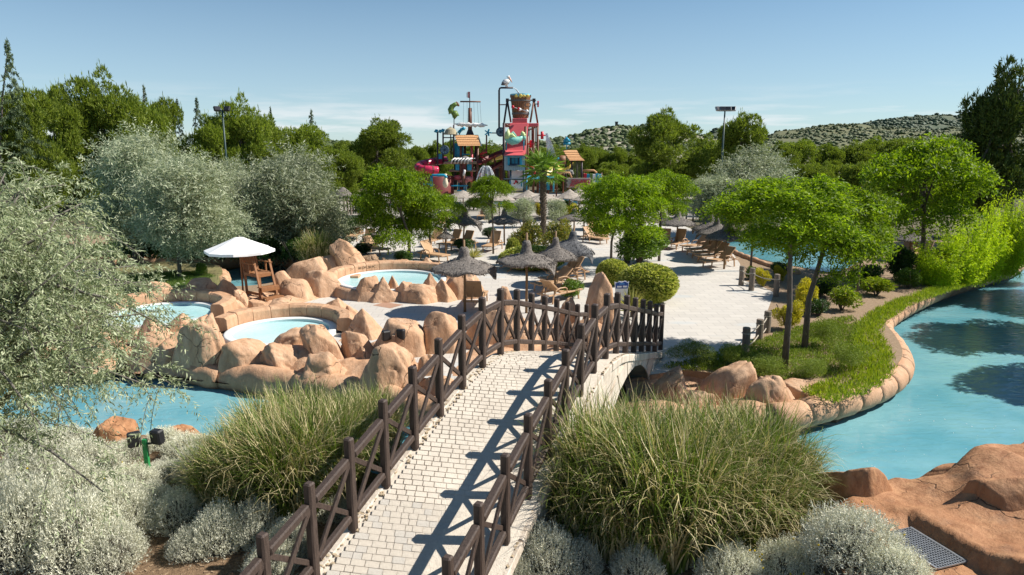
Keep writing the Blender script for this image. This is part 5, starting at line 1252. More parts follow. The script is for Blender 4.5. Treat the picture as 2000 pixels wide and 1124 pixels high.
# ---------------------------------------------------------------- palm
def palm(px, yb, ycrown, halfpx, label, n=34, seed=3):
    b = at(px, yb, 0); h = atY(px, ycrown, b.y).z; r = halfpx / ppm(b.y, h); t = empty('palm_tree', b); tag(t, label, 'palm')
    rng = np.random.default_rng(seed); pts = [(0, 0, -.1), (.04, 0, h * .35), (-.02, 0, h * .7), (0, 0, h)]
    fat = min(1, h / 4); m = MB(); m.tube(pts, [.22 * fat, .17 * fat, .19 * fat, .22 * fat], 12)
    for k in range(130):
        z = h * (k / 130) ** 1.0; a = k * 2.4; rad = .18 * fat; m.bar((rad * math.cos(a), rad * math.sin(a), z), ((rad + .07) * math.cos(a), (rad + .07) * math.sin(a), z + .12), .05, .03)
    m.obj('trunk', PALMB, t)
    for k in range(n):
        a = k * 2.399; el = 1.25 - 1.75 * (k / n); d = np.array([math.cos(a) * math.cos(el), math.sin(a) * math.cos(el), math.sin(el)]); L0 = r * rng.uniform(.5, .66); hub = np.array([0, 0, 0]) + d * L0 + np.array([0, 0, -.18 * L0 * (k / n)])
        side = np.cross(d, [0, 0, 1.0]); side /= np.linalg.norm(side); nrm = np.cross(side, d); q = 26; th = np.linspace(-1.9, 1.9, q)
        D = np.outer(np.cos(th), d) + np.outer(np.sin(th), side) + np.array([0, 0, -.28]) + nrm * .1
        o = link('frond', leaves('palm_frond', np.repeat(hub[None], q, 0), D, r * .62 * (1 - .25 * np.abs(th) / 1.9), .05, L_PALM, rng, .12), t, (0, 0, h))
        MB().tube([(0, 0, h), tuple(hub + np.array([0, 0, h]))], .012, 4).obj('frond_stalk', L_PALM, t)
    return t
palm(1060, 478, 334, 46, 'single fan palm with a dark shaggy trunk in front of the splash park')
palm(1224, 515, 428, 22, 'short dark palm trunk inside the shrubs right of the clipped round bush', 16, 5)
palm(1248, 515, 424, 24, 'short yellowing palm behind the leafy tree right of the clipped round bush', 16, 6)
# ---------------------------------------------------------------- shrubs
def bush_mesh(name, seed, mat, n, ln, wd, shell=.75, flat=1.0, spread=.6, top=0.0, nl=1, mat2=None):
    rng = np.random.default_rng(seed); rr_ = random.Random(seed)
    lob = [(0, 0, .0, .86, .86, .86)] if nl == 1 else [(rr_.uniform(-.5, .5), rr_.uniform(-.5, .5), rr_.uniform(-.35, .4), rr_.uniform(.3, .52), rr_.uniform(.3, .52), rr_.uniform(.3, .5)) for _ in range(nl)]
    P, d = lobes_points(rng, lob, n, shell); D = d * 1.0 + rng.normal(size=(n, 3)) * spread; D[:, 2] += top
    return leaves(name, P, D, rng.uniform(.7, 1.3, n) * ln, rng.uniform(.7, 1.3, n) * wd, mat, rng)
def bush(name, me, x0, y0, x1, y1, label, cat='shrub', group=None, depth=.9, core=None, rz=0, zb=0.0, stem=True):
    foot = at((x0 + x1) / 2, y1, zb); wd = (x1 - x0) / ppm(foot.y, zb); Yc = foot.y + wd * depth * .4; wd = (x1 - x0) / ppm(Yc, zb)
    h = max(.15, atY((x0 + x1) / 2, y0, Yc).z - zb); cx = atY((x0 + x1) / 2, y1, Yc).x
    t = empty(name, (cx, Yc, zb)); tag(t, label, cat, group); link('foliage', me, t, (0, 0, h * .47), rz, (wd / 2, wd / 2 * depth, h * .53))
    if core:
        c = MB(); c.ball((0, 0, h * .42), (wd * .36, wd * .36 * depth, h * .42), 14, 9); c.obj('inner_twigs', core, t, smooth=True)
    elif stem:
        c = MB(); r_ = random.Random(int(x0))
        for k in range(7): a = r_.uniform(0, 6.28); c.tube([(0, 0, -.05), (.2 * wd * math.cos(a) * .5, .2 * wd * math.sin(a), h * .3), (.36 * wd * math.cos(a), .3 * wd * math.sin(a), h * .75)], [.03, .022, .008], 5)
        c.obj('stems', BARK, t)
    return t
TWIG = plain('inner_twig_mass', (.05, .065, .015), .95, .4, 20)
B_VAR = bush_mesh('variegated_mesh', 41, L_VAR, 11000, .10, .062, .9, nl=1, spread=.5)
B_HED = bush_mesh('hedge_mesh', 42, L_GRN, 9000, .085, .05, .85, nl=1, spread=.6)
B_PHO = bush_mesh('photinia_mesh', 43, L_PHO, 7000, .11, .045, .4, nl=8, spread=.6)
B_GRN = bush_mesh('green_bush_mesh', 44, L_GRN, 7000, .11, .045, .35, nl=9, spread=.7)
B_DKG = bush_mesh('dark_bush_mesh', 45, L_DKG, 7000, .11, .045, .35, nl=9, spread=.7)
B_YEL = bush_mesh('golden_mesh', 46, L_YEL, 8000, .085, .05, .4, nl=11, spread=.6)
B_OLB = bush_mesh('olive_bush_mesh', 47, L_OLD, 7000, .10, .024, .3, nl=9, spread=.7)
def bamboo_mesh(seed):
    rng = np.random.default_rng(seed); C = []; D = []
    for i in range(150):
        a = rng.uniform(0, 6.28); r0 = math.sqrt(rng.uniform(0, 1)) * .62; b = np.array([r0 * math.cos(a), r0 * math.sin(a), -.95]); H = rng.uniform(.9, 1.95) * (1 - .35 * r0); az = a + rng.normal() * .6; ln = rng.uniform(.1, .45)
        k = 110; t = rng.uniform(.1, 1, k)[:, None]; p = b + t * np.array([0, 0, H]) + t ** 2.2 * ln * np.array([math.cos(az), math.sin(az), -.12]) + rng.normal(size=(k, 3)) * np.array([.075, .075, .03]) * (1.15 - t * .7)
        d = rng.normal(size=(k, 3)) * .75; d[:, 2] = -.35 + rng.normal(size=k) * .5; d[:, :2] += np.array([math.cos(az), math.sin(az)]) * .35; C.append(p); D.append(d)
    C = np.concatenate(C); D = np.concatenate(D); n = len(C); return leaves('bamboo_mesh', C, D, rng.uniform(.06, .13, n), rng.uniform(.014, .024, n), L_BAM, rng)
B_BAM = bamboo_mesh(48)
B_THY = bush_mesh('thyme_mesh', 49, L_THY, 9000, .06, .018, .5, nl=9, spread=.8, top=.5)
B_BIG = bush_mesh('broadleaf_mesh', 50, L_CVR, 1500, .24, .075, .5, nl=7, spread=.6)
bush('clipped_bush', B_VAR, 1198, 511, 1328, 602, 'large clipped round bush with yellow-edged leaves beside the paved walk', 'bush', core=TWIG, depth=.9)
bush('clipped_bush', B_VAR, 1160, 504, 1232, 562, 'smaller clipped round bush left of the large one behind the pointed boulder', 'bush', core=TWIG)
bush('clipped_hedge', B_VAR, 968, 478, 1112, 534, 'low clipped hedge with yellow-edged leaves behind the torn parasol', 'hedge', core=TWIG, depth=.7)
bush('clipped_bush', B_VAR, 985, 462, 1020, 520, 'small clipped yellowish bush left of the palm foot', 'bush', core=TWIG)
bush('photinia_shrub', B_PHO, 986, 420, 1066, 508, 'bushy shrub with reddish tips left of the palm trunk', 'shrub')
bush('photinia_shrub', B_PHO, 1052, 418, 1128, 502, 'bushy shrub with reddish tips right of the palm trunk', 'shrub', rz=1)
bush('green_shrub', B_GRN, 1182, 422, 1322, 520, 'dense glossy green shrub around the short palms', 'shrub', depth=.7)
bush('olive_shrub', B_OLB, 978, 380, 1062, 448, 'grey-green olive shrub left of the palm behind the parasols', 'shrub')
bush('olive_shrub', B_OLB, 1048, 382, 1126, 446, 'grey-green olive shrub right of the palm behind the parasols', 'shrub', rz=1)
bush('olive_shrub', B_OLB, 868, 392, 930, 452, 'grey-green olive tree with twisted stems above the drooping parasol', 'shrub', rz=2)
bush('golden_shrub', B_YEL, 1096, 392, 1132, 436, 'yellow shrub behind the thatched parasol right of the palm', 'shrub')
bush('golden_shrub', B_YEL, 1150, 420, 1200, 470, 'yellow-green shrub behind the pinkish loungers', 'shrub')
bush('green_shrub', B_GRN, 1085, 536, 1148, 586, 'low needle-leaved green shrub left of the tall pointed boulder', 'shrub')
bush('golden_shrub', B_YEL, 1504, 580, 1568, 650, 'golden yellow shrub behind the slim trunks at the walk edge', 'shrub', rz=.5)
bush('golden_shrub', B_YEL, 1540, 538, 1602, 616, 'taller golden yellow shrub between the two slim trunks', 'shrub', rz=2)
bush('golden_shrub', B_YEL, 1470, 520, 1508, 562, 'small golden shrub behind the rope of the far bollards', 'shrub', rz=3)
bush('golden_shrub', B_YEL, 1508, 514, 1536, 552, 'small golden shrub right of the far bollards', 'shrub', rz=4)
bush('green_shrub', B_GRN, 1448, 514, 1486, 548, 'low green shrub at the farthest bollard', 'shrub')
bush('dark_shrub', B_DKG, 1500, 506, 1552, 548, 'dark green shrub behind the golden shrubs at the back pool', 'shrub')
bush('broadleaf_shrub', B_BIG, 1608, 556, 1678, 612, 'yellow-green broad-leaved shrub on the soil bed', 'shrub')
bush('dark_shrub', B_DKG, 1565, 578, 1632, 622, 'dark low shrub left of the yellow-green broad-leaved one', 'shrub')
bush('broadleaf_shrub', B_BIG, 1672, 540, 1748, 584, 'broad-leaved shrub with bare stems under the drooping sprays', 'shrub', rz=2)
bush('dark_shrub', B_DKG, 1720, 466, 1808, 556, 'dark shaded shrub behind the soil bed left of the bamboo', 'shrub', rz=1)
bush('dark_shrub', B_DKG, 1790, 470, 1868, 556, 'dark shaded shrub close to the bamboo foot', 'shrub', rz=2)
bush('dark_shrub', B_DKG, 1640, 505, 1725, 566, 'dark shaded shrub under the drooping sapling', 'shrub', rz=3)
bush('dark_shrub', B_DKG, 1560, 535, 1640, 585, 'dark shaded shrub behind the second slim trunk', 'shrub', rz=4)
bush('green_shrub', B_GRN, 1745, 515, 1800, 566, 'green shrub between the broad-leaved shrubs and the bamboo', 'shrub', rz=5)
for a in ((1770, 452, 1890, 566, 'low golden-green bamboo clump at the left of the bamboo row'), (1820, 420, 1930, 562, 'second golden-green bamboo clump of the row from the left'), (1850, 388, 1960, 556, 'tall golden-green bamboo clump in the middle of the row'), (1900, 350, 2000, 545, 'tallest golden-green bamboo clump by the river bend'), (1945, 385, 2060, 528, 'golden-green bamboo clump at the right edge of the photo')): bush('bamboo', B_BAM, *a, 'bamboo', depth=1.0, rz=a[0])
bush('dark_shrub', B_DKG, 395, 428, 470, 512, 'dark green shrub left behind the white umbrella', 'shrub', rz=3)
bush('dark_shrub', B_DKG, 455, 452, 560, 515, 'dark green shrub right behind the white umbrella', 'shrub', rz=4)
bush('dark_shrub', B_DKG, 540, 455, 612, 518, 'dark green shrub between the white umbrella and the tall pale grass', 'shrub', rz=5)
bush('dark_shrub', B_DKG, 225, 430, 330, 512, 'dark shrub in the shade behind the silver trees on the far river bank', 'shrub', rz=6)
bush('green_shrub', B_GRN, 375, 508, 412, 540, 'bright green sapling leaves at the right end of the islet', 'shrub', rz=1)
bush('dark_shrub', B_DKG, 690, 470, 738, 500, 'dark strappy plant beside the shark-fin boulder', 'shrub', rz=7)
bush('dark_shrub', B_DKG, 752, 484, 830, 516, 'dark ground shrub under the bright tree behind the far pool', 'shrub', rz=8, depth=.6)
bush('dark_shrub', B_DKG, 640, 410, 720, 470, 'green shrub behind the left parasols', 'shrub', rz=9)
bush('green_shrub', B_GRN, 1340, 392, 1470, 436, 'dark green hedge behind the right-hand pool parasols', 'shrub', rz=9, depth=.5)
for a in ((B_GRN, 1128, 396, 1200, 452, 'green shrub between the pale straw parasols and the leafy tree right of the palm'), (B_OLB, 925, 388, 985, 436, 'grey-green shrub behind the slim young tree'), (B_GRN, 690, 372, 760, 425, 'green shrub at the left foot of the splash park'), (B_OLB, 770, 388, 830, 436, 'grey-green shrub under the bright tree in front of the splash park'), (B_GRN, 1300, 382, 1352, 428, 'green shrub behind the leftmost right-hand parasol'), (B_DKG, 880, 462, 940, 494, 'low dark shrub beside the upright tan loungers'), (B_YEL, 1040, 392, 1068, 424, 'small yellow shrub behind the palm trunk'), (B_DKG, 700, 448, 760, 486, 'dark shrub among the left parasols'), (B_GRN, 1000, 388, 1040, 420, 'small green shrub under the widest straw parasol'), (B_GRN, 1082, 384, 1124, 420, 'small green shrub between the straw parasols and the yellow shrub'), (B_OLB, 1010, 418, 1050, 446, 'low grey-green shrub left of the palm foot'), (B_GRN, 900, 376, 950, 412, 'green shrub before the pink splash bowl'), (B_DKG, 935, 440, 975, 468, 'dark shrub left of the brown shaded lounger'), (B_GRN, 1140, 440, 1180, 470, 'green shrub behind the three pinkish loungers')): bush('green_shrub' if a[0] is B_GRN else 'garden_shrub', *a, 'shrub', rz=a[1])
# thyme-like mounds and ground cover in the right bed
for a in ((1285, 656, 1400, 728, 'low thyme-green mound at the right end of the bridge railing'), (1380, 664, 1470, 728, 'low thyme-green mound in front of the nearest bollard'), (1440, 688, 1560, 748, 'spreading thyme-green mound around the nearest slim trunk'), (1555, 610, 1640, 690, 'thyme-green mound right of the slim trunks'), (1600, 660, 1700, 740, 'thyme-green mound beside the bright ground cover'), (1540, 695, 1640, 752, 'thyme-green mound above the low sandstone rock')): bush('thyme_mound', B_THY, *a, 'shrub', None, 1.0, None, a[0], 0.0, False)
def cover(name, polypx, n, mat, ln, wd, seed, zmax=.16, z0=0.0):
    """dense low plants over a bed outline"""
    rng = np.random.default_rng(seed); P = [at(x, y, 0) for x, y in polypx]; xs = [p.x for p in P]; ys = [p.y for p in P]
    X = rng.uniform(min(xs), max(xs), n * 3); Yv = rng.uniform(min(ys), max(ys), n * 3); ins = np.zeros(len(X), bool)
    for i_ in range(len(P)):
        a, b = P[i_], P[i_ - 1]; c = ((a.y > Yv) != (b.y > Yv)) & (X < (b.x - a.x) * (Yv - a.y) / (b.y - a.y + 1e-12) + a.x); ins ^= c
    X, Yv = X[ins][:n], Yv[ins][:n]; hh = np.array([.5 + .5 * mnoise.noise(Vector((x * 1.7, y * 1.7, seed))) for x, y in zip(X, Yv)])
    keep = hh > .18; X, Yv, hh = X[keep], Yv[keep], hh[keep]; k = len(X); C = []; D = []
    for j in range(5): C.append(np.stack([X + rng.normal(size=k) * .04, Yv + rng.normal(size=k) * .04, z0 + rng.uniform(0, 1, k) * hh * zmax], 1)); q = rng.normal(size=(k, 3)) * .6; q[:, 2] = np.abs(q[:, 2]) + .6; D.append(q)
    C = np.concatenate(C); D = np.concatenate(D); m = len(C)
    o = link(name, leaves(name, C, D, rng.uniform(.7, 1.3, m) * ln, rng.uniform(.7, 1.3, m) * wd, mat, rng)); return stuff(o)
cover('ground_cover', [(1560, 766), (1640, 742), (1672, 700), (1668, 650), (1690, 620), (1740, 592), (1800, 572), (1880, 548), (1905, 556), (1842, 576), (1780, 599), (1732, 629), (1718, 656), (1738, 690), (1750, 720), (1734, 748), (1692, 772), (1625, 792)], 10500, L_CVR, .16, .022, 5, .10)
cover('bed_undergrowth', [(1290, 722), (1400, 690), (1480, 668), (1560, 640), (1660, 620), (1690, 640), (1668, 700), (1640, 735), (1540, 745), (1400, 728)], 5000, L_THY, .09, .02, 6, .12)
cover('islet_grass', [(230, 545), (300, 534), (390, 530), (420, 540), (360, 556), (280, 562)], 2600, L_GRS, .14, .014, 7, .03, -.05)
cover('bank_grass', [(60, 508), (330, 509), (600, 512), (640, 470), (300, 466)], 3500, L_DKG, .3, .05, 8, .3)
# ---------------------------------------------------------------- tall grass clumps
def grass_mesh(seed, n, h, spread, bw, straw=.3):
    rng = np.random.default_rng(seed); k = 7
    a = rng.uniform(0, 6.28, n); r0 = np.sqrt(rng.uniform(0, 1, n)) * spread * .5; lean = rng.uniform(.05, 1.0, n) ** 1.3 * spread * 1.15; L = h * rng.uniform(.4, 1.2, n); az = a + rng.normal(size=n) * 1.3
    droop = rng.uniform(.1, 1.25, n) ** .9; curl = rng.normal(size=n) * .8; out = []; last = None
    for part, sel in ((L_GRS, rng.uniform(0, 1, n) > straw), (L_STR, None)):
        if sel is None: sel = ~last
        last = sel; m = sel.sum(); V = np.zeros((m, 2 * (k + 1), 3)); A, AZ, R0, LE, LL, DR, CU = a[sel], az[sel], r0[sel], lean[sel], L[sel], droop[sel], curl[sel]
        if part is L_STR: DR = DR * 1.2; CU = CU * 1.8
        x, y, z = R0 * np.cos(A), R0 * np.sin(A), np.zeros(m); th = np.full(m, 0.0)
        ph0 = np.arctan2(LE, LL) * .55
        for j in range(k + 1):
            t = j / k; ph = ph0 + DR * 2.1 * t ** 2.2; az_ = AZ + CU * t * t; sx, sy = -np.sin(az_), np.cos(az_); wv = bw * (1 - t ** 1.5 * .95) * .5
            V[:, 2 * j] = np.stack([x + sx * wv, y + sy * wv, z], 1); V[:, 2 * j + 1] = np.stack([x - sx * wv, y - sy * wv, z], 1)
            ds = LL * 1.08 / k; x = x + np.sin(ph) * np.cos(az_) * ds; y = y + np.sin(ph) * np.sin(az_) * ds; z = z + np.cos(ph) * ds
        F = []; base = (np.arange(m) * 2 * (k + 1))[:, None]
        for j in range(k): F.append(base + np.array([2 * j, 2 * j + 1, 2 * j + 3, 2 * j + 2]))
        out.append(npmesh('grass_blades', V.reshape(-1, 3), np.concatenate(F), part))
    return out
GR = [grass_mesh(s, 1900, 1.0, .55, .022, .45) for s in (61, 62, 63)]
def grass(px, yb, ytop, label, i, w=1.0, group=None, Gm=None, zb=0.0):
    b = at(px, yb, zb); h = (atY(px, ytop, b.y).z - zb) * ((.95 if px > 1000 else .88) if zb < 0 else 1.0); h *= random.Random(int(px * 3 + yb)).uniform(.84, 1.12); t = empty('grass_clump', b, px * .7); tag(t, label, 'grass clump', group)
    for nm, me in zip(('green_blades', 'straw_blades'), (Gm or GR)[i % len(Gm or GR)]): link(nm, me, t, sc=(h * w, h * w, h))
    return t
GL = 'grass clumps left of the bridge'; GRR = 'grass clumps right of the bridge'
def rowlab(lst, side):
    for r_, row in enumerate(lst):
        for q, a in enumerate(sorted(row)):
            grass(a[0], a[1], a[2], '%s reed grass clump from left, %s, grass %s of bridge' % (ORD[q], ('front row', 'middle row', 'back row')[r_], side), q + r_, .92, GL if side == 'left' else GRR, None, NB)
rowlab([[(440, 1000, 850), (505, 1010, 810), (575, 1015, 800), (640, 985, 790)], [(480, 960, 790), (545, 965, 778), (610, 955, 772), (680, 938, 772), (738, 905, 775)], [(520, 905, 768), (590, 915, 765), (660, 898, 766), (720, 880, 768)]], 'left')
rowlab([[(1135, 1060, 880), (1210, 1080, 860), (1290, 1085, 850), (1370, 1080, 850), (1450, 1065, 860), (1520, 1045, 880)], [(1095, 1000, 830), (1165, 1020, 815), (1240, 1030, 810), (1320, 1030, 808), (1400, 1022, 810), (1475, 1005, 820), (1535, 990, 860)], [(1090, 950, 812), (1155, 965, 800), (1230, 975, 795), (1310, 975, 795), (1385, 968, 795), (1455, 955, 805)]], 'right')
grass(622, 518, 452, 'tall pale plumed grass behind the leaning rocks left of the shark-fin boulder', 1, .8)
grass(655, 512, 462, 'pale grass tuft touching the shark-fin boulder', 2, .8)
grass(600, 520, 470, 'green grass tuft left of the tall pale plumed grass', 0, .8)
def yucca(px, yb, ytop, label, seed=1):
    b = at(px, yb, 0); b.y += .2; h = atY(px, ytop, b.y).z; rng = np.random.default_rng(seed); n = 90; d = unit(rng, n); d[:, 2] = np.abs(d[:, 2]) * 1.1 + .1
    t = empty('yucca', b); tag(t, label, 'yucca'); link('spiky_leaves', leaves('yucca_leaves', np.zeros((n, 3)) + np.array([0, 0, h * .2]), d, h * .85 * rng.uniform(.8, 1.1, n), .045, L_YUC, rng), t); MB().tube([(0, 0, -.05), (0, 0, h * .3)], .07, 7).obj('stem', PALMB, t)
yucca(1236, 622, 560, 'spiky yellow-striped yucca in front of the blue notice board', 1); yucca(924, 512, 478, 'small spiky yucca below the upright tan loungers', 2); yucca(722, 490, 462, 'spiky yellow yucca beside the upright lounger left of the bright tree', 3)
# ---------------------------------------------------------------- grey santolina bushes in the foreground
def santolina_mesh(seed, n=1500):
    rng = np.random.default_rng(seed); rr_ = random.Random(seed); d = unit(rng, n); d[:, 2] = np.abs(d[:, 2])
    bump = np.array([1 + .22 * mnoise.noise(Vector(x * 2.6) + Vector((seed, 0, 0))) for x in d]); P = d * (.80 * bump * rng.uniform(.72, 1, n))[:, None]
    D = d * .7 + np.array([0, 0, .7]) + rng.normal(size=(n, 3)) * .25; D /= np.linalg.norm(D, axis=1, keepdims=True); C = []; Q = []; k = 11
    for j in range(k):
        C.append(P + D * (.022 * j)); q = D * .75 + rng.normal(size=(n, 3)) * .5; Q.append(q)
    C = np.concatenate(C); Q = np.concatenate(Q); m = len(C)
    return leaves('santolina_mesh', C, Q, rng.uniform(.035, .075, m), rng.uniform(.010, .017, m), L_ART, rng)
SAN = [santolina_mesh(s) for s in (71, 72, 73)]
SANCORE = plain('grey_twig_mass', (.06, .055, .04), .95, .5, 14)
def santolina(px, yb, halfpx, ytop, label, i, group='grey santolina bushes', zb=NB, flowers=0):
    b = at(px, yb, zb); r = halfpx / ppm(b.y, zb + .2); h = max(.3, atY(px, ytop, b.y + r * .3).z - zb); t = empty('santolina_bush', (b.x, b.y + r * .5, zb), px * .31); tag(t, label, 'bush', group)
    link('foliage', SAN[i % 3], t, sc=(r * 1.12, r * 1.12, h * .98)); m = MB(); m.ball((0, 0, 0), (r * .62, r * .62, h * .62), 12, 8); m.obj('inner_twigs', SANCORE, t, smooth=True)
    if flowers:
        rg = np.random.default_rng(int(px)); d = unit(rg, flowers); d[:, 2] = np.abs(d[:, 2]) * .8 + .3; d /= np.linalg.norm(d, axis=1, keepdims=True); m = MB()
        for x in d: m.ball(Vector((x[0] * r * 1.05, x[1] * r * 1.05, x[2] * h * 1.02)), .016, 5, 4)
        stuff(m.obj('flowers', L_FLW, t))
    return t
for r_, row in enumerate((((30, 1110, 95, 930), (130, 1120, 90, 960), (200, 1125, 70, 1020)), ((-40, 1060, 80, 900), (40, 1010, 80, 880), (130, 1030, 80, 900), (215, 1060, 72, 940), (290, 1010, 48, 945), (340, 1040, 62, 960)), ((60, 930, 70, 850), (150, 945, 68, 860), (235, 975, 62, 912), (300, 945, 55, 915), (375, 945, 48, 870)), ((10, 880, 60, 820), (110, 885, 55, 835), (235, 905, 46, 862), (310, 880, 40, 836), (355, 900, 46, 848), (395, 900, 38, 850)))):
    for q, a in enumerate(row): santolina(a[0], a[1], a[2], a[3], '%s grey-white feathery bush from the left in the %s row of the lower left mass' % (ORD[q], ('nearest', 'second', 'third', 'farthest')[r_]), q + r_, 'grey bushes of the lower left mass', flowers=2 if (q + r_) % 4 == 0 else 0)
for j, a in enumerate(((420, 1085, 58, 985, 'grey feathery bush just left of the lowest railing post'), (490, 1075, 55, 975, 'grey feathery bush seen through the railing at the lower left'), (560, 1105, 50, 1010, 'grey feathery bush under the second railing panel from the left'), (365, 1095, 46, 1030, 'grey feathery bush beside the bare mulch at the bottom left'), (640, 1020, 40, 960, 'grey feathery bush behind the third railing post from the left'), (520, 1140, 55, 1060, 'grey feathery bush at the bottom edge left of the bridge'),
    (1070, 1150, 72, 1030, 'grey feathery bush at the bottom edge right of the bridge'), (1010, 1165, 40, 1085, 'small grey feathery bush against the right edge of the bridge'), (1130, 1135, 55, 1058, 'grey feathery bush in front of the right grass mass'), (1250, 1150, 55, 1075, 'low grey bush at the bottom below the right grass mass'), (1440, 1160, 72, 1070, 'grey bush with yellow flowers at the bottom right of the grass'), (1540, 1150, 65, 1060, 'grey bush between the flowering bush and the big grey bush'), (1690, 1120, 105, 1002, 'big rounded grey bush in front of the drain grate'), (1620, 1160, 72, 1045, 'grey bush at the bottom left of the big rounded one'), (1770, 1160, 75, 1075, 'grey bush at the bottom edge below the drain grate'))):
    santolina(a[0], a[1], a[2], a[3], a[4], j, None, .15 if a[0] > 1650 else NB, flowers=7 if 'flower' in a[4] else (5 if 'big' in a[4] else 0))
# mulch chips and fallen leaves on the near bank
mb = MB(); rr = random.Random(5)
for _ in range(5000):
    x, y = rr.uniform(-7, 7), rr.uniform(8, 12.5); s = rr.uniform(.012, .04)
    if abs(x - (LP(8 + (y - 13.83) / .797).x + 1.1)) < 1.4: continue
    mb.box((x, y, NB + s * .2), (s * 1.8, s * .7, s * .25), rz=rr.uniform(0, 3))
stuff(mb.obj('mulch_chips', plain('mulch_chip', (.16, .10, .055), .95, .5, 30, col2=(.42, .31, .2))))
mb = MB()
for _ in range(500):
    p = at(rr.uniform(0, 2000), rr.uniform(560, 920), WZ); s = rr.uniform(.008, .02)
    if p.y < 46 and abs(p.x) < 40: mb.add([(p.x - s, p.y, WZ + .006), (p.x, p.y - s * .6, WZ + .006), (p.x + s, p.y, WZ + .006), (p.x, p.y + s * .6, WZ + .006)], [(0, 1, 2, 3)])
stuff(mb.obj('floating_petals', plain('petal', (.7, .7, .66), .8)))
# ================================================================ hills and scrub
def hill(name, prof, Y, col, seed, dots=0, dotmat=None, dsize=(1.5, 3.2), front=.62):
    rng = random.Random(seed); xs = [p[0] for p in prof]; n = 90; vs = []; rows_ = 16
    for i in range(n + 1):
        px = xs[0] + (xs[-1] - xs[0]) * i / n; py = np.interp(px, xs, [p[1] for p in prof])
        for j in range(rows_ + 3):
            if j <= rows_: t = j / rows_; yy = Y * (front + (1 - front) * t)
            else: t = 1 - (j - rows_) * .35; yy = Y * (1 + .15 * (j - rows_))
            zt = atY(px, py, Y).z; x = atY(px, py, Y).x * yy / Y
            z = zt * (t ** .85) + Y * .006 * mnoise.fractal(Vector((x / Y * 22, yy / Y * 22, seed)), 1, 2, 4) * math.sin(min(1, t * 1.2) * math.pi * .5) * (1 if t < .98 else .35)
            vs.append((x, yy, max(z, -3) if t > 0 else -3))
    k = rows_ + 3; fs = [(i * k + j, (i + 1) * k + j, (i + 1) * k + j + 1, i * k + j + 1) for i in range(n) for j in range(k - 1)]
    m = MB(); m.add(vs, fs); o = struct(m.obj(name, col, smooth=True))
    if dots:
        me = o.data; P = np.array(vs); C = []; F = []; V0, F0 = ico(1)
        for q in range(dots):
            i = rng.randrange(n); j = rng.randrange(2, rows_ + 1); a, b = rng.random(), rng.random()
            p = (P[i * k + j] * (1 - a) + P[(i + 1) * k + j] * a) * (1 - b) + (P[i * k + j - 1] * (1 - a) + P[(i + 1) * k + j - 1] * a) * b
            if mnoise.noise(Vector(p / Y * 40) + Vector((seed, 0, 0))) < -.25: continue
            s = rng.uniform(*dsize) * (.6 + .8 * rng.random()); v = V0 * np.array([s, s, s * .7]) * (1 + .25 * np.sin(V0 * 5 + q))[:, [0]]
            F.append(F0 + len(C) * len(V0)); C.append(v + p + np.array([0, 0, s * .25]))
        s = link('scrub', npmesh('scrub_mesh', np.concatenate(C), np.concatenate(F), dotmat)); stuff(s)
SCRUBM = leafmat('hill_scrub', (.035, .055, .016), (.085, .11, .035), 0)
FORESTM = leafmat('hill_forest', (.030, .055, .028), (.065, .095, .045), 0)
hill('rocky_hill', [(880, 292), (1000, 286), (1080, 272), (1130, 262), (1170, 252), (1205, 245), (1240, 246), (1290, 249), (1340, 258), (1400, 272), (1500, 290)], 620, plain('limestone_scrub_slope', (.13, .13, .07), .95, .3, .12, 0, col2=(.44, .40, .31)), 3, 3600, SCRUBM, (.9, 2.2))
hill('scrub_hill', [(1380, 292), (1460, 272), (1530, 256), (1600, 247), (1650, 244), (1700, 246), (1760, 252), (1850, 252), (2000, 250), (2200, 262)], 760, plain('scrub_slope', (.085, .10, .042), .95, .3, .1, 0, col2=(.17, .165, .085)), 5, 5200, SCRUBM, (.8, 1.9))
hill('far_wooded_hill', [(1560, 280), (1650, 248), (1700, 238), (1750, 232), (1790, 226), (1830, 225), (1870, 229), (1920, 224), (2000, 226), (2150, 250)], 1500, plain('far_wood_slope', (.05, .075, .04), .95, .3, .03, 0, col2=(.12, .13, .08)), 7, 4200, FORESTM, (1.8, 4))
hill('far_wooded_hill', [(1330, 285), (1370, 268), (1400, 256), (1430, 254), (1480, 262), (1540, 284)], 1400, MATS['far_wood_slope'], 8, 1200, FORESTM, (1.8, 4))
hill('far_stony_hill', [(560, 290), (620, 282), (650, 277), (690, 280), (760, 288)], 900, MATS['limestone_scrub_slope'], 9, 900, SCRUBM, (1.8, 4))
t = empty('hilltop_marker', atY(1204, 246, 618)); tag(t, 'tiny dark tower on top of the rocky hill', 'tower'); m = MB(); m.box((0, 0, 1), (2.2, 2.2, 4)); m.box((0, 0, 3.2), (2.8, 2.8, .6)); m.obj('wall', plain('dark_tower', (.06, .06, .06), .9), t)

# ================================================================ splash park
YP = 74.0; SM = 1 / ppm(YP, 4)
def Z(zx, zy, dy=0): return atY(780 + zx / 3.7475, 130 + zy / 3.7475, YP + dy)
PINK = plain('coral_paint', (.62, .11, .12), .4, .08, 2); PINKL = plain('pale_coral_paint', (.80, .27, .24), .35, .06, 2); DKRED = plain('dark_red_paint', (.16, .03, .025), .5, .15, 2); RED = plain('red_paint', (.55, .02, .04), .35, .1, 4)
PIPE = plain('rust_brown_pipe', (.15, .055, .03), .5, .25, 4); PIPED = plain('dark_pipe', (.045, .03, .035), .5, .2, 4); TEAL = plain('teal_paint', (.02, .28, .42), .4, .15, 4); BLUEW = plain('blue_grey_boards', (.28, .38, .43), .7, .25, 4, .3, 20, stretch=(6, 6, .5)); ROOFT = plain('orange_roof_tile', (.55, .28, .12), .7, .15, 6, col2=(.72, .42, .21))
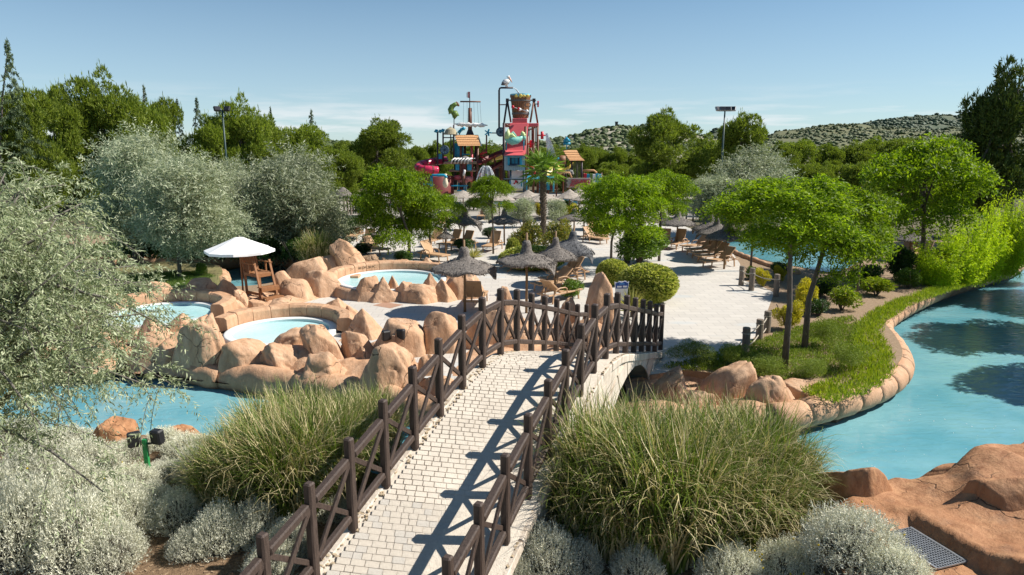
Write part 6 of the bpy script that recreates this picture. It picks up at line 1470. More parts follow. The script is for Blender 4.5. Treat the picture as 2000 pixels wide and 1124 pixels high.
YELLOW = plain('yellow_paint', (.75, .56, .12), .4, .08, 2); DKBLUE = plain('slate_blue_paint', (.05, .09, .13), .6, .15, 4); BARRELW = plain('barrel_wood', (.14, .06, .025), .6, .3, 5, .3, 20, stretch=(9, 9, .7), col2=(.30, .14, .06)); IRON = plain('hoop_iron', (.13, .12, .115), .5, .2, 6); WHITEP = plain('white_paint', (.78, .77, .74), .5, .05, 4)
GREENP = plain('lizard_green_paint', (.055, .13, .025), .5, .3, 3, col2=(.22, .30, .06)); SPRAYM = plain('falling_water', (.85, .88, .9), .3, .03, 4); NETM = plain('rope_net', (.14, .16, .07), .9, .3, 10)
def tubez(pts, r, mat, name, parent, O, n=8):
    return MB().tube([Vector(p) - O for p in pts], r, n).obj(name, mat, parent, smooth=True)
def slabz(a, b, depth, mat, name, parent, O, dy=0, bev=.03):
    """box between two picture corners, given depth"""
    p, q = Z(a[0], a[1], dy), Z(b[0], b[1], dy); c = (p + q) / 2 - O; m = MB(); m.box((c.x, c.y + depth / 2, c.z), (abs(q.x - p.x), depth, abs(q.z - p.z))); return m.obj(name, mat, parent, bevel=bev)
def bucket_tower():
    O = Z(850, 900); O.z = 0; t = empty('bucket_tower', O); tag(t, 'coral pink splash tower with a giant tipping wooden bucket on top', 'water tower')
    slabz((826, 380), (936, 416), 1.6, PINK, 'chute_top', t, O, .2)
    # sloping front
    p = [Z(806, 414, 0), Z(946, 414, 0), Z(946, 648, -1.6), Z(770, 648, -1.6)]; m = MB(); vs = [x - O for x in p] + [x - O + Vector((0, 2.2, 0)) for x in p]
    vs[2] = Z(922, 648, -1.6) - O; vs[6] = vs[2] + Vector((0, 2.2, 0)); m.add(vs, [(0, 1, 2, 3), (7, 6, 5, 4), (0, 4, 5, 1), (1, 5, 6, 2), (2, 6, 7, 3), (3, 7, 4, 0)]); m.obj('chute', PINK, t, bevel=.05)
    p = [Z(778, 612, -1.7), Z(918, 612, -1.7), Z(925, 650, -2.6), Z(764, 650, -2.6)]; m = MB(); vs = [x - O for x in p] + [x - O + Vector((0, .5, -.15)) for x in p]; m.add(vs, [(0, 1, 2, 3), (7, 6, 5, 4), (0, 4, 5, 1), (1, 5, 6, 2), (2, 6, 7, 3), (3, 7, 4, 0)]); m.obj('hut_roof', PINK, t)
    slabz((764, 416), (1018, 440), 3.2, PINK, 'platform', t, O, .4)
    for zx in range(955, 1016, 14): tubez([Z(zx, 440, .4), Z(zx, 560, .4)], .05, PIPE, 'platform_post', t, O, 6)
    slabz((766, 650), (922, 660), 2.4, TEAL, 'eave_board', t, O, -2.4)
    for i in range(11):
        a, b = 768 + i * 13.9, 768 + (i + 1) * 13.9 - 1
        if 2 <= i <= 8:
            slabz((a, 661), (b, 668), .12, BLUEW, 'wall_board', t, O, -2.2, 0); slabz((a, 724), (b, 758 + (i % 3) * 4), .12, BLUEW, 'wall_board', t, O, -2.2, 0)
        else: slabz((a, 661), (b, 760 + (i % 2) * 3), .12, BLUEW, 'wall_board', t, O, -2.2, 0)
    slabz((790, 662), (900, 728), .2, DKBLUE, 'hut_interior', t, O, -1.7)
    w_ = slabz((822, 668), (866, 712), .06, TEAL, 'window', t, O, -1.8, 0); MB().box((0, 0, 0), (.05, .1, .9)).obj('mullion', DKBLUE, w_).location = Z(844, 690, -1.86) - O
    for a, b in ((792, 808), (880, 896)): slabz((a, 664), (b, 726), .08, TEAL, 'shutter', t, O, -2.32, .01)
    slabz((800, 722), (892, 730), .3, DKBLUE, 'window_box', t, O, -2.5)
    slabz((820, 762), (912, 825), .15, plain('faded_mural', (.55, .42, .42), .7, .3, 1.5, col2=(.72, .68, .62)), 'mural_panel', t, O, -1.6)
    slabz((816, 832), (912, 895), .15, WHITEP, 'lower_panel', t, O, -1.7)
    for a, b, c, d, mt in ((845, 835, 862, 852, RED), (858, 842, 870, 858, PIPE), (836, 853, 848, 862, RED), (890, 846, 898, 880, TEAL), (806, 838, 814, 876, TEAL)): slabz((a, b), (c, d), .05, mt, 'panel_motif', t, O, -1.78, 0)
    slabz((762, 822), (926, 828), .15, DKBLUE, 'rail', t, O, -1.9)
    for zx, y0, y1, dy, mt in ((765, 415, 905, -1.6, PIPED), (924, 440, 905, -1.0, PIPE), (938, 440, 905, .8, PIPE), (1012, 415, 905, 1.2, PIPE), (800, 760, 905, 2.2, PIPED), (912, 760, 905, -1.6, DKBLUE), (814, 760, 905, -1.5, DKBLUE), (980, 440, 905, 3.0, PIPE)): tubez([Z(zx, y0, dy), Z(zx, y1 + 20, dy)], .14, mt, 'column', t, O)
    for a, b in (((938, 560), (1012, 700)), ((770, 640), (905, 540)), ((938, 470), (1012, 440)), ((770, 420), (812, 440))): tubez([Z(*a, -1.0 if a[0] < 930 else .9), Z(*b, -.6 if a[0] < 930 else .9)], .08, PIPE, 'brace', t, O, 6)
    # bucket
    c = Z(887, 292, 1.4); ru, rl = 75 / 3.7475 * SM, 58 / 3.7475 * SM; zt, zb = Z(887, 206, 1.4).z, Z(887, 378, 1.4).z
    bk = MB(); n = 26
    for j in range(n):
        a0, a1 = 2 * math.pi * (j + .06) / n, 2 * math.pi * (j + .94) / n; ring = []
        for r_, z in ((rl, zb), (ru, zt)):
            for rr_ in (r_, r_ - .10):
                for a in (a0, a1): ring.append((rr_ * math.cos(a), rr_ * math.sin(a), z))
        m = MB(); m.add(ring, [(0, 1, 5, 4), (2, 6, 7, 3), (4, 5, 7, 6), (0, 2, 3, 1), (0, 4, 6, 2), (1, 3, 7, 5)]); o = m.obj('stave', BARRELW, t); o.location = Vector((c.x, c.y, 0)) - O
    m = MB(); m.lathe([(rl - .05, zb + .05), (.01, zb + .03)], 26, c=(0, 0, 0)); o = m.obj('bucket_bottom', BARRELW, t); o.location = Vector((c.x, c.y, 0)) - O
    for f, g in ((.14, .22), (.70, .76)):
        r0 = rl + (ru - rl) * f; z0 = zb + (zt - zb) * f; z1 = zb + (zt - zb) * g; m = MB(); m.lathe([(r0 + .015, z0), (r0 + .05, z0), (r0 + .06, z1), (r0 + .02, z1)], 30); o = m.obj('hoop', IRON, t); o.location = Vector((c.x, c.y, 0)) - O
    m = MB(); vs = []; n = 32
    for j in range(n):
        a = 2 * math.pi * j / n; dz_ = -.18 - .12 * math.sin(a * 3) - .08 * math.sin(a * 7)
        for r_, z in ((ru + .02, zt + .03), (ru + .035, zt + dz_)): vs.append((r_ * math.cos(a), r_ * math.sin(a), z))
    m.add(vs, [(2 * j, 2 * ((j + 1) % n), 2 * ((j + 1) % n) + 1, 2 * j + 1) for j in range(n)]); o = m.obj('painted_wave_rim', plain('aqua_paint', (.08, .38, .52), .4, .25, 2, col2=(.28, .62, .68)), t); o.location = Vector((c.x, c.y, 0)) - O
    for a, l in ((4.3, .26), (4.7, .34), (5.0, .22), (5.4, .28)):
        m = MB(); m.ball(((ru + .04) * math.cos(a), (ru + .04) * math.sin(a), zt - .22), (.2, .08, l * .6), 8, 6); o = m.obj('yellow_splash', YELLOW, t); o.location = Vector((c.x, c.y, 0)) - O
    # swordfish-like ornament: fish skeleton and ring on the bucket
    f0, f1 = Z(835, 300, -.1), Z(945, 330, -.1)
    tubez([f0, f1], .045, WHITEP, 'ornament_bar', t, O, 6)
    for zx, zy, mt in ((882, 316, WHITEP), (874, 312, RED), (934, 328, WHITEP), (830, 297, RED)): m = MB(); m.ball(Z(zx, zy, -.14) - O, .17, 8, 6); m.obj('ornament', mt, t, smooth=True)
    ring = [Z(940 + 22 * math.cos(a), 282 + 16 * math.sin(a), -.05) for a in [i * .45 for i in range(15)]]; tubez(ring, .05, IRON, 'ornament_ring', t, O, 6)
    for s, ap, f in ((0, (790, 248), ((766, 414), (816, 408))), (1, (985, 248), ((958, 410), (1012, 414)))):
        for q in f: tubez([Z(*ap, 1.4), Z(*q, 1.4 + (1.2 if q is f[1] else -1.0))], .10, PIPED if s == 0 else PIPE, 'a_frame_leg', t, O)
        m = MB(); m.box(Z(*ap, 1.4) - O, (.32, .4, .34)); m.obj('bearing', PIPED, t)
    tubez([Z(788, 248, 1.4), Z(1000, 248, 1.4)], .07, PIPED, 'axle', t, O); 
    for j in range(4): a = j * math.pi / 4; v = Vector((0, math.cos(a), math.sin(a))) * .32; MB().bar(Z(1015, 276, 1.4) - O - v, Z(1015, 276, 1.4) - O + v, .16).obj('red_handwheel', RED, t)
    tubez([Z(985, 276, 1.4), Z(1012, 276, 1.4)], .05, PIPED, 'wheel_shaft', t, O, 6)
    tubez([Z(730, 470, .5), Z(730, 175, .5), Z(734, 162, .5), Z(744, 157, .5), Z(832, 157, .5)], .10, PIPED, 'filling_pipe', t, O); tubez([Z(730, 281, .5), Z(786, 281, 1.4)], .06, PIPE, 'pipe_tie', t, O, 6)
    for zx, zy in ((1045, 505), (965, 568)): tubez([Z(zx, zy - 28, .2), Z(zx, zy + 28, .2)], .16, RED, 'red_valve', t, O); tubez([Z(zx - 30, zy, .6), Z(zx + 25, zy, .2)], .07, RED, 'valve_pipe', t, O, 6)
    wheel(t, O, 742, 480, 31, -.4)
    tubez([Z(770, 490, 0), Z(650, 487, -.4)], .06, DKBLUE, 'spout_pipe', t, O, 6)
    m = MB()
    for i in range(5): a = i * 1.256; m.bar(Z(648, 485, -.4) - O, Z(648 + 26 * math.cos(a), 485 + 26 * math.sin(a), -.5) - O, .16, .1)
    m.obj('blue_spinner', TEAL, t)
def wheel(t, O, zx, zy, r, dy):
    m = MB(); m.tube([Z(zx + r * math.cos(a), zy + r * math.sin(a), dy) - O for a in [i * math.pi / 12 for i in range(25)]], .07, 6)
    for i in range(4): a = i * math.pi / 4; m.bar(Z(zx + r * math.cos(a), zy + r * math.sin(a), dy) - O, Z(zx - r * math.cos(a), zy - r * math.sin(a), dy) - O, .07)
    m.obj('ship_wheel', DKBLUE, t)
    poly = [Z(zx + r * .93 * math.cos(a), zy + r * .93 * math.sin(a), dy + .1) - O for a in [i * math.pi / 12 for i in range(24)]]
    m = MB(); m.add(poly + [p + Vector((0, .05, 0)) for p in poly], [tuple(range(24)), tuple(range(47, 23, -1))] + [(i, (i + 1) % 24, 24 + (i + 1) % 24, 24 + i) for i in range(24)]); m.obj('wheel_disc', plain('pale_blue_paint', (.33, .50, .62), .4) if 'pale_blue_paint' not in MATS else MATS['pale_blue_paint'], t)
bucket_tower()
def figure(name, label, cat, tubes, O, extra=()):
    t = empty(name, O); tag(t, label, cat)
    for nm, pts, rs, mat in tubes: MB().tube([Vector(p) - O for p in pts], rs, 10).obj(nm, mat, t, smooth=True)
    for f in extra: f(t)
    return t
O = Z(785, 150, .5)
figure('pelican_statue', 'white pelican statue perched on the bent filling pipe above the bucket', 'statue', [
    ('body', [Z(748, 134, .5), Z(760, 126, .5), Z(775, 116, .5), Z(793, 110, .5), Z(803, 100, .5), Z(803, 90, .5), Z(797, 84, .5), Z(793, 76, .5), Z(799, 74, .5), Z(804, 80, .5)], [.05, .24, .34, .28, .15, .10, .10, .14, .15, .07], WHITEP),
    ('beak', [Z(801, 78, .5), Z(814, 99, .5), Z(826, 120, .5)], [.11, .085, .02], plain('salmon_paint', (.75, .45, .35), .5)),
    ('wing', [Z(746, 136, .2), Z(758, 128, .12), Z(776, 117, .15)], [.05, .2, .12], plain('grey_feather_paint', (.10, .10, .11), .6)),
    ('leg', [Z(780, 124, .5), Z(780, 150, .5)], [.05, .05], MATS['salmon_paint']), ('leg', [Z(786, 124, .6), Z(790, 150, .6)], [.05, .05], MATS['salmon_paint'])], O)
O = Z(850, 540, -2.4)
MERM = plain('sea_green_paint', (.10, .42, .42), .45, .3, 3, col2=(.28, .55, .40)); MERY = plain('pale_yellow_paint', (.50, .62, .28), .5, .2, 4)
figure('sea_creature_sculpture', 'green and yellow finned sea creature sculpture across the coral pink chute', 'sculpture', [
    ('body', [Z(778, 520, -2.2), Z(800, 532, -2.3), Z(830, 545, -2.35), Z(860, 542, -2.3), Z(885, 528, -2.2), Z(902, 508, -2.1)], [.25, .42, .48, .4, .28, .16], MERM),
    ('tail_fin', [Z(902, 508, -2.1), Z(904, 490, -2.1), Z(899, 474, -2.1)], [.2, .25, .03], MERY), ('tail_fin', [Z(902, 508, -2.1), Z(914, 505, -2.1), Z(924, 498, -2.1)], [.2, .2, .03], MERY), ('tail_fin', [Z(902, 508, -2.1), Z(914, 525, -2.1), Z(921, 543, -2.1)], [.2, .2, .03], MERM),
    ('fin', [Z(790, 530, -2.5), Z(792, 495, -2.5), Z(800, 458, -2.5)], [.3, .3, .03], MERY), ('fin', [Z(795, 520, -2.5), Z(825, 505, -2.5), Z(862, 530, -2.5)], [.2, .26, .05], MERY), ('fin', [Z(800, 515, -2.3), Z(835, 488, -2.3), Z(858, 510, -2.3)], [.15, .2, .04], MERM),
    ('support', [Z(784, 540, -2.2), Z(784, 615, -2.0)], .06, TEAL), ('support', [Z(910, 530, -2.0), Z(910, 615, -2.0)], .06, TEAL)], O)
O = Z(400, 430, -1)
figure('green_lizard_figure', 'green lizard-like figure leaping on a thin pole at the left of the splash park', 'sculpture', [
    ('body', [Z(362, 350, -1), Z(380, 340, -1), Z(375, 318, -1), Z(385, 295, -1), Z(405, 280, -1), Z(420, 274, -1)], [.1, .35, .32, .28, .22, .2], GREENP),
    ('belly', [Z(385, 335, -1), Z(405, 345, -1), Z(418, 362, -1), Z(405, 372, -1), Z(390, 365, -1)], [.2, .38, .32, .25, .1], GREENP),
    ('snout', [Z(418, 273, -1), Z(430, 283, -1), Z(438, 292, -1)], [.2, .15, .05], plain('brown_scale_paint', (.16, .09, .04), .6)), ('hat', [Z(410, 272, -1), Z(420, 268, -1), Z(426, 272, -1)], [.1, .16, .05], DKRED),
    ('pole', [Z(400, 372, -1), Z(400, 440, -1)], .045, PIPED)], O)
def roof_tiles(t, O, a, b, c, d, rows_, cols, mat, dy0, dy1):
    """pitched roof face between ridge a-b (far) and eave c-d (near), built of single tiles"""
    A, B, Cc, D = Z(*a, dy1) - O, Z(*b, dy1) - O, Z(*c, dy0) - O, Z(*d, dy0) - O
    k = 0
    for i in range(rows_):
        for j in range(cols):
            u0, u1, v0, v1 = j / cols, (j + .96) / cols, i / rows_, (i + 1.08) / rows_
            f = lambda u, v: (A.lerp(B, u)).lerp(Cc.lerp(D, u), v) + Vector((0, 0, -.10 * math.sin(min(v, 1) * math.pi)))
            lift = Vector((0, -.03, .05)); p = [f(u0, v0), f(u1, v0), f(u1, v1) + lift, f(u0, v1) + lift]; m = MB(); m.add(p + [x + Vector((0, .02, -.05)) for x in p], [(0, 1, 2, 3), (7, 6, 5, 4), (0, 4, 5, 1), (1, 5, 6, 2), (2, 6, 7, 3), (3, 7, 4, 0)]); m.obj('roof_tile', mat, t)
    A2, B2 = A + Vector((0, 0, .02)), B + Vector((0, 0, .02)); E1, E2 = Cc + Vector((0, 2 * (A.y - Cc.y), 0)), D + Vector((0, 2 * (B.y - D.y), 0))
    m = MB(); m.add([A2, B2, E2, E1], [(0, 1, 2, 3)]); m.add([A, Cc, E1], [(0, 1, 2)]); m.add([B, D, E2], [(0, 1, 2)]); m.obj('gable', DKBLUE, t)
def ship_tower():
    O = Z(480, 900, 0); O.z = 0; t = empty('ship_platform', O); tag(t, 'ship-themed splash platform with an orange tiled hut, mast and furled white sail', 'play structure')
    roof_tiles(t, O, (404, 503), (577, 503), (432, 582), (596, 582), 6, 12, ROOFT, -1.8, 0)
    for zx, mt, dy in ((408, PIPED, .5), (450, PIPE, -1.5), (480, PIPE, 1), (530, PINK, -1.0), (573, PIPE, -1.5), (560, PIPED, 1)): tubez([Z(zx, 575, dy), Z(zx, 905, dy)], .13, mt, 'column', t, O)
    slabz((325, 700), (580, 716), 3.4, plain('deck_boards', (.30, .20, .13), .7, .25, 4), 'deck', t, O, -1.6); slabz((360, 760), (560, 772), 3, MATS['deck_boards'], 'lower_deck', t, O, -1.4)
    for a, b, mt in ((410, 440, TEAL), (495, 530, TEAL), (455, 490, DKRED)): slabz((a, 712), (b, 762), .1, mt, 'hull_panel', t, O, -1.5)
    for zx in (285, 300): slabz((zx, 640), (zx + 14, 680), .1, TEAL, 'hull_panel', t, O, -1)
    m = MB(); m.lathe([(.5, 0), (.62, .7), (.5, 1.4)], 14, cap=True); o = m.obj('blue_barrel', TEAL, t, smooth=False); o.location = Z(432, 662, -.2) - O
    slabz((455, 640), (515, 648), .1, TEAL, 'rail_board', t, O, -1)
    tubez([Z(517, 505, .8), Z(517, 305, .8)], [.24, .20], PIPE, 'mast', t, O); tubez([Z(515, 305, .8), Z(515, 188, .8)], .05, PIPED, 'topmast', t, O, 6); tubez([Z(445, 258, .8), Z(595, 259, .8)], .08, PIPE, 'yard', t, O, 6)
    m = MB(); m.lathe([(.45, 0), (.26, .5)], 12); o = m.obj('mast_foot', PIPED, t); o.location = Z(517, 503, .8) - O
    pts = [Z(412 + i * 16, 424 + (3 if i % 2 else -2) + i * .5, .6) for i in range(15)]; tubez(pts, [.05] + [.16 + .05 * (i % 3) for i in range(13)] + [.04], WHITEP, 'furled_sail', t, O); tubez([Z(405, 422, .75), Z(645, 432, .75)], .05, PIPE, 'lower_yard', t, O, 6)
    for a, b in ((470, 468), (495, 498), (545, 550), (570, 580), (590, 600)): tubez([Z(a, 262, .8), Z(b, 420, .7)], .012, PIPED, 'rigging_rope', t, O, 4)
    m = MB(); p = [Z(492, 190 + 3, .8), Z(504, 186, .8), Z(504, 232, .8), Z(492, 226, .8)]; m.add([x - O for x in p] + [x - O + Vector((0, .04, 0)) for x in p], [(0, 1, 2, 3), (7, 6, 5, 4), (0, 4, 5, 1), (1, 5, 6, 2), (2, 6, 7, 3), (3, 7, 4, 0)]); m.obj('flag_white', WHITEP, t)
    m = MB(); p = [Z(504, 186, .8), Z(517, 186, .8), Z(517, 232, .8), Z(504, 232, .8)]; m.add([x - O for x in p] + [x - O + Vector((0, .04, 0)) for x in p], [(0, 1, 2, 3), (7, 6, 5, 4), (0, 4, 5, 1), (1, 5, 6, 2), (2, 6, 7, 3), (3, 7, 4, 0)]); m.obj('flag_red', PINK, t)
    # bony ribs of a wreck
    for i in range(6):
        zx = 380 + i * 24; tubez([Z(zx, 712, -2.4), Z(zx + 4, 690, -2.7), Z(zx + 24, 673, -2.2), Z(zx + 52, 676, -1.6)], .07, WHITEP, 'bone_rib', t, O, 6)
    tubez([Z(440, 690, -1.9), Z(480, 682, -1.9), Z(530, 692, -1.9)], [.25, .42, .3], plain('grey_hull_paint', (.22, .21, .2), .6), 'wreck_hull', t, O)
    for zx, y0, y1 in ((280, 480, 905), (320, 480, 700), (398, 430, 700)): tubez([Z(zx, y0, -1), Z(zx, y1, -1)], .09, PIPED, 'post', t, O)
    tubez([Z(322, 522, -1), Z(398, 522, -1)], .06, PIPED, 'cross_pipe', t, O, 6)
    for zx, zy in ((270, 474), (318, 470), (300, 476), (456, 462), (470, 456), (440, 480)):
        tubez([Z(zx - 14, zy + 4, -1), Z(zx, zy, -1.1), Z(zx + 14, zy - 6, -1)], [.06, .22, .05], TEAL, 'blue_fish_spout', t, O)
    tubez([Z(440, 500, -1), Z(440, 470, -1)], .07, PIPED, 'post', t, O)
    wheel(t, O, 331, 612, 30, -1.6)
    for i in range(5): a = i * .5 - .2; tubez([Z(590, 640 + i * 6, -1.4), Z(640, 600 + i * 26, -1.8)], .08, RED if i % 2 else PIPE, 'timber_strut', t, O, 6)
    tubez([Z(638, 500, -.4), Z(638, 660, -.4)], .08, PIPE, 'post', t, O)
    slabz((355, 870), (500, 880), .2, TEAL, 'blue_rail', t, O, -2.4); slabz((420, 905), (490, 915), .2, TEAL, 'blue_rail', t, O, -2.6)
    for zx in (360, 470, 484): slabz((zx, 870), (zx + 8, 940), .15, TEAL, 'blue_post', t, O, -2.5)
    tubez([Z(470, 760, -2), Z(470, 915, -2)], .2, PIPE, 'column', t, O); tubez([Z(470, 800, -2.1), Z(478, 760, -2.3)], .12, WHITEP, 'white_pipe', t, O)
    for zx, zy in ((435, 815), (500, 825), (465, 840)): m = MB(); m.ball(Z(zx, zy, -1.2) - O, (.6, .5, .3), 10, 6); m.obj('red_float', PINKL if zx != 435 else PINK, t, smooth=True)
ship_tower()
O = Z(400, 500, -1); t = empty('straw_hat_roof', O); tag(t, 'small conical straw roof on a pole behind the lizard figure', 'straw roof'); m = MB(); m.lathe([(.08, Z(400, 445, -1).z - O.z), (.5, Z(400, 462, -1).z - O.z), (50 / 3.7475 * SM, Z(400, 497, -1).z - O.z), (46 / 3.7475 * SM, Z(400, 500, -1).z - O.z)], 20, c=(-.35, 0, 0)); m.obj('canopy', plain('green_straw', (.36, .31, .2), .9, .3, 10), t); MB().tube([(-.35, 0, -2.5), (-.35, 0, .8)], .06, 8).obj('pole', PIPED, t)
def slide(name, label, pts, r, mat, rib=None, open_=False):
    O = Vector(pts[-1]); O.z = 0; t = empty(name, O); tag(t, label, 'water slide'); P = smooth_path(pts, 6)
    if not open_:
        MB().tube([p - O for p in P], r, 12).obj('tube', mat, t, smooth=True)
        for i in range(3, len(P) - 2, 5): MB().tube([P[i] - O, P[i + 1] - O], r * 1.06, 12).obj('flange', rib or DKRED, t)
    else:
        m = MB(); vs = []; q = 7; n = len(P)
        for i, p in enumerate(P):
            d = (P[min(i + 1, n - 1)] - P[max(i - 1, 0)]); s = d.cross(Vector((0, 0, 1))).normalized()
            for o_ in (0, .06):
                for j in range(q): a = math.pi * j / (q - 1); vs.append(p - O + s * (r + o_) * math.cos(a) - Vector((0, 0, 1)) * (r + o_) * math.sin(a) * .8)
        fs = []
        for i in range(n - 1):
            for j in range(2 * q - 1):
                if j == q - 1: continue
                fs.append((i * 2 * q + j, (i + 1) * 2 * q + j, (i + 1) * 2 * q + j + 1, i * 2 * q + j + 1))
        m.add(vs, fs); m.obj('trough', mat, t, smooth=True)
        for i in range(2, n, 6): MB().tube([P[i] - O - Vector((0, 0, r * .8)), Vector((P[i].x - O.x, P[i].y - O.y, 0))], .08, 7).obj('support', PIPE, t)
    return t
slide('tube_slide', 'crimson tube slide curling at the left end of the splash park', [Z(340, 688, 1.5), Z(280, 694, .5), Z(210, 706, -.4), Z(155, 722, -1.2), Z(138, 738, -2.0), Z(165, 752, -2.8), Z(215, 756, -3), Z(280, 760, -2.6)], .40, plain('crimson_paint', (.50, .03, .08), .25, .08, 3))
slide('body_slide', 'dark red open slide descending from the coral tower to the ship platform', [Z(790, 605, 1), Z(720, 632, -.5), Z(650, 665, -1.5), Z(590, 695, -2.2)], .45, DKRED, open_=True)
slide('body_slide', 'lower dark red open slide crossing under the coral tower', [Z(770, 690, -.5), Z(700, 720, -1.2), Z(640, 760, -2), Z(600, 810, -2.6)], .45, DKRED, open_=True)
slide('body_slide', 'wide yellow open slide behind the palm', [Z(1215, 700, 3), Z(1170, 735, 1.5), Z(1110, 770, .4), Z(1050, 810, -.6)], .95, YELLOW, open_=True)
slide('body_slide', 'dull yellow slide between the coral tower and the ship platform', [Z(765, 650, 3), Z(720, 655, 2.6), Z(672, 672, 2.4)], .5, YELLOW, open_=True)
c = Z(270, 800, -1.5); t = empty('splash_bowl', (c.x, c.y, 0)); tag(t, 'pink round splash bowl with dark red sides at the left end of the splash park', 'splash bowl'); r = 125 / 3.7475 * SM; m = MB(); m.lathe([(r, c.z - .3), (r * .98, c.z - .1), (r * .55, c.z - .8), (.1, c.z - 1.0)], 36); m.obj('bowl', PINKL, t, smooth=True)
m = MB(); m.lathe([(r + .02, .2), (r + .02, c.z - .12), (r - .05, c.z - .05)], 36); m.obj('bowl_side', DKRED, t, smooth=True); MB().tube([(.0, -r * .6, c.z - 1), (0, -r * .6, c.z + .9)], .28, 12).obj('orange_column', PINKL, t)
O = Z(235, 880, -6); O.z = 0; t = empty('spout_pipe', O); tag(t, 'bent blue spout pipe pouring over a white shell figure', 'water spout'); tubez([Z(175, 862, -6), Z(235, 862, -6)], .1, TEAL, 'feed_pipe', t, O); tubez([Z(235, 880, -6), Z(235, 805, -6), Z(242, 797, -6), Z(325, 797, -6), Z(340, 805, -6), Z(346, 816, -6)], .13, TEAL, 'pipe', t, O)
m = MB(); m.lathe([(.05, 0), (.25, .2), (.28, .5), (.17, .9), (.12, 1.15), (.2, 1.35), (.05, 1.4)], 14); o = m.obj('shell_figure', plain('cream_paint', (.68, .58, .42), .5), t, smooth=True); o.location = Z(338, 890, -5.6) - O
def tiled_hut():
    O = Z(1270, 900, 0); O.z = 0; t = empty('tiled_hut', O); tag(t, 'open hut with an orange tiled roof and rope net right of the palm', 'hut')
    roof_tiles(t, O, (1197, 613), (1298, 613), (1248, 690), (1356, 690), 6, 9, ROOFT, -1.6, 0)
    for zx, dy in ((1218, 1), (1262, -1.4), (1335, -1.4), (1300, 1.2)): tubez([Z(zx, 685, dy), Z(zx, 905, dy)], .10, PIPED, 'column', t, O)
    m = MB()
    for i in range(11): m.bar(Z(1266 + i * 6.4, 700, -1.4) - O, Z(1266 + i * 6.4, 808, -1.4) - O, .03)
    for i in range(14): m.bar(Z(1264, 702 + i * 8, -1.42) - O, Z(1333, 702 + i * 8, -1.42) - O, .03)
    m.obj('rope_net', NETM, t)
    tubez([Z(1225, 610, 0), Z(1225, 555, 0)], .06, TEAL, 'vane_pole', t, O, 6); tubez([Z(1202, 548, 0), Z(1225, 536, 0), Z(1250, 546, 0)], [.1, .32, .08], TEAL, 'fish_vane', t, O); tubez([Z(1200, 566, 0), Z(1252, 566, 0)], .14, TEAL, 'vane_board', t, O)
    p, q = Z(1158, 688, -2), Z(1216, 686, -2); tubez([p, p.lerp(q, .5), q], [.42, .52, .46], BARRELW, 'tipping_barrel', t, O, 12); tubez([Z(1150, 660, -2), Z(1215, 664, -2)], .08, TEAL, 'barrel_bar', t, O, 6); tubez([Z(1152, 690, -2.4), Z(1166, 668, -2.4)], .08, TEAL, 'barrel_rope', t, O, 6)
    for zx in (1132, 1150): tubez([Z(zx, 725, -2.4), Z(zx, 900, -2.4)], .14, PIPE, 'column', t, O)
    tubez([Z(1150, 778, -2.4), Z(1245, 778, -2.4), Z(1262, 815, -2.4)], .09, ROOFT, 'orange_pipe', t, O)
    for i in range(7): a = math.pi * i / 6; tubez([Z(1240, 782, -1.8), Z(1240 - 26 * math.cos(a), 752 + 10 * abs(math.cos(a)), -1.8), Z(1240 - 36 * math.cos(a), 790, -1.8)], .035, WHITEP, 'white_arch', t, O, 5)
    tubez([Z(1340, 762, -.5), Z(1425, 762, -.5), Z(1445, 780, -.5)], .1, ROOFT, 'orange_pipe', t, O)
tiled_hut()
def sign():
    O = Z(1290, 850, -4); t = empty('lettered_sign', O); tag(t, 'weathered plank sign with raised red letters right of the palm', 'sign'); PL = plain('sign_plank', (.42, .37, .31), .8, .25, 4, .3, 30, stretch=(.6, 6, 6))
    for i in range(5): slabz((1225 + (i % 2) * 6, 818 + i * 14), (1400 - (i % 3) * 7, 831 + i * 14), .14, PL, 'plank', t, O, -4, .02)
    for zx in (1240, 1390): tubez([Z(zx, 815, -3.8), Z(zx, 935, -3.8)], .1, PIPE, 'post', t, O)
    for body, zy, zx in (('SOLARIS', 843, 1258), ('AQUAPARK', 870, 1246)): text(body, .50, RED, t, Z(zx, zy, -4.12) - O, (R(90), 0, 0), 'letters', .05, 'LEFT')
sign()
# teal shade canopies, life ring, colourful play pieces
O = Z(1030, 830, -3); O.z = 0; t = empty('teal_canopy', O); tag(t, 'long teal awning beside the coral tower behind the palm', 'awning')
for i in range(9): p, q = Z(930 + i * 22, 822, -4), Z(952 + i * 22, 822, -4); m = MB(); m.add([p - O, q - O, q - O + Vector((.2, 1.6, .25)), p - O + Vector((.2, 1.6, .25))] + [x - O - Vector((0, 0, .06)) for x in (p, q)] + [q - O + Vector((.2, 1.6, .19)), p - O + Vector((.2, 1.6, .19))], [(0, 1, 2, 3), (7, 6, 5, 4), (0, 4, 5, 1), (1, 5, 6, 2), (2, 6, 7, 3), (3, 7, 4, 0)]); m.obj('awning_panel', TEAL, t)
for zx in (932, 1030, 1128): tubez([Z(zx, 822, -4), Z(zx, 920, -4)], .08, TEAL, 'post', t, O)
O = Z(962, 768, -2); t = empty('life_ring', O); tag(t, 'red and white life ring hanging right of the coral tower', 'life ring'); MB().tube([Vector((.42 * math.cos(a), 0, .42 * math.sin(a))) for a in [i * math.pi / 10 for i in range(21)]], .11, 8).obj('ring', RED, t, smooth=True)
for i in range(4): a = .6 + i * math.pi / 2; MB().tube([Vector((.42 * math.cos(a - .14), 0, .42 * math.sin(a - .14))), Vector((.42 * math.cos(a + .14), 0, .42 * math.sin(a + .14)))], .122, 8).obj('white_band', WHITEP, t)
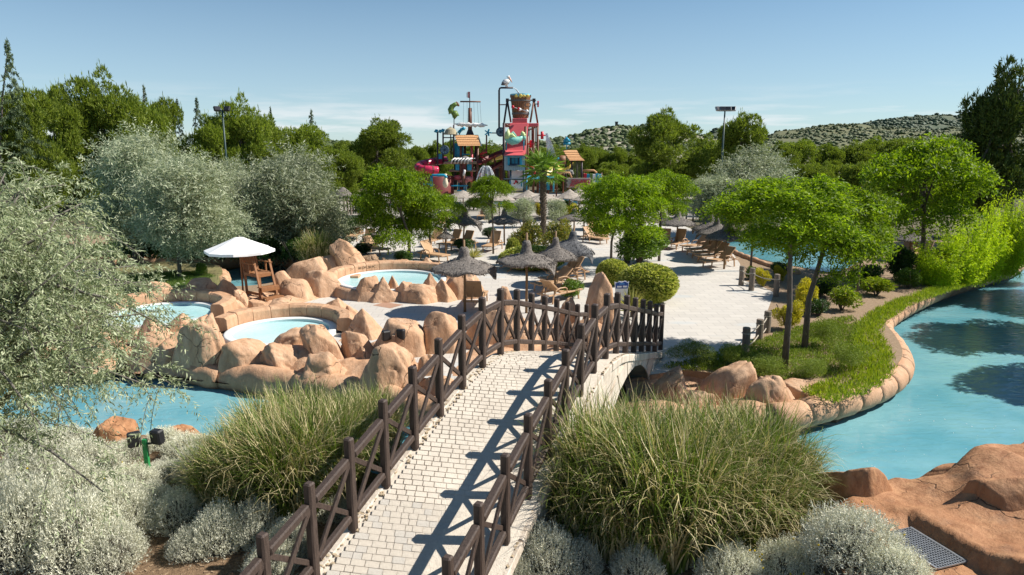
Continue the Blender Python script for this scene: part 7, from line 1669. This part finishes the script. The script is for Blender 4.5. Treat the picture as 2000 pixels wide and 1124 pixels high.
def gate(zx0, zx1, zy0, zy1, mats, name, label, dy):
    O = Z((zx0 + zx1) / 2, zy1, dy); O.z = 0; t = empty(name, O); tag(t, label, 'play panel'); n = len(mats); w_ = (zx1 - zx0) / n
    for i, mt in enumerate(mats): slabz((zx0 + i * w_, zy0 + (i % 2) * 4), (zx0 + (i + .92) * w_, zy1), .15, mt, 'panel', t, O, dy)
    for zx in (zx0, zx1): tubez([Z(zx, zy0 - 6, dy + .2), Z(zx, zy1 + 6, dy + .2)], .07, PIPE, 'post', t, O)
gate(880, 1130, 950, 1010, [WHITEP, TEAL, BLUEW, DKRED, BLUEW, TEAL, WHITEP, TEAL, BLUEW, PIPE, TEAL, WHITEP], 'play_fence', 'blue and white low play fence under the straw parasols', -9)
gate(1200, 1400, 950, 1010, [TEAL, BLUEW, WHITEP, TEAL, BLUEW, PIPE, TEAL, BLUEW], 'play_fence', 'blue boarded play fence right of the palm under the straw parasols', -9)
gate(590, 760, 940, 1010, [BLUEW, TEAL, WHITEP, BLUEW, TEAL], 'play_fence', 'blue boarded play fence behind the slim young tree', -9)
gate(1350, 1480, 785, 880, [RED, TEAL, GREENP, WHITEP, TEAL, plain('aqua_panel', (.2, .5, .6), .4)], 'play_wall', 'bright red and blue play wall at the right end of the splash park', -2)
gate(1020, 1130, 850, 905, [DKRED, PIPE, TEAL, DKRED], 'play_wall', 'dark red play wall behind the palm trunk', -2)
gate(560, 760, 740, 905, [PIPE, DKRED, PIPED, PIPE, DKRED, PIPED, PIPE], 'play_wall', 'dark brown undercroft of the splash tower', 2)
gate(360, 560, 800, 905, [DKRED, PIPED, TEAL, DKRED, PIPED, PIPE], 'play_wall', 'dark red undercroft of the ship platform', 2)
# jets of falling water
m = MB(); rr = random.Random(3)
for i in range(34):
    a = rr.uniform(-1, 1); q = rr.uniform(0, .4); O0 = Z(635 + a * 8, 735 + rr.uniform(-4, 4), -3.2); pts = []
    for j in range(7): e = j / 6; pts.append(O0 + Vector((a * 1.3 * e, -1.0 * e * q, .9 * e - 4.0 * e * e)))
    m.tube(pts, .018, 4)
for i in range(16): p = Z(832, 157, .5); m.tube([p + Vector((.02 * i * j * .18, 0, -.0 * j)) + Vector((.34 * j * .45, rr.uniform(-.03, .03), -.11 * j * j * .45)) for j in range(5)], .02, 4)
for i in range(40): p = Z(1075 + rr.uniform(-6, 10), 490, .2); m.tube([p, p + Vector((rr.uniform(0, .6), 0, -1.2)), p + Vector((rr.uniform(.2, 1.2), 0, -3.2))], .012, 3)
stuff(m.obj('water_spray', SPRAYM))
# dark timber fence with rails and the thatched gazebo in the far left, white railings right
def rail_fence(x0, x1, yb, yt, n, rails, mp_, mr_, name, label):
    a, b = at(x0, yb, 0), at(x1, yb, 0); h = atY(x0, yt, a.y).z; t = empty(name, a); tag(t, label, 'fence')
    for i in range(n): p = a.lerp(b, i / (n - 1)) - a; MB().tube([p, p + Vector((0, 0, h))], .07, 7).obj('post', mp_, t)
    for k in range(rails): z = h * (.25 + .7 * k / max(1, rails - 1)); MB().bar(Vector((0, -.08, z)), b - a + Vector((0, -.08, z)), .06, .16).obj('rail', mr_, t)
rail_fence(1340, 1380, 432, 396, 4, 4, WOODDK, WHITEP, 'rail_fence', 'white-railed dark-posted fence behind the right-hand pool')
rail_fence(680, 735, 418, 392, 12, 2, WOODDK, WOODDK, 'pole_fence', 'dark fence of slender leaning poles in the far left')
O = at(672, 420, 0); t = empty('thatched_gazebo', O); tag(t, 'small thatched gazebo beside the big silver tree', 'gazebo'); h = atY(672, 366, O.y).z; r = 20 / ppm(O.y, 2); m = MB(); m.lathe([(.1, h), (r * .6, h * .86), (r, h * .68), (r * .95, h * .65)], 18); m.obj('roof', THATCH, t)
for i in range(5): a = i * 1.257; MB().tube([(r * .7 * math.cos(a), r * .7 * math.sin(a), 0), (r * .7 * math.cos(a), r * .7 * math.sin(a), h * .7)], .1, 7).obj('post', WOODGR, t)
